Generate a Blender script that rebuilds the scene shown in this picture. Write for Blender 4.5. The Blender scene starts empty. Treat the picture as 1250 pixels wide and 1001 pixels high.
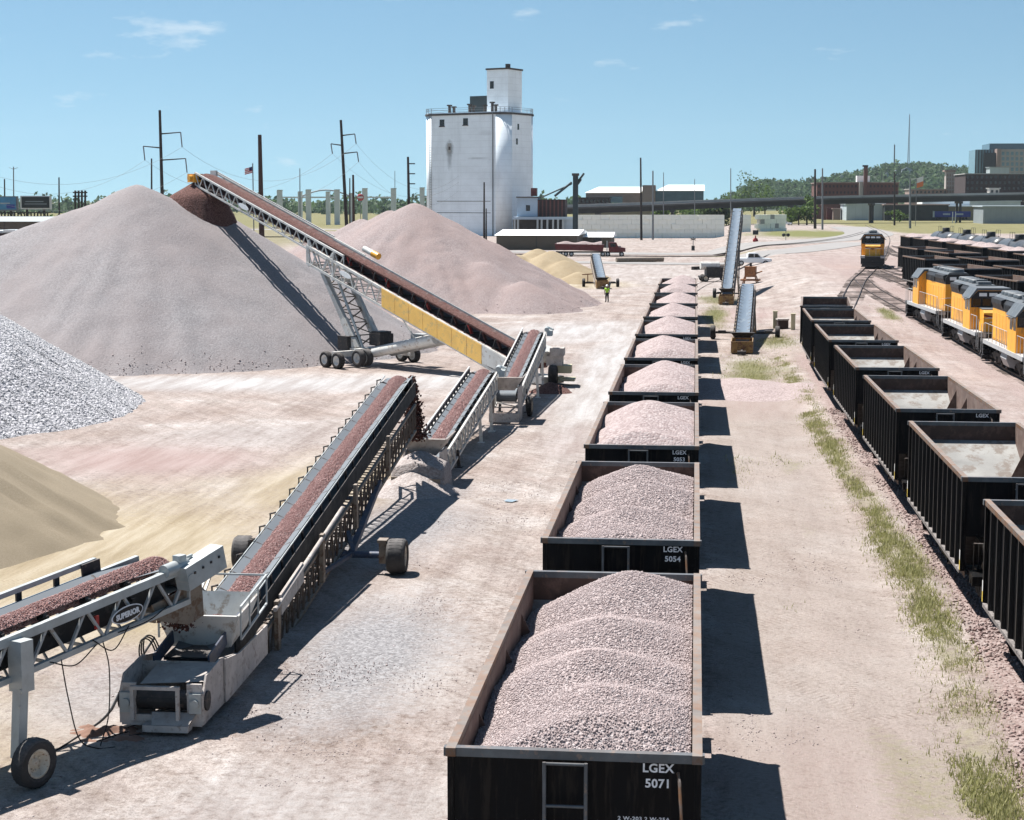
import bpy, math, random
import numpy as np
from mathutils import Vector, Matrix
R = math.radians
rng = np.random.default_rng(7)
random.seed(7)
scene = bpy.context.scene
COL = scene.collection

# ------------------------------------------------------------------ camera
F_PX, CAM_H = 2100.0, 10.5
PITCH = math.atan((500 - 245) / F_PX)
YAW = math.atan((850 - 625) * math.cos(PITCH) / F_PX)
cam_d = bpy.data.cameras.new('camera')
cam_d.sensor_fit = 'HORIZONTAL'
cam_d.sensor_width = 36.0
cam_d.lens = 36.0 * F_PX / 1250.0
cam_d.clip_start = 0.5
cam_d.clip_end = 30000
cam = bpy.data.objects.new('camera', cam_d)
COL.objects.link(cam)
cam.location = (0, 0, CAM_H)
cam.rotation_euler = (math.pi / 2 - PITCH, 0, YAW)
scene.camera = cam

# ------------------------------------------------------------------ sky and sun
SUN_TO = Vector((-0.44, 0.30, 1.0)).normalized()      # towards the sun
SUN_EL = math.asin(SUN_TO.z)
world = bpy.data.worlds.new('World')
scene.world = world
world.use_nodes = True
wn, wl = world.node_tree.nodes, world.node_tree.links
wn.clear()
w_out = wn.new('ShaderNodeOutputWorld')
w_bg = wn.new('ShaderNodeBackground')
w_bg.inputs['Strength'].default_value = 0.059
sky = wn.new('ShaderNodeTexSky')
sky.sky_type = 'NISHITA'
sky.sun_disc = False
sky.sun_elevation = SUN_EL
sky.sun_rotation = math.atan2(SUN_TO.x, SUN_TO.y)
sky.altitude = 300
sky.air_density = 1.0
sky.dust_density = 0.1
sky.ozone_density = 4.0
w_tc = wn.new('ShaderNodeTexCoord')
w_up = wn.new('ShaderNodeVectorMath'); w_up.operation = 'ADD'
w_up.inputs[1].default_value = (0, 0, 0.11)
w_nm = wn.new('ShaderNodeVectorMath'); w_nm.operation = 'NORMALIZE'
wl.new(w_tc.outputs['Generated'], w_up.inputs[0])
wl.new(w_up.outputs[0], w_nm.inputs[0])
wl.new(w_nm.outputs[0], sky.inputs['Vector'])
# small flat fair-weather clouds, spread over the whole sky
w_sep = wn.new('ShaderNodeSeparateXYZ')
wl.new(w_tc.outputs['Generated'], w_sep.inputs[0])
w_map = wn.new('ShaderNodeMapping')
w_map.inputs['Scale'].default_value = (13, 13, 46)
w_map.inputs['Location'].default_value = (3.4, 0.4, 1.2)
wl.new(w_tc.outputs['Generated'], w_map.inputs['Vector'])
w_no = wn.new('ShaderNodeTexNoise')
w_no.inputs['Scale'].default_value = 1.0
w_no.inputs['Detail'].default_value = 5
w_no.inputs['Roughness'].default_value = 0.58
wl.new(w_map.outputs[0], w_no.inputs['Vector'])
w_rp = wn.new('ShaderNodeValToRGB')
w_rp.color_ramp.elements[0].position = 0.645
w_rp.color_ramp.elements[0].color = (0, 0, 0, 1)
w_rp.color_ramp.elements[1].position = 0.80
w_rp.color_ramp.elements[1].color = (0.75, 0.75, 0.75, 1)
wl.new(w_no.outputs['Fac'], w_rp.inputs[0])
w_tint = wn.new('ShaderNodeMixRGB'); w_tint.blend_type = 'MULTIPLY'
w_tint.inputs['Fac'].default_value = 1.0
w_tint.inputs['Color2'].default_value = (0.955, 1.05, 0.925, 1)
wl.new(sky.outputs[0], w_tint.inputs['Color1'])
w_mix = wn.new('ShaderNodeMixRGB')
w_mix.inputs['Color2'].default_value = (7.0, 7.6, 8.0, 1)
wl.new(w_rp.outputs[0], w_mix.inputs['Fac'])
wl.new(w_tint.outputs[0], w_mix.inputs['Color1'])
wl.new(w_mix.outputs[0], w_bg.inputs['Color'])
wl.new(w_bg.outputs[0], w_out.inputs[0])

sun_d = bpy.data.lights.new('sun', 'SUN')
sun_d.energy = 5.0
sun_d.angle = R(0.5)
sun_d.color = (1.0, 0.975, 0.935)
sun = bpy.data.objects.new('sun', sun_d)
COL.objects.link(sun)
sun.rotation_euler = SUN_TO.to_track_quat('Z', 'Y').to_euler()
sun.location = (0, 0, 80)

scene.view_settings.view_transform = 'Standard'
scene.view_settings.look = 'None'
scene.view_settings.gamma = 1.0
scene.view_settings.exposure = 1.10
scene.cycles.max_bounces = 5
scene.cycles.diffuse_bounces = 3
scene.cycles.glossy_bounces = 3
scene.cycles.transparent_max_bounces = 5

# ------------------------------------------------------------------ places on the ground
_c, _s = math.cos(PITCH), math.sin(PITCH)
_cy, _sy = math.cos(YAW), math.sin(YAW)


def sstep(a, b, x):
    t = np.clip((x - a) / (b - a), 0, 1)
    return t * t * (3 - 2 * t)


def gh(x, y):
    """height of the yard: the ladder tracks to the right climb gently"""
    x = np.asarray(x, float); y = np.asarray(y, float)
    return 1.75 * sstep(105, 195, y) * sstep(4, 15, x) + 0.30 * sstep(4.6, 6.6, x) * sstep(0, 15, 19 - x) * (1 - sstep(105, 160, y))


def ray(px, py):
    u, v = (px - 625) / F_PX, (py - 500) / F_PX
    fw, up = _c - v * _s, -_s - v * _c
    return (u * _cy - fw * _sy, u * _sy + fw * _cy, up)


def at(px, py, Y):
    """the surveyed point at distance Y up the yard"""
    d = ray(px, py); t = Y / d[1]
    return Vector((d[0] * t, Y, CAM_H + d[2] * t))


def gp(px, py, z=0.0):
    d = ray(px, py); t = (z - CAM_H) / d[2]
    return Vector((d[0] * t, d[1] * t, z))


# ------------------------------------------------------------------ mesh helpers
class MB:
    def __init__(s):
        s.v, s.f, s.m, s.sm = [], [], [], []

    def add(s, vs, fs, m=0, smooth=False):
        b = len(s.v)
        s.v.extend([tuple(p) for p in vs])
        for f in fs:
            s.f.append([b + i for i in f]); s.m.append(m); s.sm.append(smooth)
        return s

    def box(s, c, d, m=0, rot=None):
        x, y, z = d[0] / 2, d[1] / 2, d[2] / 2
        vs = [Vector(p) for p in ((-x, -y, -z), (x, -y, -z), (x, y, -z), (-x, y, -z), (-x, -y, z), (x, -y, z), (x, y, z), (-x, y, z))]
        if rot is not None:
            vs = [rot @ p for p in vs]
        c = Vector(c)
        return s.add([p + c for p in vs], ((0, 3, 2, 1), (4, 5, 6, 7), (0, 1, 5, 4), (1, 2, 6, 5), (2, 3, 7, 6), (3, 0, 4, 7)), m)

    def bx(s, x0, x1, y0, y1, z0, z1, m=0):
        return s.box(((x0 + x1) / 2, (y0 + y1) / 2, (z0 + z1) / 2), (abs(x1 - x0), abs(y1 - y0), abs(z1 - z0)), m)

    def bar(s, p, q, w, h=None, m=0, up=(0, 0, 1)):
        p, q = Vector(p), Vector(q)
        h = w if h is None else h
        d = (q - p)
        L = d.length
        if L < 1e-6:
            return s
        d.normalize()
        u = Vector(up)
        if abs(d.dot(u)) > 0.98:
            u = Vector((0, 1, 0)) if abs(d.y) < .9 else Vector((1, 0, 0))
        a = d.cross(u).normalized(); b = a.cross(d).normalized()
        a *= w / 2; b *= h / 2
        vs = [p - a - b, p + a - b, p + a + b, p - a + b, q - a - b, q + a - b, q + a + b, q - a + b]
        return s.add(vs, ((0, 1, 2, 3), (7, 6, 5, 4), (0, 4, 5, 1), (1, 5, 6, 2), (2, 6, 7, 3), (3, 7, 4, 0)), m)

    def tube(s, p, q, r, n=8, r2=None, m=0, cap=True):
        p, q = Vector(p), Vector(q)
        r2 = r if r2 is None else r2
        d = (q - p).normalized()
        u = Vector((0, 0, 1)) if abs(d.z) < .9 else Vector((1, 0, 0))
        a = d.cross(u).normalized(); b = d.cross(a).normalized()
        vs = []
        for k in range(n):
            t = 2 * math.pi * k / n
            o = a * math.cos(t) + b * math.sin(t)
            vs += [p + o * r, q + o * r2]
        fs = [(2 * k, 2 * ((k + 1) % n), 2 * ((k + 1) % n) + 1, 2 * k + 1) for k in range(n)]
        s.add(vs, fs, m, True)
        if cap:
            s.add([vs[2 * k] for k in range(n)], (tuple(range(n))[::-1],), m)
            s.add([vs[2 * k + 1] for k in range(n)], (tuple(range(n)),), m)
        return s

    def path(s, pts, r, n=6, m=0):
        pts = [Vector(p) for p in pts]
        rings = []
        for i, p in enumerate(pts):
            d = (pts[min(i + 1, len(pts) - 1)] - pts[max(i - 1, 0)]).normalized()
            u = Vector((0, 0, 1)) if abs(d.z) < .9 else Vector((1, 0, 0))
            a = d.cross(u).normalized(); b = d.cross(a).normalized()
            rings.append([p + (a * math.cos(2 * math.pi * k / n) + b * math.sin(2 * math.pi * k / n)) * r for k in range(n)])
        vs = [q for rg in rings for q in rg]
        fs = []
        for i in range(len(pts) - 1):
            for k in range(n):
                fs.append((i * n + k, i * n + (k + 1) % n, (i + 1) * n + (k + 1) % n, (i + 1) * n + k))
        return s.add(vs, fs, m, True)

    def lathe(s, prof, o, axis, n=20, m=0, smooth=True):
        """prof = [(r, along)], closed with the axis at both ends when r = 0"""
        o, d = Vector(o), Vector(axis).normalized()
        u = Vector((0, 0, 1)) if abs(d.z) < .9 else Vector((1, 0, 0))
        a = d.cross(u).normalized(); b = d.cross(a).normalized()
        vs = []
        for r, l in prof:
            for k in range(n):
                t = 2 * math.pi * k / n
                vs.append(o + d * l + (a * math.cos(t) + b * math.sin(t)) * r)
        fs = []
        for i in range(len(prof) - 1):
            for k in range(n):
                fs.append((i * n + k, (i + 1) * n + k, (i + 1) * n + (k + 1) % n, i * n + (k + 1) % n))
        return s.add(vs, fs, m, smooth)

    def prism(s, prof, axis, a0, a1, m=0):
        """prof = 2-D outline in the two other axes (x: yz, y: xz, z: xy)"""
        def P(u, v, w):
            return {'x': (w, u, v), 'y': (u, w, v), 'z': (u, v, w)}[axis]
        n = len(prof)
        vs = [P(u, v, a0) for u, v in prof] + [P(u, v, a1) for u, v in prof]
        fs = [tuple(range(n))[::-1], tuple(range(n, 2 * n))] + [(k, (k + 1) % n, n + (k + 1) % n, n + k) for k in range(n)]
        return s.add(vs, fs, m)

    def build(s, name, mat, parent=None, loc=None, fix=True):
        me = bpy.data.meshes.new(name)
        me.from_pydata(s.v, [], s.f)
        mats = mat if isinstance(mat, (list, tuple)) else [mat]
        for k in mats:
            me.materials.append(M[k])
        if len(s.f):
            me.polygons.foreach_set('material_index', s.m)
            me.polygons.foreach_set('use_smooth', s.sm)
        if fix:
            import bmesh
            bm = bmesh.new(); bm.from_mesh(me)
            bmesh.ops.recalc_face_normals(bm, faces=bm.faces)
            bm.to_mesh(me); bm.free()
        me.update()
        return link(name, me, parent, loc)


def link(name, data, parent=None, loc=None):
    o = bpy.data.objects.new(name, data)
    COL.objects.link(o)
    if parent is not None:
        o.parent = parent
        KIDS.setdefault(parent.name, []).append(o)
    if loc is not None:
        o.location = loc
    return o


KIDS = {}


def tag(o, label=None, cat=None, group=None, kind=None):
    if label: o['label'] = label
    if cat: o['category'] = cat
    if group: o['group'] = group
    if kind: o['kind'] = kind
    return o


def empty(name, loc=(0, 0, 0), rz=0.0, label=None, cat=None, group=None, kind=None):
    o = link(name, None)
    o.empty_display_size = 0.5
    o.location = loc
    o.rotation_euler = (0, 0, rz)
    return tag(o, label, cat, group, kind)


def copy_tree(o, parent=None):
    c = o.copy(); COL.objects.link(c)
    if parent is not None:
        c.parent = parent
        KIDS.setdefault(parent.name, []).append(c)
    for ch in list(KIDS.get(o.name, [])):
        copy_tree(ch, c)
    return c


def share(name, me_obj, parent, loc, rz=0.0):
    o = link(name, me_obj.data if hasattr(me_obj, 'data') else me_obj, parent, loc)
    if rz: o.rotation_euler = (0, 0, rz)
    return o


def text_mesh(name, body, size, mat, parent=None, loc=(0, 0, 0), rot=(0, 0, 0), align='CENTER', sx=1.0, bold=0.0, space=1.0):
    cu = bpy.data.curves.new(name, 'FONT')
    cu.body = body; cu.size = size; cu.align_x = align; cu.align_y = 'CENTER'
    cu.offset = bold; cu.extrude = 0.002; cu.space_character = space
    cu.resolution_u = 3
    t = bpy.data.objects.new(name, cu)
    COL.objects.link(t)
    bpy.context.view_layer.update()
    me = bpy.data.meshes.new_from_object(t.evaluated_get(bpy.context.evaluated_depsgraph_get()))
    bpy.data.objects.remove(t)
    me.materials.clear(); me.materials.append(M[mat])
    o = link(name, me, parent, loc)
    o.rotation_euler = rot
    o.scale = (sx, 1, 1)
    return o


# value noise for shaping terrain
def vnoise(x, y, seed=0):
    x = np.asarray(x, float); y = np.asarray(y, float)
    xi, yi = np.floor(x).astype(np.int64), np.floor(y).astype(np.int64)
    xf, yf = x - xi, y - yi
    def h(a, b):
        n = (a * 374761393 + b * 668265263 + seed * 974634377) & 0x7fffffff
        n = ((n ^ (n >> 13)) * 1274126177) & 0x7fffffff
        return ((n ^ (n >> 16)) & 0xffff) / 65535.0
    u, v = xf * xf * (3 - 2 * xf), yf * yf * (3 - 2 * yf)
    return (h(xi, yi) * (1 - u) + h(xi + 1, yi) * u) * (1 - v) + (h(xi, yi + 1) * (1 - u) + h(xi + 1, yi + 1) * u) * v


def fbm(x, y, seed=0, oct=4):
    a, t, f, n = 0.5, 0.0, 1.0, 0.0
    for k in range(oct):
        t = t + a * vnoise(np.asarray(x) * f, np.asarray(y) * f, seed + k * 17); n += a
        a *= 0.5; f *= 2.03
    return t / n


def np_mesh(name, verts, faces, mat, parent=None, attrs=None, smooth=False, nside=4):
    """big meshes straight from arrays; faces (n, nside)"""
    me = bpy.data.meshes.new(name)
    verts = np.asarray(verts, np.float32); faces = np.asarray(faces, np.int32)
    me.vertices.add(len(verts)); me.vertices.foreach_set('co', verts.ravel())
    me.loops.add(faces.size); me.loops.foreach_set('vertex_index', faces.ravel())
    me.polygons.add(len(faces))
    me.polygons.foreach_set('loop_start', np.arange(0, faces.size, nside, dtype=np.int32))
    me.polygons.foreach_set('loop_total', np.full(len(faces), nside, np.int32))
    if smooth:
        me.polygons.foreach_set('use_smooth', np.ones(len(faces), bool))
    me.materials.append(M[mat])
    for k, a in (attrs or {}).items():
        at_ = me.attributes.new(k, 'FLOAT', 'POINT')
        at_.data.foreach_set('value', np.asarray(a, np.float32).ravel())
    me.update(calc_edges=True)
    me.validate()
    return link(name, me, parent)

# ------------------------------------------------------------------ materials
M = {}
# everyday surfaces of a dusty yard are darker than they look in full sun; fresh white paint and bare black are not
TONE = 0.50
KEEP = dict(silo_white=.98, white_steel=.85, shed_roof=1, block=1, block_b=1, lamp_white=1, truck_white=1, letter_white=1, reflector=1, reflector_yellow=1, hat_white=1, flag_white=.9, pylon_white=.9,
            metal_pale=.8, galv=.8, grey_steel=.8, loco_yellow=1, guard_yellow=1, loco_silver=.8, wheel_white=.9, wheel_cream=.85, hivis=.9, sign_blue=1, sign_teal=1, flag_red=1, flag_orange=1,
            roof_blue=.8, plastic_pale_blue=.42, concrete=.8, stone_pale=.8, brick_pale=.8, leaf=.8, leaf_far=.8, grass_blade=.72, slope_steel=.36, rim_rust=.40, elevator_blue=1, glass_teal=1, glass_blue=1,
            stone_grey=.86, gravel_grey=.8, stone_pink=.60, gravel_pink=.54, gravel_pink_far=.54, box_grime=.9, rim_paint=.9, post_cream=.8, belt_blue=.75, belt_grey=.7, red_paint=.9, brick=.8, metal_grey=.8, wall_olive=.8, car_black=1, car_rib=1, steel_pole=.8, rust=.8, rusty_yellow=.75, loco_grey=.42)


def tone(name, c):
    k = KEEP.get(name, TONE)
    return tuple(x * k for x in c)


def _new(name):
    m = bpy.data.materials.new(name); m.use_nodes = True
    nt = m.node_tree; nt.nodes.clear()
    out = nt.nodes.new('ShaderNodeOutputMaterial')
    b = nt.nodes.new('ShaderNodeBsdfPrincipled')
    nt.links.new(b.outputs[0], out.inputs[0])
    M[name] = m
    return m, nt.nodes, nt.links, b


def _ramp(n, stops, mode='LINEAR'):
    r = n.new('ShaderNodeValToRGB'); cr = r.color_ramp; cr.interpolation = mode
    while len(cr.elements) < len(stops): cr.elements.new(0.5)
    for e, (p, c) in zip(cr.elements, stops):
        e.position = p; e.color = (c[0], c[1], c[2], 1)
    return r


def _mix(n, l, fac, a, b, mode='MIX'):
    x = n.new('ShaderNodeMixRGB'); x.blend_type = mode
    for i, v in (('Fac', fac), ('Color1', a), ('Color2', b)):
        if isinstance(v, (int, float)): x.inputs[i].default_value = v
        elif isinstance(v, tuple): x.inputs[i].default_value = (v[0], v[1], v[2], 1)
        else: l.new(v, x.inputs[i])
    return x.outputs[0]


def _noise(n, l, co, scale, detail=4, rough=0.55, stretch=None):
    if stretch:
        mp = n.new('ShaderNodeMapping'); mp.inputs['Scale'].default_value = stretch
        l.new(co, mp.inputs['Vector']); co = mp.outputs[0]
    t = n.new('ShaderNodeTexNoise')
    t.inputs['Scale'].default_value = scale; t.inputs['Detail'].default_value = detail
    t.inputs['Roughness'].default_value = rough
    l.new(co, t.inputs['Vector'])
    return t.outputs['Fac']


def paint(name, c, rough=0.5, metal=0.0, wear=None, wear_amt=0.5, scale=3.0, var=0.18, dust=None, dust_amt=0.0, bump=0.05, streak=None, spec=0.4):
    """painted or bare metal with tone drift, wear patches and dust on upward faces"""
    c = tone(name, c); wear = wear and tone(name, wear); dust = dust and tone('dust', dust)
    m, n, l, b = _new(name)
    co = n.new('ShaderNodeTexCoord').outputs['Object']
    nz = _noise(n, l, co, scale, 5, 0.6, streak)
    lo = tuple(x * (1 - var) for x in c); hi = tuple(min(1, x * (1 + var)) for x in c)
    col = _ramp(n, [(0.3, lo), (0.7, hi)]); l.new(nz, col.inputs[0])
    cur = col.outputs[0]
    if wear:
        w = _noise(n, l, co, scale * 2.3, 6, 0.7, streak)
        wr = _ramp(n, [(0.62 - 0.25 * wear_amt, (0, 0, 0)), (0.70 - 0.2 * wear_amt, (1, 1, 1))]); l.new(w, wr.inputs[0])
        cur = _mix(n, l, wr.outputs[0], cur, wear)
    if dust:
        g = n.new('ShaderNodeNewGeometry'); sp = n.new('ShaderNodeSeparateXYZ'); l.new(g.outputs['True Normal'], sp.inputs[0])
        d = _noise(n, l, co, scale * 1.3, 5, 0.65)
        mu = n.new('ShaderNodeMath'); mu.operation = 'MULTIPLY_ADD'
        l.new(sp.outputs['Z'], mu.inputs[0]); mu.inputs[1].default_value = 0.45; l.new(d, mu.inputs[2])
        dr = _ramp(n, [(0.55, (0, 0, 0)), (1.0, (dust_amt,) * 3)]); l.new(mu.outputs[0], dr.inputs[0])
        cur = _mix(n, l, dr.outputs[0], cur, dust)
    l.new(cur, b.inputs['Base Color'])
    rr = _ramp(n, [(0.3, (rough * 0.8,) * 3), (0.75, (min(1, rough * 1.25),) * 3)]); l.new(nz, rr.inputs[0])
    l.new(rr.outputs[0], b.inputs['Roughness'])
    b.inputs['Metallic'].default_value = metal
    b.inputs['Specular IOR Level'].default_value = spec
    if bump:
        bn = n.new('ShaderNodeBump'); bn.inputs['Strength'].default_value = bump; bn.inputs['Distance'].default_value = 0.05
        l.new(_noise(n, l, co, scale * 6, 4), bn.inputs['Height']); l.new(bn.outputs[0], b.inputs['Normal'])
    return m


def gravel(name, cols, cell=12.0, bump=0.6, dist=0.05, tint=None, tint_scale=0.15, rough=0.95, streak=None):
    """crushed stone: every cell its own tone, relief from the cells"""
    cols = [tone(name, c) for c in cols]; tint = tint and tone(name, tint)
    m, n, l, b = _new(name)
    co = n.new('ShaderNodeTexCoord').outputs['Object']
    vo = n.new('ShaderNodeTexVoronoi'); vo.inputs['Scale'].default_value = cell
    l.new(co, vo.inputs['Vector'])
    sep = n.new('ShaderNodeSeparateColor'); l.new(vo.outputs['Color'], sep.inputs[0])
    rp = _ramp(n, [(i / (len(cols) - 1) if len(cols) > 1 else 0, c) for i, c in enumerate(cols)]); l.new(sep.outputs[0], rp.inputs[0])
    cur = rp.outputs[0]
    big = _noise(n, l, co, tint_scale, 5, 0.6, streak)
    if tint:
        tr = _ramp(n, [(0.38, (0, 0, 0)), (0.66, (0.85, 0.85, 0.85))]); l.new(big, tr.inputs[0])
        cur = _mix(n, l, tr.outputs[0], cur, _mix(n, l, 0.75, cur, tint))
    l.new(cur, b.inputs['Base Color'])
    b.inputs['Roughness'].default_value = rough
    b.inputs['Specular IOR Level'].default_value = 0.2
    bn = n.new('ShaderNodeBump'); bn.inputs['Strength'].default_value = bump; bn.inputs['Distance'].default_value = dist
    ad = n.new('ShaderNodeMath'); ad.operation = 'MULTIPLY_ADD'
    l.new(_noise(n, l, co, cell * 0.35, 4, 0.7), ad.inputs[0]); ad.inputs[1].default_value = 1.2
    iv = n.new('ShaderNodeMath'); iv.operation = 'SUBTRACT'; iv.inputs[0].default_value = 1.0; l.new(vo.outputs['Distance'], iv.inputs[1])
    l.new(iv.outputs[0], ad.inputs[2])
    l.new(ad.outputs[0], bn.inputs['Height']); l.new(bn.outputs[0], b.inputs['Normal'])
    return m


def stones_mat(name, cols):
    """loose stones: tone from the per-stone value"""
    cols = [tone(name, c) for c in cols]
    m, n, l, b = _new(name)
    a = n.new('ShaderNodeAttribute'); a.attribute_name = 'tone'
    rp = _ramp(n, [(i / (len(cols) - 1), c) for i, c in enumerate(cols)]); l.new(a.outputs['Fac'], rp.inputs[0])
    l.new(rp.outputs[0], b.inputs['Base Color'])
    b.inputs['Roughness'].default_value = 0.95
    b.inputs['Specular IOR Level'].default_value = 0.2
    return m


def leafy(name, lo, hi, trans=0.4):
    lo, hi = tone(name, lo), tone(name, hi)
    m, n, l, b = _new(name)
    a = n.new('ShaderNodeAttribute'); a.attribute_name = 'tone'
    rp = _ramp(n, [(0, lo), (1, hi)]); l.new(a.outputs['Fac'], rp.inputs[0])
    l.new(rp.outputs[0], b.inputs['Base Color'])
    b.inputs['Roughness'].default_value = 0.7
    b.inputs['Specular IOR Level'].default_value = 0.25
    tr = n.new('ShaderNodeBsdfTranslucent'); l.new(rp.outputs[0], tr.inputs['Color'])
    mx = n.new('ShaderNodeMixShader'); mx.inputs[0].default_value = trans
    out = [q for q in n if q.type == 'OUTPUT_MATERIAL'][0]
    l.new(b.outputs[0], mx.inputs[1]); l.new(tr.outputs[0], mx.inputs[2]); l.new(mx.outputs[0], out.inputs[0])
    return m


def wallmat(name, c, rough=0.85, line=None, var=0.08, stain=0.0, lines_v=None):
    """masonry, concrete, metal cladding: drift, faint courses, grime"""
    c = tone(name, c)
    m, n, l, b = _new(name)
    co = n.new('ShaderNodeTexCoord').outputs['Object']
    nz = _noise(n, l, co, 0.25, 6, 0.65)
    rp = _ramp(n, [(0.3, tuple(x * (1 - var) for x in c)), (0.7, tuple(min(1, x * (1 + var)) for x in c))]); l.new(nz, rp.inputs[0])
    cur = rp.outputs[0]
    if stain:
        st = _noise(n, l, co, 0.35, 6, 0.7, (1.3, 1.3, 0.12))
        sr = _ramp(n, [(0.5, (0, 0, 0)), (0.85, (stain,) * 3)]); l.new(st, sr.inputs[0])
        cur = _mix(n, l, sr.outputs[0], cur, tuple(x * 0.55 for x in c))
    for step, ax, amt in (line or []):
        sp = n.new('ShaderNodeSeparateXYZ'); l.new(co, sp.inputs[0])
        md = n.new('ShaderNodeMath'); md.operation = 'MODULO'; l.new(sp.outputs[ax], md.inputs[0]); md.inputs[1].default_value = step
        cp = n.new('ShaderNodeMath'); cp.operation = 'LESS_THAN'; l.new(md.outputs[0], cp.inputs[0]); cp.inputs[1].default_value = step * 0.09
        ml = n.new('ShaderNodeMath'); ml.operation = 'MULTIPLY'; l.new(cp.outputs[0], ml.inputs[0]); ml.inputs[1].default_value = amt
        cur = _mix(n, l, ml.outputs[0], cur, tuple(x * 0.6 for x in c))
    l.new(cur, b.inputs['Base Color'])
    b.inputs['Roughness'].default_value = rough
    return m


PINK = [(0.44, 0.345, 0.335), (0.54, 0.435, 0.42), (0.62, 0.515, 0.50), (0.74, 0.64, 0.625)]
gravel('gravel_pink', PINK, cell=26, bump=0.75, dist=0.03)
gravel('gravel_pink_far', [(0.42, 0.325, 0.31), (0.54, 0.43, 0.415), (0.68, 0.57, 0.55)], cell=14, bump=0.6, dist=0.05)
gravel('gravel_main', [(0.36, 0.335, 0.34), (0.43, 0.405, 0.41), (0.52, 0.49, 0.495)], cell=12, bump=0.5, dist=0.04, tint=(0.46, 0.39, 0.38), tint_scale=0.13, streak=(1, 1, 0.35))
gravel('gravel_second', [(0.40, 0.32, 0.31), (0.47, 0.385, 0.375), (0.55, 0.465, 0.45)], cell=10, bump=0.5, dist=0.05, tint=(0.50, 0.37, 0.34), tint_scale=0.16, streak=(1, 1, 0.3))
gravel('gravel_brown', [(0.13, 0.062, 0.05), (0.22, 0.11, 0.092), (0.32, 0.17, 0.15)], cell=16, bump=0.7, dist=0.05)
gravel('gravel_belt', [(0.30, 0.14, 0.125), (0.42, 0.225, 0.205), (0.54, 0.32, 0.295), (0.66, 0.46, 0.43)], cell=30, bump=0.8, dist=0.03)
gravel('gravel_grey', [(0.26, 0.255, 0.27), (0.42, 0.41, 0.43), (0.60, 0.58, 0.60)], cell=7, bump=0.8, dist=0.1)
gravel('spill', [(0.50, 0.42, 0.39), (0.62, 0.54, 0.51), (0.75, 0.67, 0.64)], cell=16, bump=0.5, dist=0.03)
gravel('sand', [(0.42, 0.34, 0.235), (0.46, 0.375, 0.265), (0.50, 0.41, 0.295)], cell=30, bump=0.25, dist=0.02, tint=(0.40, 0.325, 0.225), tint_scale=0.4, streak=(1, 1, 0.3))
gravel('sand_yellow', [(0.52, 0.40, 0.25), (0.58, 0.46, 0.30), (0.64, 0.52, 0.35)], cell=20, bump=0.3, dist=0.04, tint=(0.44, 0.33, 0.2), tint_scale=0.5)
stones_mat('stone_pink', PINK)
stones_mat('stone_grey', [(0.40, 0.395, 0.41), (0.48, 0.475, 0.485), (0.54, 0.535, 0.54), (0.64, 0.63, 0.635)])
stones_mat('stone_ballast', [(0.26, 0.17, 0.155), (0.44, 0.30, 0.275), (0.58, 0.44, 0.40), (0.72, 0.60, 0.56)])
stones_mat('stone_belt', [(0.30, 0.14, 0.125), (0.46, 0.25, 0.23), (0.60, 0.37, 0.345), (0.80, 0.60, 0.57)])
stones_mat('stone_brown', [(0.07, 0.028, 0.022), (0.13, 0.055, 0.045), (0.2, 0.09, 0.075), (0.3, 0.16, 0.14)])

DUST = (0.42, 0.33, 0.29)
paint('car_black', (0.004, 0.0045, 0.0055), 0.5, var=0.35, scale=2.2, spec=0.10, wear=(0.016, 0.0135, 0.012), wear_amt=0.45, streak=(2.2, 2.2, 0.22))
paint('car_rib', (0.009, 0.010, 0.012), 0.4, var=0.4, scale=2, spec=0.2)
paint('rim_paint', (0.09, 0.105, 0.115), 0.4, var=0.3, wear=(0.2, 0.15, 0.12), wear_amt=0.25, dust=DUST, dust_amt=0.35, scale=3)
paint('rim_rust', (0.30, 0.235, 0.195), 0.6, var=0.3, wear=(0.36, 0.17, 0.075), wear_amt=0.7, dust=(0.55, 0.48, 0.43), dust_amt=0.4, scale=1.6)
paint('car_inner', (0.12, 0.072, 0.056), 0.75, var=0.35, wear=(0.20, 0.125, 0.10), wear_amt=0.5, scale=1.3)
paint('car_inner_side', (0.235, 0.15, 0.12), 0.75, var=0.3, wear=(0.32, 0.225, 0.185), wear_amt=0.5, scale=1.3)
paint('slope_steel', (0.66, 0.64, 0.60), 0.55, metal=0.0, var=0.2, wear=(0.46, 0.38, 0.32), wear_amt=0.5, scale=0.9)
paint('sill_dust', (0.36, 0.32, 0.30), 0.7, var=0.3, wear=(0.05, 0.05, 0.05), wear_amt=0.35, scale=4)
paint('letter_white', (0.72, 0.74, 0.76), 0.6, var=0.15, wear=(0.25, 0.25, 0.26), wear_amt=0.1, scale=6)
paint('truck_iron', (0.03, 0.027, 0.025), 0.7, var=0.4, wear=(0.12, 0.085, 0.065), wear_amt=0.4, scale=4, dust=DUST, dust_amt=0.3)
paint('wheel_steel', (0.09, 0.075, 0.065), 0.5, metal=0.5, var=0.3, scale=4)
paint('reflector', (0.75, 0.75, 0.72), 0.4)
paint('reflector_yellow', (0.70, 0.50, 0.06), 0.4)
paint('rail_steel', (0.115, 0.085, 0.07), 0.5, metal=0.2, var=0.3, wear=(0.18, 0.115, 0.085), wear_amt=0.5, scale=1.5)
paint('tie_wood', (0.17, 0.13, 0.11), 0.9, var=0.35, dust=DUST, dust_amt=0.6, scale=2)
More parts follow.
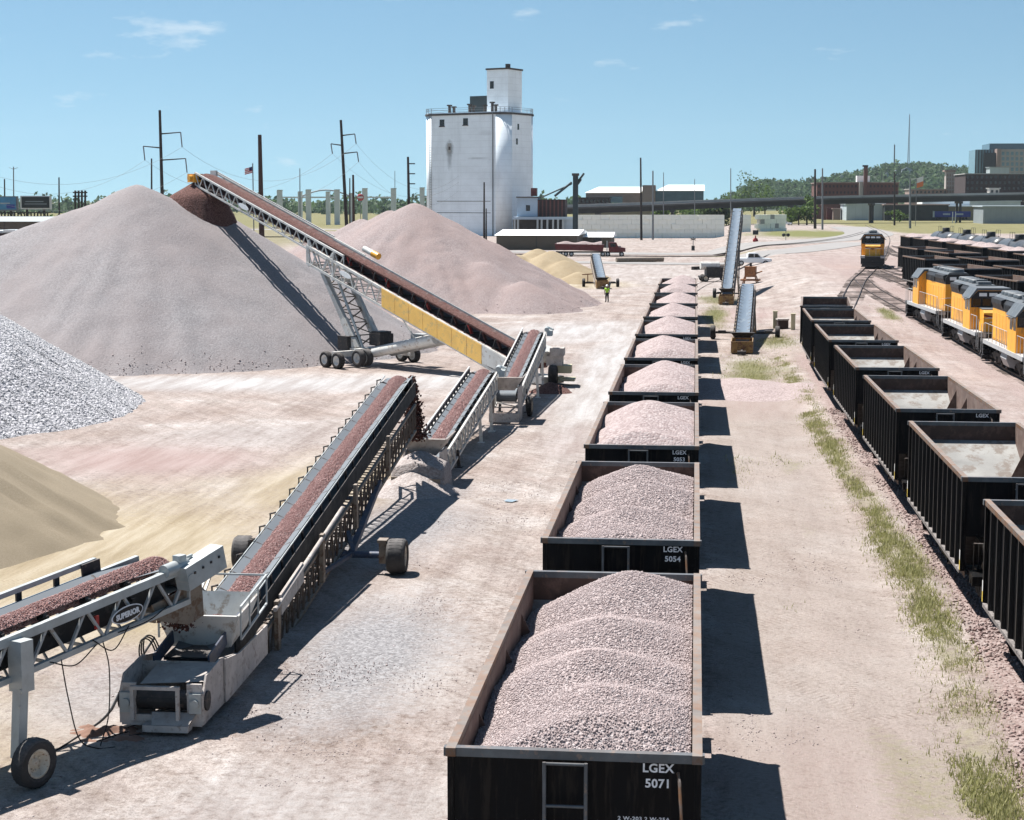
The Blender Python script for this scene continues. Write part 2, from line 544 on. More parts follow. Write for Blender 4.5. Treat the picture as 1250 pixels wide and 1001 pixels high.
# machines
paint('white_steel', (0.68, 0.68, 0.65), 0.5, var=0.1, wear=(0.42, 0.36, 0.30), wear_amt=0.3, scale=1.6, dust=(0.55, 0.46, 0.40), dust_amt=0.45)
paint('grey_steel', (0.44, 0.46, 0.46), 0.5, var=0.12, wear=(0.33, 0.28, 0.24), wear_amt=0.3, scale=2, dust=(0.52, 0.45, 0.4), dust_amt=0.3)
paint('galv', (0.50, 0.54, 0.54), 0.45, metal=0.25, var=0.15, scale=3, dust=(0.52, 0.45, 0.4), dust_amt=0.3)
paint('tan_steel', (0.42, 0.34, 0.26), 0.65, var=0.25, wear=(0.25, 0.15, 0.09), wear_amt=0.45, scale=2.4, dust=(0.55, 0.46, 0.40), dust_amt=0.5)
paint('truss_brown', (0.20, 0.15, 0.115), 0.7, var=0.3, wear=(0.12, 0.07, 0.045), wear_amt=0.5, scale=2.4, dust=(0.45, 0.37, 0.32), dust_amt=0.3)
paint('rusty_yellow', (0.42, 0.26, 0.09), 0.7, var=0.3, wear=(0.22, 0.10, 0.05), wear_amt=0.6, scale=2, dust=(0.5, 0.42, 0.34), dust_amt=0.4)
paint('rust', (0.27, 0.115, 0.05), 0.85, var=0.35, wear=(0.42, 0.21, 0.09), wear_amt=0.4, scale=2.5)
paint('dark_steel', (0.035, 0.035, 0.038), 0.6, var=0.4, wear=(0.16, 0.12, 0.1), wear_amt=0.3, scale=3, dust=DUST, dust_amt=0.3)
paint('blue_steel', (0.055, 0.10, 0.19), 0.5, var=0.3, wear=(0.3, 0.24, 0.2), wear_amt=0.25, scale=3, dust=DUST, dust_amt=0.25)
paint('guard_yellow', (0.92, 0.56, 0.15), 0.6, var=0.10, wear=(0.68, 0.46, 0.18), wear_amt=0.35, scale=1.2, dust=(0.55, 0.46, 0.40), dust_amt=0.2)
paint('box_grime', (0.52, 0.48, 0.45), 0.85, var=0.2, wear=(0.34, 0.29, 0.26), wear_amt=0.35, scale=2.6, dust=(0.55, 0.46, 0.41), dust_amt=0.7)
paint('belt_grey', (0.165, 0.185, 0.205), 0.75, var=0.12, scale=0.9, streak=(0.2, 2, 2), bump=0.02)
paint('belt_blue', (0.115, 0.155, 0.205), 0.75, var=0.15, scale=0.7, streak=(0.25, 3, 3), wear=(0.17, 0.21, 0.25), wear_amt=0.3, bump=0.02)
paint('belt_red', (0.115, 0.035, 0.028), 0.85, var=0.3, wear=(0.2, 0.085, 0.07), wear_amt=0.45, scale=2)
paint('rubber', (0.022, 0.022, 0.024), 0.85, var=0.3, dust=(0.36, 0.31, 0.28), dust_amt=0.5, scale=4)
paint('tyre_dusty', (0.075, 0.073, 0.074), 0.9, var=0.35, dust=(0.36, 0.32, 0.30), dust_amt=0.55, scale=4)
paint('wheel_cream', (0.62, 0.57, 0.47), 0.6, var=0.15, wear=(0.3, 0.17, 0.09), wear_amt=0.3, scale=6)
paint('wheel_white', (0.66, 0.66, 0.63), 0.55, var=0.15, scale=6)
paint('red_paint', (0.36, 0.035, 0.028), 0.5, var=0.2, scale=3)
paint('red_truck', (0.22, 0.03, 0.03), 0.45, var=0.25, scale=2, dust=DUST, dust_amt=0.3)
paint('sign_black', (0.012, 0.012, 0.013), 0.45)
paint('cable', (0.012, 0.012, 0.013), 0.6)
# locomotives
paint('loco_yellow', (0.82, 0.37, 0.035), 0.42, var=0.08, wear=(0.52, 0.26, 0.06), wear_amt=0.4, scale=1.6, streak=(1.5, 1.5, 0.35), dust=(0.35, 0.28, 0.22), dust_amt=0.3)
paint('loco_grey', (0.17, 0.20, 0.225), 0.5, var=0.2, scale=1.5, wear=(0.28, 0.30, 0.32), wear_amt=0.3, dust=(0.4, 0.37, 0.35), dust_amt=0.35)
paint('loco_dark', (0.028, 0.028, 0.032), 0.55, var=0.4, scale=3)
paint('loco_red', (0.42, 0.03, 0.025), 0.5)
paint('loco_silver', (0.44, 0.45, 0.46), 0.5, var=0.15, scale=3)
paint('glass_dark', (0.015, 0.02, 0.025), 0.12, var=0.1, bump=0)
paint('lamp_white', (0.85, 0.86, 0.85), 0.3, var=0.05, bump=0)
paint('tank_black', (0.055, 0.06, 0.07), 0.38, var=0.35, wear=(0.15, 0.14, 0.14), wear_amt=0.3, scale=0.6, dust=(0.4, 0.38, 0.36), dust_amt=0.3)
# buildings
wallmat('silo_white', (0.84, 0.90, 0.94), 0.8, line=[(1.9, 'Z', 0.22)], var=0.07, stain=0.4)
wallmat('silo_dark', (0.12, 0.10, 0.09), 0.9, var=0.3)
wallmat('elevator_green', (0.045, 0.075, 0.085), 0.7, var=0.2)
wallmat('elevator_blue', (0.34, 0.42, 0.50), 0.7, var=0.15, stain=0.5)
wallmat('shed_tan', (0.20, 0.165, 0.12), 0.85, var=0.15, line=[(1.2, 'X', 0.25)])
wallmat('shed_roof', (0.80, 0.80, 0.78), 0.6, var=0.05, stain=0.1)
wallmat('block', (0.98, 0.97, 0.82), 0.9, var=0.12, stain=0.3)
wallmat('block_b', (0.92, 0.92, 0.80), 0.9, var=0.12, stain=0.35)
wallmat('brick', (0.145, 0.055, 0.043), 0.9, line=[(0.5, 'Z', 0.15)], var=0.18, stain=0.3)
wallmat('brick_dark', (0.075, 0.042, 0.042), 0.9, var=0.2, stain=0.3)
wallmat('brick_pale', (0.33, 0.235, 0.20), 0.9, var=0.15, stain=0.3)
wallmat('stone_pale', (0.42, 0.37, 0.33), 0.9, var=0.12)
wallmat('concrete', (0.44, 0.43, 0.41), 0.9, var=0.12, stain=0.3)
wallmat('concrete_dark', (0.14, 0.135, 0.13), 0.9, var=0.2, stain=0.4)
wallmat('girder', (0.06, 0.058, 0.055), 0.8, var=0.25)
wallmat('glass_blue', (0.045, 0.085, 0.11), 0.15, var=0.25)
wallmat('glass_teal', (0.12, 0.20, 0.23), 0.2, var=0.2)
wallmat('metal_pale', (0.50, 0.56, 0.58), 0.6, var=0.08, line=[(3.0, 'X', 0.3)], stain=0.25)
wallmat('metal_dark', (0.022, 0.030, 0.030), 0.6, var=0.3)
wallmat('metal_grey', (0.30, 0.335, 0.35), 0.6, var=0.1, line=[(2.0, 'X', 0.2)])
wallmat('wall_olive', (0.24, 0.21, 0.14), 0.85, var=0.15)
wallmat('roof_blue', (0.55, 0.62, 0.66), 0.6, var=0.1)
wallmat('window_dark', (0.02, 0.025, 0.03), 0.25, var=0.2)
wallmat('sign_blue', (0.018, 0.035, 0.24), 0.5, var=0.1)
wallmat('sign_teal', (0.05, 0.20, 0.36), 0.5, var=0.3)
wallmat('wood_pole', (0.06, 0.045, 0.038), 0.9, var=0.25)
wallmat('wood_pole_red', (0.10, 0.048, 0.035), 0.9, var=0.2)
wallmat('steel_pole', (0.20, 0.21, 0.22), 0.6, var=0.15)
wallmat('pylon_white', (0.64, 0.66, 0.65), 0.8, var=0.06, stain=0.15)
wallmat('flag_red', (0.45, 0.06, 0.06), 0.8, var=0.15)
wallmat('flag_orange', (0.60, 0.17, 0.06), 0.8, var=0.15)
wallmat('flag_blue', (0.03, 0.04, 0.16), 0.8, var=0.1)
wallmat('flag_white', (0.72, 0.70, 0.68), 0.8, var=0.05)
wallmat('road', (0.44, 0.41, 0.39), 0.9, var=0.1, stain=0.2)
wallmat('post_cream', (0.58, 0.54, 0.36), 0.8, var=0.12)
wallmat('truck_white', (0.78, 0.80, 0.81), 0.3, var=0.04)
wallmat('hivis', (0.42, 0.75, 0.06), 0.8, var=0.1)
wallmat('cloth_dark', (0.025, 0.035, 0.04), 0.9, var=0.2)
wallmat('skin', (0.42, 0.24, 0.17), 0.6, var=0.1)
wallmat('plastic_pale_blue', (0.55, 0.68, 0.78), 0.4, var=0.15)
wallmat('hat_white', (0.8, 0.8, 0.78), 0.5, var=0.03)
wallmat('earth', (0.36, 0.20, 0.14), 0.95, var=0.3)
wallmat('bark', (0.07, 0.055, 0.045), 0.95, var=0.3)
leafy('leaf', (0.035, 0.07, 0.02), (0.15, 0.23, 0.05))
leafy('leaf_far', (0.035, 0.075, 0.045), (0.14, 0.215, 0.085))
leafy('grass_blade', (0.30, 0.31, 0.10), (0.66, 0.62, 0.34))

# the ground: zones carried as mesh attributes, grain and stones from textures
m, n, l, b = _new('ground')
co = n.new('ShaderNodeTexCoord').outputs['Object']


def attr(k):
    a = n.new('ShaderNodeAttribute'); a.attribute_name = k
    return a.outputs['Fac']


n1 = _noise(n, l, co, 0.22, 7, 0.62)
n2 = _noise(n, l, co, 1.1, 7, 0.68, (1.0, 0.10, 1.0))
n3 = _noise(n, l, co, 4.0, 7, 0.7)
fine = _noise(n, l, co, 30.0, 4, 0.75)
rp = _ramp(n, [(0.30, (0.40, 0.32, 0.275)), (0.44, (0.475, 0.395, 0.355)), (0.56, (0.53, 0.46, 0.42)), (0.68, (0.62, 0.565, 0.535))]); l.new(n1, rp.inputs[0])
cur = rp.outputs[0]
r2 = _ramp(n, [(0.34, (0.74, 0.70, 0.69)), (0.50, (1, 1, 1)), (0.66, (1.2, 1.2, 1.2))]); l.new(n2, r2.inputs[0])
rt_ = n.new('ShaderNodeMapping'); rt_.inputs['Rotation'].default_value = (0, 0, 0.9); l.new(co, rt_.inputs['Vector'])
n4 = _noise(n, l, rt_.outputs[0], 1.0, 7, 0.7, (0.16, 1.5, 1.0))
n6 = _noise(n, l, co, 11.0, 5, 0.72)
r6 = _ramp(n, [(0.33, (0.66, 0.63, 0.61)), (0.47, (1, 1, 1)), (0.66, (1.14, 1.15, 1.16))]); l.new(n6, r6.inputs[0])
cur = _mix(n, l, 0.85, cur, r6.outputs[0], 'MULTIPLY')
r4 = _ramp(n, [(0.36, (0.80, 0.77, 0.74)), (0.50, (1, 1, 1)), (0.64, (1.14, 1.14, 1.14))]); l.new(n4, r4.inputs[0])
cur = _mix(n, l, 0.8, cur, r4.outputs[0], 'MULTIPLY')
r5 = _ramp(n, [(0.36, (0.58, 0.56, 0.55)), (0.48, (1, 1, 1)), (0.66, (1.16, 1.16, 1.16))]); l.new(fine, r5.inputs[0])
cur = _mix(n, l, 0.9, cur, r5.outputs[0], 'MULTIPLY')
cur = _mix(n, l, 0.75, cur, r2.outputs[0], 'MULTIPLY')
r3 = _ramp(n, [(0.32, (0.62, 0.58, 0.56)), (0.47, (1, 1, 1)), (0.66, (1.22, 1.24, 1.25))]); l.new(n3, r3.inputs[0])
cur = _mix(n, l, 0.9, cur, r3.outputs[0], 'MULTIPLY')


def treads(rot, scale, freq, lo, hi, dark):
    """wheel tracks: long narrow bands broken up by tread bars"""
    global cur
    mp = n.new('ShaderNodeMapping'); mp.inputs['Rotation'].default_value = (0, 0, rot); l.new(co, mp.inputs['Vector'])
    wob = n.new('ShaderNodeTexNoise'); wob.inputs['Scale'].default_value = 0.045; wob.inputs['Detail'].default_value = 1; l.new(mp.outputs[0], wob.inputs['Vector'])
    sc_ = n.new('ShaderNodeVectorMath'); sc_.operation = 'SCALE'; sc_.inputs['Scale'].default_value = 9.0; l.new(wob.outputs['Color'], sc_.inputs[0])
    av = n.new('ShaderNodeVectorMath'); av.operation = 'ADD'; l.new(mp.outputs[0], av.inputs[0]); l.new(sc_.outputs[0], av.inputs[1])
    band = _noise(n, l, av.outputs[0], scale, 2, 0.5, (1.0, 0.012, 0.0))
    br = _ramp(n, [(lo, (0, 0, 0)), (lo + .02, (1, 1, 1)), (hi, (1, 1, 1)), (hi + .02, (0, 0, 0))]); l.new(band, br.inputs[0])
    wv = n.new('ShaderNodeTexWave'); wv.bands_direction = 'Y'; wv.inputs['Scale'].default_value = freq; wv.inputs['Distortion'].default_value = 1.2; wv.inputs['Detail'].default_value = 2
    l.new(av.outputs[0], wv.inputs['Vector'])
    wr = _ramp(n, [(0.25, (dark, dark * .97, dark * .95)), (0.6, (1.06, 1.06, 1.06))]); l.new(wv.outputs['Fac'], wr.inputs[0])
    pt = _ramp(n, [(0.42, (0, 0, 0)), (0.60, (0.9, 0.9, 0.9))]); l.new(_noise(n, l, co, 0.16, 5, 0.65), pt.inputs[0])
    mk = _mix(n, l, 1.0, br.outputs[0], pt.outputs[0], 'MULTIPLY')
    cur = _mix(n, l, mk, cur, _mix(n, l, 1.0, cur, wr.outputs[0], 'MULTIPLY'))


def zone(k, colramp, src, soft=0.28):
    global cur
    ad = n.new('ShaderNodeMath'); ad.operation = 'ADD'
    l.new(attr(k), ad.inputs[0]); l.new(n3, ad.inputs[1])
    z = _ramp(n, [(0.5, (0, 0, 0)), (min(1, 0.5 + soft * 1.6), (1, 1, 1))])
    mm = n.new('ShaderNodeMath'); mm.operation = 'MULTIPLY'; l.new(ad.outputs[0], mm.inputs[0]); mm.inputs[1].default_value = 0.62
    l.new(mm.outputs[0], z.inputs[0])
    rr = _ramp(n, colramp); l.new(src, rr.inputs[0])
    cur = _mix(n, l, z.outputs[0], cur, rr.outputs[0])
    return z.outputs[0]


vs_ = n.new('ShaderNodeTexVoronoi'); vs_.inputs['Scale'].default_value = 18; l.new(co, vs_.inputs['Vector'])
vsep = n.new('ShaderNodeSeparateColor'); l.new(vs_.outputs['Color'], vsep.inputs[0])
cell = vsep.outputs[0]
zone('sandz', [(0.36, (0.43, 0.345, 0.225)), (0.5, (0.54, 0.45, 0.315)), (0.64, (0.66, 0.575, 0.44))], n2)
zone('pinkz', [(0.38, (0.45, 0.325, 0.295)), (0.62, (0.56, 0.44, 0.41))], n2)
zone('whitez', [(0.38, (0.50, 0.455, 0.435)), (0.5, (0.60, 0.57, 0.555)), (0.62, (0.70, 0.685, 0.68))], n2)
zone('tanz', [(0.30, (0.35, 0.28, 0.24)), (0.42, (0.44, 0.37, 0.325)), (0.50, (0.475, 0.415, 0.37)), (0.58, (0.49, 0.41, 0.37)), (0.70, (0.55, 0.455, 0.415))], n6)
zone('greyz', [(0.0, (0.27, 0.26, 0.265)), (0.5, (0.42, 0.405, 0.41)), (1.0, (0.58, 0.565, 0.57))], cell)
zone('ballastz', [(0.0, (0.31, 0.22, 0.20)), (0.5, (0.47, 0.355, 0.325)), (1.0, (0.62, 0.51, 0.48))], cell)
zone('grassz', [(0.3, (0.16, 0.175, 0.055)), (0.7, (0.33, 0.32, 0.13))], n3)
zone('fieldz', [(0.3, (0.20, 0.20, 0.075)), (0.7, (0.36, 0.32, 0.15))], n1)
treads(0.03, 0.9, 2.3, 0.545, 0.575, 0.84)
treads(1.0, 0.8, 2.1, 0.545, 0.575, 0.84)
treads(-0.75, 0.8, 2.0, 0.42, 0.45, 0.84)
cur = _mix(n, l, 1.0, cur, (TONE * 1.06, TONE * 1.05, TONE * 1.05), 'MULTIPLY')
l.new(cur, b.inputs['Base Color'])
b.inputs['Roughness'].default_value = 0.96
b.inputs['Specular IOR Level'].default_value = 0.15
bn = n.new('ShaderNodeBump'); bn.inputs['Strength'].default_value = 0.8; bn.inputs['Distance'].default_value = 0.06
sm_ = n.new('ShaderNodeMath'); sm_.operation = 'MULTIPLY_ADD'; l.new(fine, sm_.inputs[0]); sm_.inputs[1].default_value = 0.45; l.new(n3, sm_.inputs[2])
s2_ = n.new('ShaderNodeMath'); s2_.operation = 'MULTIPLY_ADD'; l.new(n2, s2_.inputs[0]); s2_.inputs[1].default_value = 0.9; l.new(sm_.outputs[0], s2_.inputs[2])
l.new(s2_.outputs[0], bn.inputs['Height']); l.new(bn.outputs[0], b.inputs['Normal'])


# ------------------------------------------------------------------ ground
def axis_lines(dense0, dense1, step, lo, hi, grow=1.16):
    a = list(np.arange(dense0, dense1 + 1e-6, step))
    d = step
    while a[-1] < hi:
        d *= grow; a.append(a[-1] + d)
    d = step
    while a[0] > lo:
        d *= grow; a.insert(0, a[0] - d)
    return np.array(a)


gx = axis_lines(-48, 45, 0.42, -9000, 9000, 1.13)
ys, y = [-60.0, -20.0, 0.0, 12.0], 16.0
while y < 14000:
    ys.append(y)
    y += max(0.30, 0.0105 * y) if y < 420 else 0.05 * y
gy = np.array(ys)
GX, GY = np.meshgrid(gx, gy)
near = (1 - sstep(150, 350, GY)) * (np.abs(GX) < 60)


def gz(x, y):
    nr = (1 - sstep(150, 350, y)) * (np.abs(x) < 60)
    return gh(x, y) + nr * (0.10 * (fbm(x * .35, y * .35, 3) - .5) + 0.05 * (fbm(x * 1.3, y * 1.3, 5) - .5))


GZ = gz(GX, GY)
GZ = np.where((np.abs(GX + 1.5) < 1.9) & (GY < 215), np.minimum(GZ, -0.02), GZ)


def blob(x, y, rx, ry, k=1.0, seed=1, wob=.6):
    d = np.sqrt(((GX - x) / rx) ** 2 + ((GY - y) / ry) ** 2) + wob * (fbm(GX * .3, GY * .3, seed) - .5)
    return k * np.clip(1.5 - d, 0, 1.15)


Z = {}
Z['sandz'] = np.maximum.reduce([blob(-18.5, 50, 7, 12, 1.1, 1), blob(-14, 62, 4, 10, .8, 2), blob(-15, 42, 4, 5, 1, 3), blob(-12.5, 74, 4, 7, .5, 4),
                                blob(-13, 218, 6, 12, 1, 5), blob(-16, 31, 5, 6, .7, 6)])
Z['pinkz'] = np.maximum.reduce([blob(-22, 68, 6, 6, .9, 11), blob(3.1, 92, 2.6, 9, 1.0, 12), blob(3.5, 160, 5, 12, .8, 13), blob(2.5, 30, 3, 5, .7, 14), blob(-5.5, 75, 1.6, 9, .5, 15),
                                .55 * sstep(10, 16, GX) * (1 - sstep(330, 460, GY))])
Z['whitez'] = np.maximum.reduce([blob(-26, 97, 16, 4.5, 1.0, 21), blob(-15, 100, 8, 4, .9, 22), blob(-5.6, 110, 2.3, 45, .85, 23), blob(-9, 140, 8, 16, .8, 24), blob(-20, 75, 7, 6, .55, 25),
                                 blob(-6.0, 38, 2.2, 8, .45, 26), blob(-7, 250, 30, 60, .45, 27), blob(-6.5, 28, 4, 4, .55, 28)])
Z['tanz'] = .72 * np.clip(1.05 * sstep(0.2, 1.0, GX) * (1 - sstep(5.0, 6.0, GX)) * (1 - sstep(85, 130, GY)) + .35 * (fbm(GX * .2, GY * .2, 31) - .5), 0, 1)
Z['greyz'] = np.maximum.reduce([blob(-7.6, 39, 2.0, 6.5, .95, 41), blob(-9.3, 54, 2.4, 7, .8, 42), blob(-12.4, 35, 2, 4, .6, 43), blob(-9.5, 61, 1.8, 3, .8, 44)])
EDGE_Y, EDGE_X = [20, 29, 39, 47, 58, 69, 101, 125], [5.5, 5.76, 6.45, 6.8, 6.75, 6.63, 6.56, 6.6]
GR_X = [4.95, 5.25, 5.92, 6.1, 6.05, 5.8, 5.65, 5.7]
ebx = np.interp(GY, EDGE_Y, EDGE_X)
bed = np.maximum(sstep(-.25, .35, GX - ebx + .5 * (fbm(GX * .6, GY * .25, 51) - .5)) * (1 - sstep(11.2, 12.6, GX)), 0.0) * (1 - sstep(110, 125, GY))
Z['ballastz'] = np.maximum(bed * 1.1, .75 * sstep(16.5, 18, GX) * (1 - sstep(44, 50, GX)) * (1 - sstep(250, 330, GY)))
gl = np.interp(GY, EDGE_Y, GR_X)
strip = .6 * np.exp(-((GX - gl) / (.28 + .35 * fbm(GX * .1, GY * .12, 62))) ** 2) * (1 - sstep(110, 125, GY)) * np.clip(1.9 * fbm(GX * .5, GY * .22, 63) - .05, 0, 1.1)
strip = strip + .55 * np.exp(-((GX - 4.1) / .9) ** 2) * sstep(.52, .68, fbm(GX * .4, GY * .13, 64)) * (1 - sstep(110, 125, GY))
Z['grassz'] = np.maximum.reduce([strip, blob(3.6, 108, 1.6, 10, .75, 65, 1.2), blob(1.9, 160, 1.2, 14, .8, 66, 1.0), blob(6, 128, 1.6, 6, .6, 67, 1.0), blob(16.5, 150, .8, 6, .8, 68, .8),
                                 blob(2.4, 186, 2.5, 10, .6, 69), blob(31, 470, 18, 60, 1.1, 70), blob(9, 330, 10, 5, .6, 71)])
Z['fieldz'] = np.maximum(sstep(52, 60, GX + .02 * (GY - 500)) * sstep(455, 490, GY), sstep(620, 700, GY))
Z['fieldz'] = np.maximum(Z['fieldz'], .8 * sstep(330, 380, GY) * sstep(75, 110, -GX))
gv = np.stack([GX, GY, GZ], -1).reshape(-1, 3)
ny, nx = GX.shape
idx = np.arange(nx * ny).reshape(ny, nx)
gf = np.stack([idx[:-1, :-1], idx[:-1, 1:], idx[1:, 1:], idx[1:, :-1]], -1).reshape(-1, 4)
ground = np_mesh('ground', gv, gf, 'ground', attrs={k: v.reshape(-1) for k, v in Z.items()}, smooth=True)
tag(ground, kind='structure')


def ribbon(name, pts, w, mat, dz, n=60):
    """road sheet along a curve, laid on the ground"""
    P = resample(pts, n)
    vs, fs = [], []
    for i, p in enumerate(P):
        d = (P[min(i + 1, n - 1)] - P[max(i - 1, 0)]); d.z = 0; d.normalize()
        s = Vector((-d.y, d.x, 0))
        for k in (-1, 1):
            q = p + s * (k * w / 2)
            vs.append((q.x, q.y, max(float(gh(q.x, q.y)), float(gh(p.x, p.y))) + dz))
    fs = [(2 * i, 2 * i + 1, 2 * i + 3, 2 * i + 2) for i in range(n - 1)]
    return tag(MB().add(vs, fs).build(name, mat), kind='structure')


def resample(pts, n):
    """smooth curve through the points (Catmull-Rom), n even points"""
    pts = [Vector((p[0], p[1], 0)) for p in pts]
    if len(pts) == 2:
        return [pts[0].lerp(pts[1], i / (n - 1)) for i in range(n)]
    e = [pts[0] * 2 - pts[1]] + pts + [pts[-1] * 2 - pts[-2]]
    fine_ = []
    for i in range(1, len(e) - 2):
        for k in range(40):
            t = k / 40
            p0, p1, p2, p3 = e[i - 1:i + 3]
            fine_.append(0.5 * ((2 * p1) + (p2 - p0) * t + (2 * p0 - 5 * p1 + 4 * p2 - p3) * t * t + (3 * p1 - p0 - 3 * p2 + p3) * t ** 3))
    fine_.append(pts[-1])
    L = [0]
    for a, b_ in zip(fine_, fine_[1:]): L.append(L[-1] + (b_ - a).length)
    out, j = [], 0
    for i in range(n):
        t = L[-1] * i / (n - 1)
        while j < len(L) - 2 and L[j + 1] < t: j += 1
        f = (t - L[j]) / max(1e-9, L[j + 1] - L[j])
        out.append(fine_[j].lerp(fine_[j + 1], min(1, f)))
    return out


ribbon('road', [(-60, 372), (-20, 350), (8, 352), (30, 398), (46, 470), (52, 600)], 13, 'road', 0.05)
ribbon('road', [(-120, 318), (-30, 300), (0, 292), (14, 300), (34, 372)], 9, 'road', 0.056)


# ------------------------------------------------------------------ railway tracks
TRACK = {}


def track(key, pts, y_sleepers=None, lift=0.0):
    L = sum((Vector(b) - Vector(a)).length for a, b in zip(pts, pts[1:]))
    n = max(24, int(L / 2.0))
    P = resample(pts, n)
    for p in P: p.z = float(gh(p.x, p.y)) + 0.14 + lift
    TRACK[key] = P
    root = empty('railway_track', (0, 0, 0), kind='structure')
    for side in (-1, 1):
        mb = MB(); vs = []
        for i, p in enumerate(P):
            d = P[min(i + 1, n - 1)] - P[max(i - 1, 0)]; d.z = 0; d.normalize()
            s = Vector((-d.y, d.x, 0))
            c = p + s * (side * 0.75)
            for a, h in ((-.07, -.15), (-.016, -.11), (-.036, -.04), (-.036, 0), (.036, 0), (.036, -.04), (.016, -.11), (.07, -.15)):
                vs.append(c + s * a + Vector((0, 0, h)))
        fs = [(i * 8 + k, i * 8 + k + 1, i * 8 + 9 + k, i * 8 + 8 + k) for i in range(n - 1) for k in range(7)]
        mb.add(vs, fs)
        mb.build('rail', 'rail_steel', root)
    mb = MB()
    lo, hi = y_sleepers or (-1e9, 1e9)
    t, Q = 0, resample([(p.x, p.y) for p in P], max(3, int(L / 0.6)))
    for i in range(1, len(Q) - 1):
        if not (lo < Q[i].y < hi): continue
        d = (Q[i + 1] - Q[i - 1]).normalized(); s = Vector((-d.y, d.x, 0)); jit = random.uniform(-.06, .06)
        z = float(gh(Q[i].x, Q[i].y)) + lift + random.uniform(-.085, -.05)
        c = Vector((Q[i].x, Q[i].y, z)) + s * jit
        mb.bar(c - s * 1.3, c + s * 1.3, 0.22, 0.16)
    if mb.v:
        tag(mb.build('sleepers', 'tie_wood', root), kind='stuff')
    return P


track('mid', [(-1.5, 2), (-1.5, 60), (-1.5, 120), (-1.5, 166), (-1.0, 195), (1.5, 225), (7, 260), (20, 330)], (163, 260), -0.09)
track('right', [(8.3, 8), (8.3, 50), (8.3, 96), (9.0, 121), (11.6, 142), (14.9, 168), (18.3, 196), (22.0, 223), (27.0, 262), (34, 320), (48, 450), (62, 640)], (8, 320))
track('diesel', [(20.2, 70), (20.1, 100), (19.9, 124), (19.3, 142), (18.35, 160), (17.85, 178), (18.4, 196)], (70, 196))
track('empties', [(30.0, 118), (27.3, 138), (24.8, 156), (22.9, 176), (22.2, 196), (22.3, 220)], (100, 225))
track('thirds', [(33.4, 118), (31.4, 140), (29.8, 156), (27.6, 180), (25.6, 202), (24.6, 220), (25.2, 245)], (100, 245))
track('loaded', [(36.5, 130), (35.6, 160), (34.8, 182), (34.0, 220), (33.0, 262), (33.2, 300), (36, 340)], (120, 340))
track('tanks', [(41.5, 140), (40.2, 180), (39.2, 210), (38.0, 258), (37.6, 290), (39, 345)], (130, 345))
track('curve', [(-40, 342), (-8, 330), (9, 338), (22, 366), (35, 420), (48, 500)], (300, 500))


def on_track(key, y):
    P = TRACK[key]
    for a, b_ in zip(P, P[1:]):
        if a.y <= y <= b_.y:
            f = (y - a.y) / (b_.y - a.y)
            d = b_ - a
            return a.lerp(b_, f), math.atan2(-d.x, d.y)
    return P[-1].copy(), 0.0


# ------------------------------------------------------------------ heaps
def heap(name, x0, x1, y0, y1, step, hfun, mat, label, cat, group=None, z=None, parent=None):
    xs, ys_ = np.arange(x0, x1 + step / 2, step), np.arange(y0, y1 + step / 2, step)
    X, Y = np.meshgrid(xs, ys_)
    Hh = hfun(X, Y)
    g0 = gh(X, Y) if z is None else z
    V = np.stack([X, Y, g0 + np.maximum(Hh, -0.25)], -1).reshape(-1, 3)
    b_, a = X.shape
    ix = np.arange(a * b_).reshape(b_, a)
    Fq = np.stack([ix[:-1, :-1], ix[:-1, 1:], ix[1:, 1:], ix[1:, :-1]], -1).reshape(-1, 4)
    keep = (Hh.reshape(-1)[Fq] > -0.12).any(1)
    Fq = Fq[keep]
    used, inv = np.unique(Fq, return_inverse=True)
    V = V[used]; Fq = inv.reshape(-1, 4)
    c = np.array([(x0 + x1) / 2, (y0 + y1) / 2, float(np.mean(g0))])
    o = np_mesh(name, V - c, Fq, mat, parent=parent, smooth=True)
    o.location = c
    if label: tag(o, label, cat, group)
    return o


def cones(apex, slope, X, Y, soft=0.35, gully=0.25, seed=1, gn=22):
    """union of cones of tipped stone with runnels down the fall line"""
    acc = None
    for i, (ax, ay, ah) in enumerate(apex):
        dx, dy = X - ax, Y - ay
        r = np.sqrt(dx * dx + dy * dy)
        an = np.arctan2(dy, dx)
        gul = gully * sstep(1, 9, r) * (fbm(an * gn + 31 * i, r * 0.12, seed + i, 3) - .5)
        toe = np.clip(r * slope - ah * .72, 0, None)
        h = ah - slope * (np.sqrt(r * r + soft * soft) - soft * .8) + gul + 0.055 * toe * toe / max(ah, .5) * 1.4
        acc = h if acc is None else np.maximum(acc, h)
    return acc + 0.18 * (fbm(X * .5, Y * .5, seed + 91) - .5)


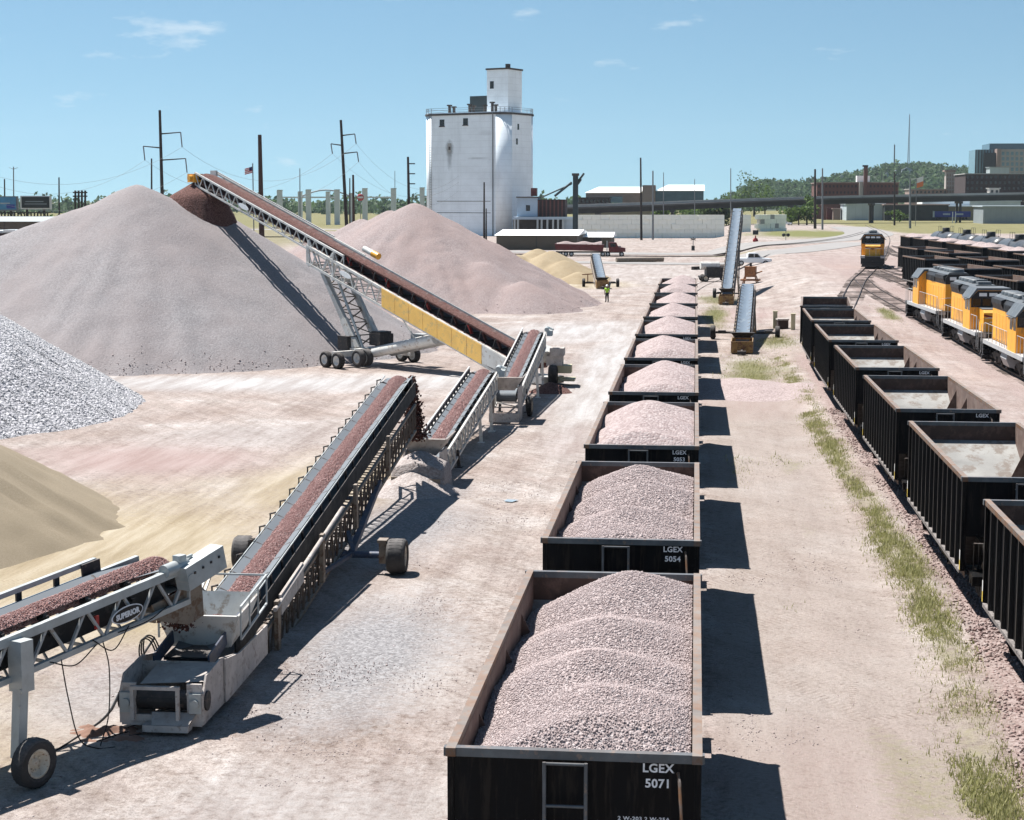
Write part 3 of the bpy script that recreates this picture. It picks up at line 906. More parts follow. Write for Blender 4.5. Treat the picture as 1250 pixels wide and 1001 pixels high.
def stones(name, pts, nrm, size, mat, parent=None, flat=0.75, var=0.45, lift=.25):
    """loose angular stones lying on a surface, one mesh"""
    n_ = len(pts)
    base = np.array([(1, 0, 0), (-1, 0, 0), (0, 1, 0), (0, -1, 0), (0, 0, 1), (0, 0, -1)], float)
    tri = np.array([(0, 2, 4), (2, 1, 4), (1, 3, 4), (3, 0, 4), (2, 0, 5), (1, 2, 5), (3, 1, 5), (0, 3, 5)])
    s = size * (1 + var * rng.standard_normal(n_)).clip(.4, 2.2)
    sc = s[:, None] * np.stack([rng.uniform(.7, 1.3, n_), rng.uniform(.6, 1.1, n_), rng.uniform(.5, .95, n_) * flat / .75], 1)
    v = base[None] * sc[:, None, :] * rng.uniform(.75, 1.25, (n_, 6, 1))
    q = rng.standard_normal((n_, 4)); q /= np.linalg.norm(q, axis=1)[:, None]
    w_, x_, y_, z_ = q.T
    Rm = np.stack([1 - 2 * (y_ * y_ + z_ * z_), 2 * (x_ * y_ - z_ * w_), 2 * (x_ * z_ + y_ * w_),
                   2 * (x_ * y_ + z_ * w_), 1 - 2 * (x_ * x_ + z_ * z_), 2 * (y_ * z_ - x_ * w_),
                   2 * (x_ * z_ - y_ * w_), 2 * (y_ * z_ + x_ * w_), 1 - 2 * (x_ * x_ + y_ * y_)], 1).reshape(-1, 3, 3)
    v = np.einsum('nij,nkj->nki', Rm, v) + np.asarray(pts)[:, None, :] + np.asarray(nrm)[:, None, :] * (s * lift)[:, None, None]
    f = (tri[None] + (np.arange(n_) * 6)[:, None, None]).reshape(-1, 3)
    tone = np.repeat(np.clip(rng.beta(2.2, 2.0, n_), 0, 1), 6)
    return np_mesh(name, v.reshape(-1, 3), f, mat, parent, attrs={'tone': tone}, nside=3)


def scatter(hfun, x0, x1, y0, y1, n_, size, name, mat, parent, off=(0, 0, 0), hmin=0.02, z0=0.0, dens=None, lift=.25):
    xs = rng.uniform(x0, x1, n_); ys_ = rng.uniform(y0, y1, n_)
    if dens is not None:
        k = rng.uniform(0, 1, n_) < dens(xs, ys_); xs, ys_ = xs[k], ys_[k]
    h = hfun(xs, ys_)
    k = h > hmin
    xs, ys_, h = xs[k], ys_[k], h[k]
    e = .08
    nx_ = -(hfun(xs + e, ys_) - hfun(xs - e, ys_)) / (2 * e); ny_ = -(hfun(xs, ys_ + e) - hfun(xs, ys_ - e)) / (2 * e)
    nn = np.stack([nx_, ny_, np.ones_like(nx_)], 1); nn /= np.linalg.norm(nn, axis=1)[:, None]
    p = np.stack([xs, ys_, h + z0], 1) - np.asarray(off)
    o = stones(name, p, nn, size, mat, parent, lift=lift)
    return tag(o, kind='stuff')


# the big ridge below the stacker
apx_main = [(-35.4, 120.8, 10.0), (-37.2, 119.8, 10.75), (-39.3, 119.0, 11.75), (-41.9, 117.9, 10.5), (-45.0, 116.6, 9.2), (-47.6, 115.4, 8.2),
            (-50.5, 114, 7.2), (-54, 112.5, 6.0), (-34.6, 121.6, 9.9), (-33.4, 121.2, 9.2)]
apx_main = [tuple(np.array(a) + (np.array(b_) - np.array(a)) * t) for a, b_ in zip(apx_main[:7], apx_main[1:8]) for t in (0, .33, .66)] + apx_main[7:]
h_main = lambda X, Y: cones(apx_main, 0.64, X, Y, .7, .5, 3) + .35 * (fbm(X * .22, Y * .22, 8) - .5) + .16 * (fbm(X * 1.1, Y * 1.1, 18) - .5)
big = heap('gravel_pile', -78, -12, 96, 148, .45, h_main, 'gravel_main', 'huge grey mauve gravel ridge heaped beneath the white stacker', 'gravel pile')
scatter(h_main, -60, -14, 97, 125, 60000, .038, 'loose_stones', 'stone_pink', big, off=big.location, hmin=-.02, dens=lambda x, y: np.exp(-(h_main(x, y) / .7) ** 2) * .5)
h_fresh = lambda X, Y: cones([(-35.6, 121.2, 11.95)], 0.62, X, Y, .2, .25, 9) - 0.0
xs_fresh = heap('gravel_pile', -40.2, -31.0, 116.6, 125.8, .2, lambda X, Y: h_fresh(X, Y) - 1.6 * np.clip(np.hypot(X + 35.6, Y - 121.2) - 1.9 - .5 * (fbm(X, Y, 4) - .5), 0, 9), 'gravel_brown',
                'fresh red brown gravel cone under the stacker head', 'gravel pile')
apx2 = [(-29.0, 177.5, 10.35), (-31.9, 179.5, 9.6), (-35.2, 181, 8.7), (-27.6, 177.0, 9.4), (-39, 183, 7.4), (-16.5, 165.5, 2.9), (-21, 169, 4.6)]
h_sec = lambda X, Y: cones(apx2, 0.56, X, Y, .7, .8, 13, 30) + .2 * (fbm(X * .9, Y * .9, 19) - .5)
sec = heap('gravel_pile', -62, 4, 148, 214, .55, h_sec, 'gravel_second', 'pinkish gravel cone standing behind the stacker, before the white elevator', 'gravel pile')
scatter(h_sec, -36, 0, 149, 185, 26000, .045, 'loose_stones', 'stone_pink', sec, off=sec.location, hmin=-.02, dens=lambda x, y: np.exp(-(h_sec(x, y) / .6) ** 2) * .5)
apx3 = [(-40.8, 82.6, 7.9), (-44.2, 84.2, 7.8), (-38.9, 80.8, 6.8), (-38.9, 78.0, 6.0), (-38.5, 85.2, 6.1)]
h_rock = lambda X, Y: cones(apx3, 0.66, X, Y, .8, .3, 23)
rock = heap('gravel_pile', -56, -22, 66, 98, .35, h_rock, 'gravel_grey', 'coarse grey crushed rock heap at the left edge', 'gravel pile')
scatter(h_rock, -38, -23, 66, 96, 66000, 0.042, 'loose_stones', 'stone_grey', rock, off=rock.location, hmin=-.02, lift=-.25)
apx4 = [(-29.3, 52.0, 6.1), (-31.7, 50.9, 6.3), (-27.8, 50.0, 4.5), (-27.4, 47.0, 3.0)]
h_sand = lambda X, Y: cones(apx4, 0.60, X, Y, .6, .45, 33, 16) + .14 * (fbm(X * 1.2, Y * 1.2, 38) - .5)
heap('sand_pile', -42, -13, 36, 64, .3, h_sand, 'sand', 'smooth tan sand heap at the left edge', 'sand pile')
h_sand2 = lambda X, Y: cones([(-19.4, 232, 3.9), (-21.6, 236, 4.1), (-17.2, 228, 2.8), (-24, 232, 3.4), (-15, 222, 1.5)], 0.52, X, Y, .6, 1.1, 43, 8)
heap('sand_pile', -36, -6, 212, 250, .4, h_sand2, 'sand_yellow', 'small yellow sand heap by the red truck', 'sand pile')
# what the first conveyor has dropped on the ground
h_sp = lambda X, Y: cones([(-10.15, 61.3, .85), (-9.9, 60.6, .6), (-10.6, 60.4, .5)], 0.55, X, Y, .2, .1, 53)
spill = heap('gravel_pile', -12.6, -7.8, 57.6, 64.6, .12, h_sp, 'spill', 'low pale spill of gravel under the transfer hopper', 'gravel pile')
h_sp2 = lambda X, Y: cones([(-7.9, 94.4, .55), (-7.7, 95.4, .4)], 0.55, X, Y, .2, .1, 54)
heap('gravel_pile', -9.5, -4.8, 91.5, 97.5, .15, h_sp2, 'gravel_brown', 'small brown spill beneath the farthest transfer conveyor', 'gravel pile')
h_dirt = lambda X, Y: cones([(-11.5, 32.1, .13), (-11.1, 31.8, .10), (-11.8, 32.0, .10)], 0.36, X, Y, .1, .1, 55) + .30 * (fbm(X * 4, Y * 4, 57, 4) - .56)
heap('dirt_pile', -12.6, -10.2, 31, 33.2, .05, h_dirt, 'earth', 'little heap of reddish dirt beside the near tyre', 'dirt')
h_far = lambda X, Y: cones([(2.8, 96.2, .55), (3.5, 94, .4), (2.4, 99, .45)], 0.16, X, Y, .5, .15, 56)
heap('gravel_pile', -1, 7, 86, 104, .3, h_far, 'gravel_pink_far', 'flattened pink gravel spill between the two hopper trains', 'gravel pile')

# loose ballast along the right hand train and stones on the yard
def h_bal(x, y):
    return gh(x, y) + 0.0 * x
nb = 17000
bx_ = rng.uniform(5.5, 7.8, nb); by_ = 24 + 62 * rng.uniform(0, 1, nb) ** 1.35
k_ = rng.uniform(0, 1, nb) < sstep(-.2, .25, bx_ - np.interp(by_, EDGE_Y, EDGE_X))
bx_, by_ = bx_[k_], by_[k_]
bp = np.stack([bx_, by_, gh(bx_, by_) + .0], 1)
tag(stones('ballast', bp, np.tile((0, 0, 1.0), (len(bp), 1)), .034, 'stone_ballast'), kind='stuff')
ns_ = 90000
sx_ = rng.uniform(-12.5, 4.8, ns_); sy_ = 24 + 46 * rng.uniform(0, 1, ns_) ** 1.4
d_ = np.maximum(sstep(.45, .75, fbm(sx_ * .45, sy_ * .3, 77)), 0.12)
k_ = (rng.uniform(0, 1, ns_) < d_) & ((sx_ < -3.4) | (sx_ > .5))
ex_ = rng.normal(-3.75, .28, 9000); ey_ = 22 + 70 * rng.uniform(0, 1, 9000) ** 1.3
k2_ = (ex_ < -3.1) & (rng.uniform(0, 1, 9000) < sstep(.4, .7, fbm(ex_ * 2, ey_ * .4, 79)))
sx_ = np.concatenate([sx_[k_], ex_[k2_]]); sy_ = np.concatenate([sy_[k_], ey_[k2_]])
sp_ = np.stack([sx_, sy_, gh(sx_, sy_) - .01], 1)
tag(stones('scattered_stones', sp_, np.tile((0, 0, 1.0), (len(sp_), 1)), .0125, 'stone_pink', var=.6), kind='stuff')


# grass growing along the ballast
def grass(name, xs, ys_, hh, mat='grass_blade'):
    n_ = len(xs)
    a = rng.uniform(0, 2 * math.pi, n_); h = hh * np.exp(rng.normal(-.25, .5, n_)).clip(.3, 3.2); w_ = h * .085 + .006
    ln = h * rng.uniform(.1, .6, n_); la = rng.uniform(0, 2 * math.pi, n_)
    z0 = gh(xs, ys_) - .02
    b1 = np.stack([xs - np.cos(a) * w_, ys_ - np.sin(a) * w_, z0], 1)
    b2 = np.stack([xs + np.cos(a) * w_, ys_ + np.sin(a) * w_, z0], 1)
    tp = np.stack([xs + np.cos(la) * ln, ys_ + np.sin(la) * ln, z0 + h], 1)
    v = np.stack([b1, b2, tp], 1).reshape(-1, 3)
    f = np.arange(3 * n_).reshape(-1, 3)
    o = np_mesh(name, v, f, mat, attrs={'tone': np.repeat(rng.uniform(0, 1, n_), 3)}, nside=3)
    return tag(o, kind='stuff')


ng = 260000
yy = 22 + 95 * rng.uniform(0, 1, ng) ** 1.25
cl = np.interp(yy, EDGE_Y, GR_X)
xx = cl + rng.normal(0, 1, ng) * (.18 + .2 * fbm(yy * 0, yy * .12, 62)) - .05
dd = np.clip(3.0 * fbm(xx * .9, yy * .30, 63) - 1.0, 0, 1) * np.clip(1.6 * fbm(xx * 3, yy * 2, 73) - .2, 0, 1)
k_ = (rng.uniform(0, 1, ng) < dd) & (xx < np.interp(yy, EDGE_Y, EDGE_X) + .1)
gx_, gy_ = xx[k_], yy[k_]
ng = 90000
xx2 = rng.uniform(1.2, 5.6, ng); yy2 = 24 + 100 * rng.uniform(0, 1, ng) ** 1.1
k_ = rng.uniform(0, 1, ng) < sstep(.64, .84, fbm(xx2 * .55, yy2 * .2, 64)) * .3
gx_ = np.concatenate([gx_, xx2[k_]]); gy_ = np.concatenate([gy_, yy2[k_]])
for cx_, cy_, rx_, ry_, n_ in ((3.6, 108, 2.0, 11, 9000), (1.9, 160, 1.2, 16, 9000), (6.2, 130, 1.6, 7, 5000), (16.5, 150, .7, 6, 4000), (2.6, 186, 2.6, 10, 6000)):
    u = rng.normal(0, .5, (n_, 2))
    gx_ = np.concatenate([gx_, cx_ + u[:, 0] * rx_]); gy_ = np.concatenate([gy_, cy_ + u[:, 1] * ry_])
grass('grass', gx_, gy_, .075)

# ------------------------------------------------------------------ hopper cars
RIM = 3.36          # rim above the rail head
HL, HW = 5.42, 1.57  # half length and half width of the box


def wheel_profile(r):
    return [(0.0, -.07), (r * .28, -.09), (r * .32, -.05), (r * .82, -.03), (r * .9, -.07), (r, -.065), (r * 1.06, .05), (r * 1.06, .075), (r * .9, .075), (r * .82, .03), (r * .3, .04), (0.0, .06)]


def make_truck(root, y, r=.46, axles=(-.88, .88), mat='truck_iron', big=False):
    mb = MB()
    mb.bx(-.95, .95, y - .2, y + .2, r * .75, r * 1.35)
    ext = max(abs(a) for a in axles) + .28
    for sx in (-1, 1):
        x = sx * 1.0
        mb.prism([(y - ext, r * 1.0), (y - ext, r * 1.35), (y - ext * .55, r * 1.75), (y + ext * .55, r * 1.75), (y + ext, r * 1.35), (y + ext, r * 1.0),
                  (y + ext * .62, r * .98), (y + .35, r * .5), (y - .35, r * .5), (y - ext * .62, r * .98)], 'x', x - .08, x + .08)
        for a in axles:
            mb.tube((x - sx * .02, y + a, r), (x + sx * .16, y + a, r), .13, 8)
        for a in (-.16, .16):
            mb.tube((x + sx * .04, y + a, r * .55), (x + sx * .04, y + a, r * 1.15), .075, 8)
    t = mb.build('truck', mat, root)
    for a in axles:
        w_ = MB().tube((-.8, y + a, r), (.8, y + a, r), .08, 8)
        for sx in (-1, 1):
            w_.lathe([(q, sx * -l_) for q, l_ in wheel_profile(r * .95)], (sx * .76, y + a, r), (1, 0, 0), 20)
        w_.build('wheel_set', 'wheel_steel', t)
    return t


def make_hopper(detail=True, label=None):
    root = empty('hopper_car')
    mb = MB()
    # shell: sides, ends, sloping ends underneath
    for sx in (-1, 1):
        mb.bx(sx * (HW - .03), sx * HW, -HL, HL, .98, RIM - .1, 0)
    for sy in (-1, 1):
        mb.bx(-HW + .03, HW - .03, sy * (HL - .04), sy * HL, 1.85, RIM - .1, 0)
        mb.add([(-HW + .03, sy * HL, 1.85), (HW - .03, sy * HL, 1.85), (HW - .03, sy * 2.4, .52), (-HW + .03, sy * 2.4, .52),
                (-HW + .03, sy * (HL - .04), 1.95), (HW - .03, sy * (HL - .04), 1.95), (HW - .03, sy * 2.4, .62), (-HW + .03, sy * 2.4, .62)],
               ((0, 1, 2, 3), (4, 7, 6, 5), (0, 4, 5, 1), (2, 6, 7, 3)), 0)
        # corner posts
        for sx in (-1, 1):
            mb.bx(sx * (HW + .003), sx * (HW + .09), sy * (HL - .11), sy * (HL + .01), .98, RIM - .1, 0)
            mb.bar((sx * 1.3, sy * (HL - .02), 1.9), (sx * .62, sy * 4.9, .98), .1, .1, 0)
        mb.bx(-1.45, 1.45, sy * (HL + .01), sy * 6.25, .92, 1.02, 0)                   # end platform
        mb.bx(-1.5, 1.5, sy * 6.25, sy * 6.33, .80, 1.03, 0)
    mb.bx(-.3, .3, -6.3, 6.3, .62, .92, 0)                                             # centre sill
    for k in (-1, 1):                                                                 # hopper bottoms
        mb.prism([(-1.3, .95), (1.3, .95), (.8, .32), (-.8, .32)], 'x', k * .25, k * 1.3, 0)
    body = mb.build('body', 'car_black', root)
    sill = MB()
    for sx in (-1, 1):
        sill.bx(sx * (HW + .004), sx * (HW + .10), -HL + .12, HL - .12, .90, .985, 0)
    sill.build('side_sill', 'sill_dust', root)
    i = HW - .036
    EL = RIM - .56
    for sy in (-1, 1):
        ins = MB()
        ins.add([(-i, sy * (HL - .046), RIM - .1), (i, sy * (HL - .046), RIM - .1), (i, sy * (HL - .046), EL), (-i, sy * (HL - .046), EL)], ((0, 1, 2, 3),))
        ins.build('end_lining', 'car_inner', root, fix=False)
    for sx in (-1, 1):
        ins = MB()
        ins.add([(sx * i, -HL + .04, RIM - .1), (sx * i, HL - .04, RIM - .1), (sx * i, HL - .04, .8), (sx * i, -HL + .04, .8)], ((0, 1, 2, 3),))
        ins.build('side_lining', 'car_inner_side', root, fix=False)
    for sy in (-1, 1):
        sl = MB()
        sl.add([(-i, sy * (HL - .047), EL), (i, sy * (HL - .047), EL), (i, sy * 1.3, .98), (-i, sy * 1.3, .98)], ((0, 1, 2, 3),))
        sl.build('slope_sheet', 'slope_steel', root, fix=False)
    fl = MB()
    fl.add([(-i, -1.3, .98), (i, -1.3, .98), (i, 0, 1.32), (-i, 0, 1.32), (-i, 1.3, .98), (i, 1.3, .98)], ((0, 1, 2, 3), (3, 2, 5, 4)))
    fl.build('hopper_floor', 'slope_steel', root, fix=False)
    # rim: end rails painted, side rails worn to rust
    for sy in (-1, 1):
        r_ = MB().bx(-HW - .13, HW + .13, sy * (HL - .05), sy * (HL + .07), RIM - .12, RIM - .003)
        r_.build('end_rail', 'rim_paint', root)
    for sx in (-1, 1):
        r_ = MB().bx(sx * (HW - .03), sx * (HW + .10), -HL - .1, HL + .1, RIM - .115, RIM)
        r_.build('side_rail', 'rim_rust', root)
    if detail:
        rb = MB().prism([(0, -.045), (.095, -.035), (.095, .035), (0, .045)], 'z', .985, RIM - .12)
        rib = None
        for sx in (-1, 1):
            for k in range(12):
                y = -HL + .85 + k * (2 * HL - 1.7) / 11
                if rib is None:
                    rib = rb.build('rib', 'car_rib', root)
                else:
                    rib_ = share('rib', rib, root, (0, 0, 0))
                    rib.location, rib_.location = rib.location, (sx * (HW + .002), y, 0)
                    if sx < 0: rib_.rotation_euler = (0, 0, math.pi)
                    continue
                rib.location = (sx * (HW + .002), y, 0)
                if sx < 0: rib.rotation_euler = (0, 0, math.pi)
        for sx in (-1, 1):
            for y in (-3.05, 0.55, 3.05):
                g_ = MB()
                g_.prism([(sx * (i - .002), RIM - .28), (sx * (i - .002), 1.25), (sx * (i - .62), 1.25), (sx * (i - .62), 1.75)], 'y', y - .015, y + .015)
                g_.build('gusset', 'car_inner_side', root)
        # end ladder, handrail, grab irons
        for sy in (-1, 1):
            ld = MB(); ye = sy * (HL + .14); xc = sy * .10
            for a in (-.27, .27):
                ld.tube((xc + a, ye, 1.02), (xc + a, ye, RIM - .135), .028, 6)
            for z in (1.35, 1.78, 2.21, 2.64, RIM - .155):
                ld.tube((xc - .27, ye, z), (xc + .27, ye, z), .022, 6)
            for z in (1.2, RIM - .3):
                for a in (-.27, .27):
                    ld.bar((xc + a, sy * HL, z), (xc + a, ye, z), .03, .03)
            ld.build('ladder', 'rim_paint', root)
            hr = MB(); xs_ = -sy * 1.46
            hr.path([(xs_ + sy * .1, sy * (HL + .03), RIM - .26), (xs_ + sy * .08, sy * (HL + .2), RIM - .32), (xs_, sy * (HL + .35), 1.6), (xs_, sy * (HL + .4), 1.03)], .024, 6)
            hr.build('handrail', 'rim_rust', root)
            rf = MB().bx(-HW - .094, -HW - .098, sy * (HL - .10), sy * (HL - .01), 1.25, 1.5)
            rf.build('reflector', 'reflector', root)
            rf = MB().bx(-HW - .094, -HW - .098, sy * (HL - .10), sy * (HL - .01), 1.0, 1.25)
            rf.build('reflector', 'reflector_yellow', root)
            br = MB()                                                                  # brake gear on the platform
            br.tube((-.95, sy * 5.9, 1.35), (-.35, sy * 5.9, 1.35), .17, 10)
            br.bar((-.95, sy * 5.9, 1.02), (-.95, sy * 5.9, 1.3), .08)
            br.bar((-.35, sy * 5.9, 1.02), (-.35, sy * 5.9, 1.3), .08)
            br.build('brake_cylinder', 'truck_iron', root)
            MB().bx(.3, .8, sy * 5.7, sy * 6.1, 1.02, 1.3).build('valve_box', 'truck_iron', root)
            br = MB()
            for k_ in range(4):
                br.path([(-1.35 + .12 * k_, sy * 5.6, 1.05), (-1.38 + .12 * k_, sy * 5.75, 1.75), (-1.2 + .12 * k_, sy * 5.95, 1.78), (-1.15 + .12 * k_, sy * 6.05, 1.2)], .02, 5)
            br.build('brake_hoses', 'truck_iron', root)
    for sy in (-1, 1):
        make_truck(root, sy * 4.75)
        cp = MB().bx(-.09, .09, sy * 6.3, sy * 6.86, .72, .9)
        cp.prism([(-.16, .68), (.13, .68), (.13, .95), (-.16, .95)], 'y', sy * 6.84, sy * 7.09)
        cp.path([(.28, sy * 6.3, .7), (.3, sy * 6.6, .42), (.26, sy * 6.98, .5)], .03, 6)
        cp.build('coupler', 'truck_iron', root)
    return root


def letter_car(root, lines, small=None):
    z = RIM - .215
    for k, t in enumerate(lines):
        text_mesh('lettering', t, .162, 'letter_white', root, (1.10, -HL - .006, z - k * .205), (math.pi / 2, 0, 0), 'CENTER', 1.0, .004, 1.05)
    for k, t in enumerate(small or []):
        text_mesh('lettering', t, .07, 'letter_white', root, (1.26 - .37 * k, -HL - .006, RIM - .90 - k * .075), (math.pi / 2, 0, 0), 'RIGHT', 1.15, .001, 1.1)


hop = make_hopper(True)
ordinal = ['nearest', 'second', 'third', 'fourth', 'fifth', 'sixth', 'seventh', 'eighth', 'ninth', 'tenth']
GM = 'loaded hopper cars of the middle train'
mid_cars = []
for k in range(10):
    c = hop if k == 0 else copy_tree(hop)
    mid_cars.append(c)
for k, c in enumerate(mid_cars):
    c.location = (-1.5, 27.1 + 14.2 * k, 0.045)
    num = {0: ', numbered 5071', 1: ', numbered 5054'}.get(k, '')
    tag(c, f'{ordinal[k]} black hopper car from the camera in the loaded middle train{num}' if k else 'nearest black hopper car of the gravel filled middle train, numbered 5071', 'hopper car', GM)
right_cars = []
for k in range(7):
    c = copy_tree(hop)
    p, rz = on_track('right', 34.2 + 14.2 * k if k < 6 else 34.2 + 14.2 * 6 - .4)
    c.location = p; c.rotation_euler = (0, 0, rz)
    right_cars.append(c)
    tag(c, ('nearest' if k == 0 else 'farthest' if k == 6 else ordinal[k] + ' from the camera') + ' empty black hopper car of the train right of the grass strip' if k in (0, 6)
        else ordinal[k] + ' empty black hopper car from the camera, train right of grass strip', 'hopper car', 'empty hopper cars beside the grass strip')
letter_car(mid_cars[0], ['LGEX', '5071'], ['2 W-203 2 W-25A', '36 INCH WHLS'])
letter_car(mid_cars[1], ['LGEX', '5054'])
letter_car(mid_cars[2], ['LGEX', '5053'])
for c in mid_cars[3:6] + right_cars[1:5]:
    letter_car(c, ['LGEX'])
for c, t, y, z in ((right_cars[0], 'A', 4.2, 1.62), (right_cars[0], 'C', 2.25, 1.66)):
    text_mesh('lettering', t, .2, 'letter_white', c, (-HW - .006, y, z), (math.pi / 2, 0, -math.pi / 2), 'CENTER')

# far cars: the same wagon with the ribs kept, without the small fittings
def far_hopper():
    c = empty('hopper_car')
    for ch in KIDS[hop.name]:
        if ch.name.split('.')[0] in ('body', 'side_sill', 'end_lining', 'side_lining', 'slope_sheet', 'hopper_floor', 'end_rail', 'side_rail', 'truck', 'coupler', 'rib'):
            copy_tree(ch, c)
    return c


far_proto = None
far_list = []
for key, y0, y1, gtxt in (('empties', 130, 181, 'behind the orange locomotives'), ('thirds', 144, 208, 'behind the brown empties'), ('loaded', 168, 272, 'before the tank cars')):
    k, y = 0, y1
    while y > y0:
        c = far_hopper() if far_proto is None else copy_tree(far_proto)
        far_proto = far_proto or c
        y -= 7.1
        p, rz = on_track(key, y)
        c.location = p; c.rotation_euler = (0, 0, rz)
        word = {'empties': 'empty brown lined', 'thirds': 'part filled black', 'loaded': 'pink gravel filled'}[key]
        tag(c, f'{word} hopper car {gtxt}, ' + (ordinal[k] if k else 'first') + ' from its far end', 'hopper car', f'{word} hopper cars')
        far_list.append((key, c, k))
        y -= 7.1
        k += 1


# ------------------------------------------------------------------ gravel in the cars
def h_load(seed, full=1.0):
    r_ = np.random.default_rng(seed)
    lumps = [(r_.uniform(-.1, .35), y_ + r_.uniform(-.5, .5), r_.uniform(.08, .34)) for y_ in ((-3.6, .0, 3.4), (-4.0, -1.3, 1.4, 4.0), (-3.3, 1.0, 3.9), (-3.9, -.8, 2.9))[seed % 4]]

    def f(X, Y):
        acc = None
        for i, (lx, ly, lh) in enumerate(lumps):
            lh = lh + .10
            dx, dy = (X - lx), (Y - ly)
            left = np.where(dx < 0, .50, .33)
            r = np.sqrt((dx * left) ** 2 + (dy * .30) ** 2 + .012)
            h = lh + .02 - (r - .14) - 0.05 * np.clip(-dx - .9, 0, 2) ** 2
            acc = h if acc is None else np.log(np.exp(acc * 30) + np.exp(h * 30)) / 30
        acc = acc + .10 * (fbm(X * 1.1 + seed, Y * 1.1, seed) - .5) - .08 * sstep(4.6, 5.4, Y) + .30 * sstep(-3.9, -5.4, Y)
        edge = np.minimum(HL - .05 - np.abs(Y), HW - .05 - np.abs(X))
        return np.minimum(RIM - .05 + acc * full, RIM - .075 + .62 * np.clip(edge, 0, 9))
    return f


def load(car, k, seed, mat, label, group, n_stones=0, size=.03, step=.16, full=1.0):
    f = h_load(seed, full)
    i = HW - .05
    xs, ys_ = np.linspace(-i, i, int(2 * i / step) + 1), np.linspace(-HL + .06, HL - .06, int(2 * HL / step) + 1)
    X, Y = np.meshgrid(xs, ys_)
    V = np.stack([X, Y, f(X, Y)], -1).reshape(-1, 3)
    b_, a = X.shape
    ix = np.arange(a * b_).reshape(b_, a)
    Fq = np.stack([ix[:-1, :-1], ix[:-1, 1:], ix[1:, 1:], ix[1:, :-1]], -1).reshape(-1, 4)
    o = np_mesh('gravel_load', V, Fq, mat, smooth=True)
    o.location = car.location; o.rotation_euler = car.rotation_euler
    tag(o, label, 'gravel', group)
    if n_stones:
        scatter(f, -i, i, -HL + .07, HL - .07, n_stones, size, 'loose_stones', 'stone_pink', o, hmin=-9)
    return o


for k, c in enumerate(mid_cars):
    load(c, k, 5 + 3 * k, 'gravel_pink' if k < 2 else 'gravel_pink_far', f'pink gravel heaped in the {ordinal[k]} hopper car' + (' from the camera' if k else '') + ' of the middle train', 'gravel loads of the middle train',
         {0: 60000, 1: 40000}.get(k, 0), {0: .0135, 1: .0155, 2: .018, 3: .022}.get(k, .03), .1 if k < 3 else .2)
fn = 0
for key, c, k in far_list:
    if key == 'loaded' or key == 'thirds':
        load(c, k, 80 + fn, 'gravel_pink_far', f"pink gravel {'heaped' if key == 'loaded' else 'lying low'} in {ordinal[k] if k else 'first'} car from far end {'before the tank cars' if key == 'loaded' else 'behind the brown empties'}", 'gravel loads of the far rows', full=1.0 if key == 'loaded' else 1.0)
        if key == 'thirds':
            o = [q for q in COL.objects if q.name.startswith('gravel_load')][-1]
            o.location.z -= .62
    fn += 1


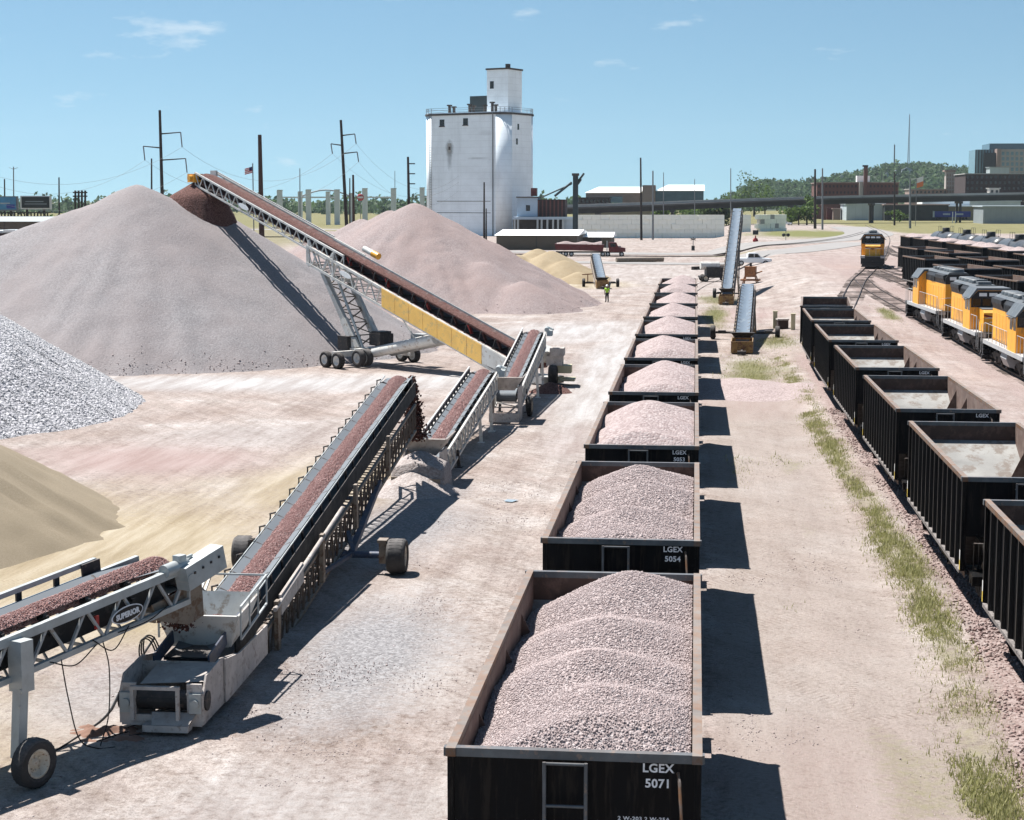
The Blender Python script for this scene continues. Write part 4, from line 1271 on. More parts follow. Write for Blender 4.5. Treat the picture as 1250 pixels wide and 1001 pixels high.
# ------------------------------------------------------------------ locomotives (nose towards -Y)
def make_loco():
    root = empty('locomotive')
    D = 1.55
    fr = MB()
    fr.bx(-1.5, 1.5, -9.4, 9.4, D - .18, D - .03)
    fr.bx(-.7, .7, -9.2, 9.2, .95, D - .18)
    fr.build('frame', 'loco_dark', root)
    sl = MB()
    for sx in (-1, 1):
        sl.bx(sx * 1.503, sx * 1.56, -8.4, 8.4, D - .26, D)
        sl.bx(sx * 1.0, sx * 1.503, -8.4, 8.4, D - .029, D)
    sl.build('walkway', 'loco_silver', root)
    # long hood: side plates, dark grille band, roof
    lh = MB()
    lh.bx(-.93, .93, -3.3, 8.7, D, 3.55)
    lh.build('long_hood', 'loco_yellow', root)
    for sx in (-1, 1):
        for k in range(10):
            y = -2.9 + k * 1.12
            d_ = MB().bx(sx * .934, sx * .955, y, y + 1.04, D + .12, 3.3)
            d_.build('hood_door', 'loco_yellow', root)
    gb = MB()
    gb.prism([(-.935, 3.553), (.935, 3.553), (.935, 4.0), (.72, 4.28), (-.72, 4.28), (-.935, 4.0)], 'y', -3.3, 8.7)
    gb.build('grille_band', 'loco_dark', root)
    for sx in (-1, 1):
        rg = MB()
        rg.prism([(sx * .938, 3.62), (sx * 1.08, 3.95), (sx * 1.08, 4.2), (sx * .75, 4.3)], 'y', 5.0, 8.5)
        for k in range(8):
            rg.bx(sx * .95, sx * 1.0, 2.0 + k * .3, 2.2 + k * .3, 3.62, 3.95)
        rg.build('radiator', 'loco_dark', root)
    rf = MB()
    rf.prism([(-.80, 4.283), (.80, 4.283), (.66, 4.42), (-.66, 4.42)], 'y', -3.3, 8.72)
    rf.bx(-.45, .45, -2.6, -.4, 4.42, 4.62)
    rf.bx(-.35, .35, .2, 1.2, 4.42, 4.72)
    roof = rf.build('hood_roof', 'loco_grey', root)
    for y in (2.3, 3.9, 5.7, 6.9, 8.0):
        f_ = MB().lathe([(0, .26), (.5, .26), (.56, .2), (.56, 0)], (0, y, 4.42), (0, 0, 1), 16)
        f_.build('roof_fan', 'loco_grey', roof)
    ex = MB().lathe([(0, .3), (.2, .3), (.24, 0)], (0, 1.6, 4.42), (0, 0, 1), 10)
    ex.build('exhaust_stack', 'loco_dark', roof)
    # cab
    cb = MB()
    cb.prism([(-1.5, D), (1.5, D), (1.5, 3.75), (1.05, 4.2), (-1.05, 4.2), (-1.5, 3.75)], 'y', -5.9, -3.301)
    cab = cb.build('cab', 'loco_yellow', root)
    cr = MB()
    cr.prism([(-1.62, 3.66), (-1.56, 3.62), (-1.06, 4.203), (1.06, 4.203), (1.56, 3.62), (1.62, 3.66), (1.12, 4.36), (-1.12, 4.36)], 'y', -6.15, -3.15)
    cr.build('cab_roof', 'loco_grey', cab)
    fp = MB().prism([(-1.44, 3.05), (1.44, 3.05), (1.44, 3.72), (1.0, 4.15), (-1.0, 4.15), (-1.44, 3.72)], 'y', -5.925, -5.902)
    fp.build('cab_front', 'loco_dark', cab)
    for sx in (-1, 1):
        for y in (-5.45, -4.35):
            w_ = MB().bx(sx * 1.502, sx * 1.512, y - .38, y + .38, 2.85, 3.55)
            w_.build('side_window', 'glass_dark', cab)
        for xx_ in (.42, 1.08):
            w_ = MB().bx(sx * (xx_ - .27), sx * (xx_ + .27), -5.94, -5.927, 3.15, 3.65)
            w_.build('windshield', 'glass_dark', cab)
        sv = MB().bx(sx * 1.515, sx * 1.75, -5.7, -4.0, 3.58, 3.62)
        sv.build('sunshade', 'loco_grey', cab)
    hl = MB().bx(-.26, .26, -6.0, -5.928, 3.8, 4.02)
    hl.build('headlight', 'lamp_white', cab)
    for sx in (-1, 1):
        nb_ = MB().bx(sx * .42, sx * .92, -5.975, -5.928, 3.8, 4.02)
        nb_.build('number_board', 'lamp_white', cab)
        nb_ = MB().bx(sx * .15, sx * .62, 8.703, 8.76, 3.85, 4.1)
        nb_.build('number_board', 'lamp_white', root)
    # nose
    ns = MB()
    ns.prism([(-8.0, D), (-5.902, D), (-5.902, 3.04), (-7.6, 3.0), (-8.0, 2.8)], 'x', -.95, .95)
    nose = ns.build('nose', 'loco_yellow', root)
    nt_ = MB().prism([(-7.62, 3.003), (-5.905, 3.043), (-5.905, 3.08), (-7.62, 3.04)], 'x', -.97, .97)
    nt_.build('nose_top', 'loco_grey', nose)
    st_ = MB()
    st_.add([(-.95, -8.006, 2.72), (0, -8.006, 2.5), (.95, -8.006, 2.72), (.95, -8.006, 2.58), (0, -8.006, 2.36), (-.95, -8.006, 2.58)], ((0, 1, 4, 5), (1, 2, 3, 4)))
    st_.build('nose_stripe', 'loco_red', nose, fix=False)
    nd = MB().bx(-.32, .32, -8.02, -8.003, 1.7, 2.25)
    nd.build('nose_door', 'loco_yellow', nose)
    # pilots, plough, steps
    for sy in (-1, 1):
        pl = MB()
        pl.bx(-1.5, 1.5, sy * 9.3, sy * 9.42, .55, D - .03)
        pl.prism([(-1.45, .16), (1.45, .16), (1.3, .62), (-1.3, .62)], 'y', sy * 9.42, sy * 9.62)
        pl.bx(-.1, .1, sy * 9.42, sy * 10.02, .72, .95)
        for sx in (-1, 1):
            for z in (.5, .85, 1.2):
                pl.bx(sx * 1.0, sx * 1.52, sy * 8.62, sy * 9.28, z - .03, z)
            pl.bx(sx * .98, sx * 1.0, sy * 8.6, sy * 9.3, .45, D - .18)
        pl.build('pilot', 'loco_dark', root)
        sp_l = MB()
        for sx in (-1, 1):
            sp_l.bx(sx * 1.0, sx * 1.54, sy * 9.425, sy * 9.44, 1.3, 1.5)
        sp_l.build('end_plate', 'loco_silver', root)
    # handrails
    for sx in (-1, 1):
        hr = MB()
        ys_ = [-8.2, -7.2, -6.2] + [-2.6 + k * 1.35 for k in range(9)]
        for y in ys_:
            hr.tube((sx * 1.46, y, D), (sx * 1.46, y, D + 1.05), .02, 5)
        hr.tube((sx * 1.46, -2.7, D + 1.05), (sx * 1.46, 8.3, D + 1.05), .02, 5)
        hr.tube((sx * 1.46, -8.3, D + 1.05), (sx * 1.46, -6.1, D + 1.05), .02, 5)
        for sy in (-1, 1):
            hr.path([(sx * 1.5, sy * 8.62, .6), (sx * 1.5, sy * 8.6, D + .9), (sx * 1.46, sy * 8.35, D + 1.05)], .02, 5)
            hr.path([(sx * 1.5, sy * 9.28, .6), (sx * 1.5, sy * 9.28, D + .9), (sx * .9, sy * 9.3, D + 1.0), (sx * .2, sy * 9.3, D + 1.0)], .02, 5)
            hr.tube((sx * .4, sy * 9.3, D), (sx * .4, sy * 9.3, D + 1.0), .02, 5)
        hr.build('handrail', 'loco_silver', root)
    ft = MB().prism([(-1.35, 1.2), (1.35, 1.2), (1.42, .9), (1.2, .42), (.7, .3), (-.7, .3), (-1.2, .42), (-1.42, .9)], 'y', -2.3, 2.5)
    ft.build('fuel_tank', 'loco_silver', root)
    for sx in (-1, 1):
        a_ = MB().tube((sx * 1.05, -3.6, 1.1), (sx * 1.05, -2.5, 1.1), .16, 10)
        a_.tube((sx * 1.05, 2.7, 1.1), (sx * 1.05, 4.4, 1.1), .16, 10)
        a_.build('air_tank', 'loco_dark', root)
    for sy in (-1, 1):
        make_truck(root, sy * 5.75, .51, (-1.7, 0, 1.7), 'truck_iron')
    for ch in KIDS[root.name]:                     # a short four-motor length
        for o in [ch] + KIDS.get(ch.name, []):
            for v in o.data.vertices:
                y = v.co.y
                v.co.y = y + 1.75 if y < -3 else y - 1.75 if y > 3 else y * (1.25 / 3)
    return root


lo = make_loco()
LG = 'orange and grey locomotives'
for i, (key, y, flip, lab) in enumerate((('diesel', 106.6, 0, 'front orange locomotive of three, nose towards camera, at right edge'),
                                        ('diesel', 123.1, 0, 'middle orange locomotive of the three coupled together'),
                                        ('diesel', 139.6, 1, 'rear orange locomotive of three, its cab at the far end'),
                                        ('right', 234.0, 0, 'single orange locomotive far off on the curved track facing the camera'))):
    c = lo if i == 0 else copy_tree(lo)
    p, rz = on_track(key, y)
    if i == 3: rz += R(2)
    c.location = p; c.rotation_euler = (0, 0, rz + (math.pi if flip else 0))
    tag(c, lab, 'locomotive', LG)


# ------------------------------------------------------------------ tank cars
def make_tank():
    root = empty('tank_car')
    tk = MB()
    prof = [(0, -7.7), (.55, -7.62), (1.05, -7.4), (1.36, -7.05), (1.45, -6.7), (1.45, 6.7), (1.36, 7.05), (1.05, 7.4), (.55, 7.62), (0, 7.7)]
    tk.lathe(prof, (0, 0, 2.55), (0, 1, 0), 24)
    t = tk.build('tank', 'tank_black', root)
    dm = MB().lathe([(0, .62), (.5, .62), (.55, .55), (.55, -.1)], (0, 0, 4.0), (0, 0, 1), 14)
    dm.build('dome', 'loco_dark', t)
    pf = MB().bx(-.9, .9, -1.4, 1.4, 4.02, 4.06)
    for sx in (-1, 1):
        for y in (-1.4, 0, 1.4):
            pf.tube((sx * .9, y, 4.05), (sx * .9, y, 4.85), .025, 5)
        pf.tube((sx * .9, -1.4, 4.85), (sx * .9, 1.4, 4.85), .025, 5)
    pf.build('platform', 'loco_dark', t)
    fr = MB().bx(-.35, .35, -8.3, 8.3, .75, 1.1)
    for sy in (-1, 1):
        fr.bx(-1.4, 1.4, sy * 6.2, sy * 8.0, 1.08, 1.14)
        fr.prism([(-1.2, 1.14), (1.2, 1.14), (1.0, 1.9), (-1.0, 1.9)], 'y', sy * 6.0, sy * 6.3)
        fr.bx(-.1, .1, sy * 8.3, sy * 8.85, .72, .92)
    fr.build('frame', 'truck_iron', root)
    ld = MB()
    for sx in (-1, 1):
        for a in (-.25, .25):
            ld.path([(sx * 1.5, a, 1.1), (sx * 1.52, a, 2.6), (sx * 1.3, a, 3.5), (sx * .9, a, 4.05)], .025, 5)
    ld.build('ladder', 'loco_dark', root)
    for sy in (-1, 1):
        make_truck(root, sy * 6.6)
    return root


tn = make_tank()
y = 268.0
for k in range(6):
    c = tn if k == 0 else copy_tree(tn)
    p, rz = on_track('tanks', y)
    c.location = p; c.rotation_euler = (0, 0, rz)
    tag(c, f'black tank car in the rear row of the yard, {ordinal[k] if k else "first"} from its far end', 'tank car', 'tank cars in the rear row')
    y -= 17.7

# ------------------------------------------------------------------ conveyors
def wheel(root, c, axis, r, w_, rim='wheel_white', tyre='tyre_dusty', face=1):
    """part wheel (disc and hub) with a tyre as sub-part; axis is horizontal"""
    ax = Vector(axis).normalized()
    d = MB()
    d.lathe([(0, w_ * .18), (r * .16, w_ * .20), (r * .18, w_ * .10), (r * .42, w_ * .06), (r * .50, w_ * .40), (r * .60, w_ * .44), (r * .60, w_ * -.44), (r * .50, w_ * -.40), (r * .42, w_ * -.06), (0, w_ * -.08)], c, ax, 20)
    u = Vector((0, 0, 1)); v = ax.cross(u)
    for k in range(8):
        t = 2 * math.pi * k / 8
        o = Vector(c) + (u * math.cos(t) + v * math.sin(t)) * r * .27
        d.tube(o, o + ax * (w_ * .16), r * .035, 6)
    wh = d.build('wheel', rim, root)
    t_ = MB()
    t_.lathe([(r * .60, -w_ * .45), (r * .72, -w_ * .52), (r * .9, -w_ * .5), (r * .985, -w_ * .38), (r, -w_ * .3), (r, w_ * .3), (r * .985, w_ * .38), (r * .9, w_ * .5), (r * .72, w_ * .52), (r * .60, w_ * .45)], c, ax, 28)
    for k in range(28):
        t = 2 * math.pi * k / 28
        o = Vector(c) + (u * math.cos(t) + v * math.sin(t)) * (r * .995)
        for sgn in (-1, 1):
            t_.bar(o + ax * sgn * w_ * .06, o + ax * sgn * w_ * .36 + (u * -math.sin(t) + v * math.cos(t)) * r * .05, r * .05, r * .02, up=tuple(u * math.cos(t) + v * math.sin(t)))
    t_.build('tyre', tyre, wh)
    return wh


class Conv:
    def __init__(s, name, tail, head, bw, label, cat='conveyor', group=None):
        tail, head = Vector(tail), Vector(head)
        d = head - tail
        s.L = math.hypot(d.x, d.y)
        s.rz = math.atan2(d.y, d.x)
        s.g0 = float(gh(tail.x, tail.y))
        s.root = empty(name, (tail.x, tail.y, s.g0), s.rz, label, cat, group)
        s.z0, s.k = tail.z - s.g0, d.z / s.L
        s.bw = bw
        s.n = Vector((-s.k, 0, 1)).normalized()

    def z(s, x): return s.z0 + s.k * x

    def P(s, x, y, dz=0.0): return Vector((x, y, s.z(x) + dz))

    def world(s, p):
        c_, n_ = math.cos(s.rz), math.sin(s.rz)
        return Vector((s.root.location.x + p[0] * c_ - p[1] * n_, s.root.location.y + p[0] * n_ + p[1] * c_, s.g0 + p[2]))

    def belt(s, mat, x0=0.0, x1=None, trough=.16, r=.24):
        x1 = s.L if x1 is None else x1
        w_ = s.bw / 2
        t = [-w_, -w_ * .62, -w_ * .3, w_ * .3, w_ * .62, w_]
        def row(p, n, tr): return [p + Vector((0, a, 0)) + n * (tr * max(0, (abs(a) - w_ * .3)) / (w_ * .7)) for a in t]
        rows = []
        d = Vector((1, 0, s.k)).normalized()
        N = 26
        for i in range(N + 1):
            x = x0 + (x1 - x0) * i / N
            f = min(1, min(x - x0, x1 - x) / 1.6)
            rows.append(row(s.P(x, 0), s.n, trough * f))
        for i in range(1, 8):
            a = math.pi * i / 8
            rows.append(row(s.P(x1, 0) - s.n * r + s.n * (r * math.cos(a)) + d * (r * math.sin(a)), s.n, 0))
        rows.append(row(s.P(x1, 0) - s.n * (2 * r), s.n, 0)); rows.append(row(s.P(x0, 0) - s.n * (2 * r), s.n, 0))
        for i in range(1, 8):
            a = math.pi + math.pi * i / 8
            rows.append(row(s.P(x0, 0) - s.n * r + s.n * (r * math.cos(a)) + d * (r * math.sin(a)), s.n, 0))
        m_ = len(rows); vs = [p for r_ in rows for p in r_]
        fs = [(i * 6 + k, i * 6 + k + 1, ((i + 1) % m_) * 6 + k + 1, ((i + 1) % m_) * 6 + k) for i in range(m_) for k in range(5)]
        b_ = MB().add(vs, fs, 0, True).build('belt', mat, s.root)
        for x in (x0, x1):
            MB().tube(s.P(x, -w_) - s.n * r, s.P(x, w_) - s.n * r, r * .94, 18).build('pulley', 'dark_steel', s.root)
        return b_

    def idlers(s, step, mat='dark_steel', hoop=0.0, drop=.34, x0=.8, x1=None):
        x1 = s.L - .7 if x1 is None else x1
        w_ = s.bw / 2
        m_ = MB()
        m_.bar((0, -w_ - .12, -drop), (0, w_ + .12, -drop), .08, .07)
        for sy in (-1, 1):
            m_.tube((0, sy * w_ * .3, -.07), (0, sy * w_ * .98, .09), .06, 8)
            m_.bar((0, sy * (w_ + .06), -drop), (0, sy * (w_ + .02), .1), .07, .05)
        m_.tube((0, -w_ * .3, -.08), (0, w_ * .3, -.08), .06, 8)
        if hoop:
            m_.path([(0, w_ + .08, -drop), (0, w_ + .08 + hoop * .8, -.05), (0, w_ + .08 + hoop * .7, .16), (0, w_ + .02, .2)], .03, 5)
        first = None
        x = x0
        rot = Matrix.Rotation(-math.atan(s.k), 4, 'Y')
        while x < x1:
            if first is None:
                o = first = m_.build('idler', mat, s.root)
            else:
                o = share('idler', first, s.root, None)
            o.location = s.P(x, 0); o.rotation_euler = rot.to_euler()
            x += step

    def truss(s, depth, panel, chord, brace, cm, bm, off=.13, drop=.36, x0=0.0, x1=None, split=True, zig=True, cross=True, chord_h=None):
        x1 = s.L if x1 is None else x1
        w_ = s.bw / 2 + off
        n_ = max(2, int(round((x1 - x0) / panel)))
        ch = chord if chord_h is None else chord_h
        joined = MB()
        def add(fn, name, mat):
            if split:
                m_ = MB(); fn(m_); m_.build(name, mat, s.root)
            else:
                fn(joined)
        for sy in (-1, 1):
            MB().bar(s.P(x0, sy * w_, -drop), s.P(x1, sy * w_, -drop), chord, ch).build('top_chord', cm, s.root)
            MB().bar(s.P(x0, sy * w_, -drop - depth), s.P(x1, sy * w_, -drop - depth), chord, chord).build('bottom_chord', cm, s.root)
            for i in range(n_ + 1):
                xa = x0 + (x1 - x0) * i / n_
                if not zig or i in (0, n_):
                    add(lambda m_: m_.bar(s.P(xa, sy * w_, -drop), s.P(xa, sy * w_, -drop - depth), brace), 'upright', bm)
                if i < n_:
                    xb = x0 + (x1 - x0) * (i + 1) / n_; xm = (xa + xb) / 2
                    if zig:
                        add(lambda m_: m_.bar(s.P(xa, sy * w_, -drop), s.P(xm, sy * w_, -drop - depth), brace), 'brace', bm)
                        add(lambda m_: m_.bar(s.P(xm, sy * w_, -drop - depth), s.P(xb, sy * w_, -drop), brace), 'brace', bm)
                    else:
                        add(lambda m_: m_.bar(s.P(xa, sy * w_, -drop - depth), s.P(xb, sy * w_, -drop), brace), 'brace', bm)
        if cross:
            for i in range(0, n_ + 1):
                xa = x0 + (x1 - x0) * i / n_
                joined.bar(s.P(xa, -w_, -drop - depth), s.P(xa, w_, -drop - depth), brace)
                if i < n_:
                    joined.bar(s.P(xa, -w_, -drop - depth), s.P(x0 + (x1 - x0) * (i + 1) / n_, w_, -drop - depth), brace * .8)
        if joined.v:
            joined.build('lattice', bm, s.root)

    def load(s, mat, label, x0, x1, wf=.62, hf=.17, stones_n=0, smat='stone_belt', size=.03, over=True, group='gravel riding on the belts'):
        N, K = max(20, int((x1 - x0) / .25)), 8
        rows = []
        rr = np.random.default_rng(int(x1 * 100))
        def f(x, t):
            j = .85 + .3 * fbm(x * 1.3, t * 2 + 5, 8)
            return s.bw * hf * (1 - (t / (s.bw * wf / 2)) ** 2) * j + .02
        vs = []
        for i in range(N + 1):
            x = x0 + (x1 - x0) * i / N
            for k in range(K + 1):
                t = (k / K - .5) * s.bw * wf
                dz = float(f(x, t)) if 0 < k < K else -.02
                if over and x > s.L - .25: dz -= ((x - s.L + .25) ** 2) * 1.6
                p = s.P(x, t, dz)
                vs.append(p)
        fs = [(i * (K + 1) + k, i * (K + 1) + k + 1, (i + 1) * (K + 1) + k + 1, (i + 1) * (K + 1) + k) for i in range(N) for k in range(K)]
        o = MB().add(vs, fs, 0, True).build('belt_gravel', mat, fix=False)
        o.location = s.root.location; o.rotation_euler = (0, 0, s.rz)
        tag(o, label, 'gravel', group)
        if stones_n:
            x = rng.uniform(x0, x1, stones_n); t = rng.normal(0, .24, stones_n).clip(-.5, .5) * s.bw * wf
            z_ = s.z0 + s.k * x + f(x, t)
            z_ = np.where(x > s.L - .25, z_ - (x - s.L + .25) ** 2 * 1.6, z_)
            nn = np.tile((0, 0, 1.0), (stones_n, 1))
            tag(stones('loose_stones', np.stack([x, t, z_], 1), nn, size, smat, o), kind='stuff')
        return o


def smooth3(pts, n_=8):
    pts = [Vector(p) for p in pts]
    e = [pts[0] * 2 - pts[1]] + pts + [pts[-1] * 2 - pts[-2]]
    o = []
    for i in range(1, len(e) - 2):
        p0, p1, p2, p3 = e[i - 1:i + 3]
        for k in range(n_):
            t = k / n_
            o.append(0.5 * ((2 * p1) + (p2 - p0) * t + (2 * p0 - 5 * p1 + 4 * p2 - p3) * t * t + (3 * p1 - p0 - 3 * p2 + p3) * t ** 3))
    return o + [pts[-1]]


def falling(p, drop, spread, vx, n_, size, label, rz, mat='stone_brown'):
    """stones in the air below a conveyor head"""
    t = rng.uniform(0, 1, n_) ** .9
    d = np.array((math.cos(rz), math.sin(rz)))
    a = rng.normal(0, 1, (n_, 3)) * np.stack([.05 + spread * .5 * t, .05 + spread * .5 * t, .04 + 0 * t], 1)
    x = vx * np.sqrt(t)
    pts = np.stack([p[0] + d[0] * x, p[1] + d[1] * x, p[2] - drop * t], 1) + a
    o = stones('falling_gravel', pts, np.tile((0, 0, 1.0), (n_, 1)), size, mat)
    return tag(o, label, 'gravel', kind='stuff')


# --- near left machine
dA = Vector((.42, .91, 0)).normalized()
A = Conv('conveyor', Vector((-12.95, 29.9, 0)) - dA * 13 + Vector((0, 0, 1.28)), Vector((-12.95, 29.9, 0)) + dA * 4.75 + Vector((0, 0, 3.02)), 1.0,
         'grey conveyor with a black oval maker plate, at the left edge')
A.belt('belt_grey')
A.idlers(1.1, drop=.26)
A.truss(.72, .95, .11, .055, 'galv', 'grey_steel', off=.2, drop=.0, x0=6, split=True, chord_h=.17)
A.load('gravel_belt', 'red brown gravel on the near left grey conveyor', 6, A.L + .12, .68, .17, 14000, 'stone_belt', .0125)
for sy in (1,):
    rl = MB()
    rl.bar(A.P(6, sy * .78, .30), A.P(A.L - 1.15, sy * .78, .30), .10, .10)
    rl.build('cover_rail', 'galv', A.root)
    x = 6.5
    while x < A.L - 1.2:
        MB().bar(A.P(x, sy * .76, .03), A.P(x, sy * .76, .26), .13, .05).build('rail_bracket', 'dark_steel', A.root)
        x += 1.0
    MB().bar(A.P(A.L - 1.6, .70, .16), A.P(A.L - 1.1, .70, .16), .05, .34).build('side_plate', 'dark_steel', A.root)
inn = MB()
for sy in (-1,):
    inn.bar(A.P(6, sy * .50, -.36), A.P(A.L - .5, sy * .50, -.36), .03, .44)
inn.build('return_guard', 'rubber', A.root)
for sy in (-1, 1):
    lg = MB()
    lg.bar(A.P(13.0, sy * .86, .0), A.P(13.0, sy * .86, -.95), .30, .34)
    lg.bar((12.95, sy * .88, A.z(13) - .9), (12.75, sy * .98, .42), .20, .20)
    lg.bar((12.75, sy * .95, .45), (12.63, sy * 1.30, .45), .12, .12)
    for k in range(5):
        lg.box((12.9 - .03 * k, sy * 1.0, A.z(13) - .3 - .3 * k), (.05, .04, .05), 0)
    lg.build('support_leg', 'galv', A.root)
    wheel(A.root, (12.63, sy * 1.50, .45), (0, sy, 0), .45, .30, 'wheel_cream', 'tyre_dusty')
# head: drive guard, motor, scraper chute
dg_ = MB()
rotA = Matrix.Rotation(-math.atan(A.k), 3, 'Y') @ Matrix.Rotation(R(-8), 3, 'Y')
dg_.box(A.P(A.L + .22, -.84, -.06), (1.2, .34, .50), 0, rotA)
drv = dg_.build('drive_guard', 'galv', A.root)
for k in range(4):
    MB().box(A.P(A.L - .15 + .25 * k, -1.02, -.05 + .04 * k), (.05, .02, .05), 0).build('guard_bolt', 'dark_steel', drv)
mo = MB()
mo.tube(A.P(A.L - .75, -.72, .10), A.P(A.L - .1, -.72, .10), .14, 12)
mo.box(A.P(A.L - .3, -.74, .26), (.22, .18, .14))
mo.tube(A.P(A.L - .25, -1.02, -.16), A.P(A.L - .25, -.7, -.16), .12, 10)
mo.bar(A.P(A.L - .6, -.72, .2), A.P(A.L + .1, -.72, .22), .05)
mo.bar(A.P(A.L - .8, -.5, .02), A.P(A.L + .2, -.95, .06), .05)
mo.build('drive_motor', 'galv', A.root)
chu = MB()
for (ya, yb) in ((-.62, -.58), (.58, .62)):
    chu.prism([(A.L - 1.0, A.z(A.L) - .62), (A.L + .5, A.z(A.L) - .40), (A.L + .55, A.z(A.L) - 1.15), (A.L + .05, A.z(A.L) - 1.25), (A.L - .85, A.z(A.L) - .98)], 'y', ya, yb)
chu.bx(A.L - .9, A.L - .86, -.58, .58, A.z(A.L) - 1.02, A.z(A.L) - .64)
chu.build('scraper_chute', 'tan_steel', A.root)
for sy, x in ((-1, 9.4), (-1, 12.2)):
    MB().box(A.P(13.3 if x > 12 else 15.1, sy * .70, -.35), (.09, .05, .26)).build('roller_guard', 'red_paint', A.root)
# oval maker plate
ov = MB()
sgn_c = A.P(15.85, -.80, -.40)
def oval(a, b_, n_=28): return [(a * math.cos(2 * math.pi * k / n_), b_ * math.sin(2 * math.pi * k / n_)) for k in range(n_)]
rim_ = MB().prism(oval(.44, .165), 'y', 0, .012); pl = rim_.build('maker_plate', 'letter_white', A.root)
pl.location = sgn_c; pl.rotation_euler = (0, -math.atan(A.k), 0)
fc = MB().prism(oval(.415, .142), 'y', -.004, -.0005).build('plate_face', 'sign_black', pl)
text_mesh('lettering', 'SUPERIOR', .150, 'letter_white', pl, (0, -.0075, -.004), (math.pi / 2, 0, 0), 'CENTER', .92, .009, 1.06)
# slack cables under the machine
for i, pts in enumerate(([A.P(14.1, -.75, -.75), A.P(14.15, -.85, -1.5), Vector((14.3, -.95, .35)), Vector((14.7, -1.0, .06)), Vector((15.0, -1.2, .03))],
                         [A.P(15.2, -.75, -.75), A.P(15.3, -.8, -1.3), Vector((15.15, -.9, .6)), Vector((14.8, -1.0, .08))],
                         [A.P(13.8, -.75, -.7), A.P(14.4, -.8, -.95), A.P(15.0, -.78, -.75)], [A.P(15.6, -.78, -.7), A.P(16.4, -.8, -.72), A.P(17.0, -.76, -.62)],
                         [A.P(14.9, -.76, -.62), A.P(15.4, -.82, -.98), A.P(15.9, -.78, -.66)])):
    MB().path(smooth3(pts), .013, 5).build('cable', 'cable', A.root)
gc = MB().path(smooth3([(-12.2, 30.2, .03), (-12.0, 31.6, .03), (-11.9, 33.2, .03), (-12.3, 35.5, .03), (-12.9, 39.5, .03)]), .02, 5)
tag(gc.build('ground_cable', 'cable'), 'black cable lying on the dirt behind the near left conveyor', 'cable')
gc = MB().path(smooth3([(-11.5, 31.5, .04), (-11.1, 32.1, .05), (-10.95, 31.9, .04), (-10.7, 32.3, .04), (-11.0, 32.6, .05), (-11.3, 32.2, .04)]), .015, 5)
tag(gc.build('ground_cable', 'cable'), 'thin looped cable on the ground beside the feed box', 'cable')

# --- long field conveyor
B = Conv('conveyor', (-10.45, 34.0, .92), (-10.62, 61.3, 4.12), .92, 'long tan field conveyor on two big tyres, fed by the near left conveyor')
B.belt('belt_grey', trough=.14)
B.idlers(1.15, 'dark_steel', hoop=.13, drop=.55, x0=3.2)
B.truss(.95, .62, .085, .045, 'tan_steel', 'truss_brown', off=.2, drop=.82, x0=2.6, x1=B.L - .6, split=True, zig=False)
B.load('gravel_belt', 'red brown gravel on the long field conveyor', 2.5, B.L + .2, .70, .13, 22000, 'stone_belt', .0135)
for sy in (-1, 1):
    MB().bar(B.P(1.8, sy * .58, -.36), B.P(B.L - .1, sy * .58, -.36), .04, .52).build('side_channel', 'rubber', B.root)
    MB().bar(B.P(2.8, sy * .5, .13), B.P(B.L - .2, sy * .5, .13), .025, .03).build('belt_edge_strip', 'galv', B.root)
for k, x in enumerate((4.8, 9.9, 14.6, 20.2)):
    MB().box(B.P(x, -.80, -.95), (.26, .10, 1.3)).build('splice_plate', 'tan_steel', B.root)
MB().bar(B.P(5.2, -.78, -.55), B.P(7.6, -.78, -.55), .06, .5).build('guard_sheet', 'box_grime', B.root)
pp = MB().tube(B.P(4.5, -.82, -.42), B.P(12.5, -.82, -.38), .055, 8)
pp.build('conduit', 'box_grime', B.root)
# undercarriage
xa = 13.35
ax = MB()
ax.tube((xa, -2.0, .52), (xa, 2.0, .52), .10, 10)
ax.build('axle', 'blue_steel', B.root)
for sy in (-1, 1):
    MB().bar((xa, sy * 1.1, .52), (xa, sy * 1.72, .52), .13, .13).build('axle_sleeve', 'white_steel', B.root)
    bk = MB().bx(xa - .16, xa + .16, sy * 1.72, sy * 1.92, .3, .92)
    bk.bx(xa - .2, xa + .2, sy * 1.68, sy * 1.95, .9, .98)
    bk.build('wheel_bracket', 'tan_steel', B.root)
    wheel(B.root, (xa, sy * 2.22, .50), (0, sy, 0), .50, .52, 'wheel_cream', 'tyre_dusty')
    lg = MB()
    lg.bar((xa, sy * .9, .55), B.P(19.3, sy * .66, -1.55), .17, .17)
    lg.bar((xa, sy * .95, .55), B.P(10.2, sy * .66, -1.5), .10, .10)
    lg.bar((xa, sy * .95, .55), B.P(xa + .6, sy * .68, -1.5), .11, .11)
    lg.build('support_leg', 'blue_steel', B.root)
sb = MB()
for t in (.25, .5, .75):
    p, q = Vector((xa, -.9, .55)).lerp(B.P(19.3, -.66, -1.55), t), Vector((xa, .9, .55)).lerp(B.P(19.3, .66, -1.55), t)
    sb.bar(p, q, .07)
for t in (.0, .25, .5):
    p, q = Vector((xa, -.9, .55)).lerp(B.P(19.3, -.66, -1.55), t), Vector((xa, .9, .55)).lerp(B.P(19.3, .66, -1.55), t + .25)
    sb.bar(p, q, .05)
sb.build('leg_bracing', 'blue_steel', B.root)
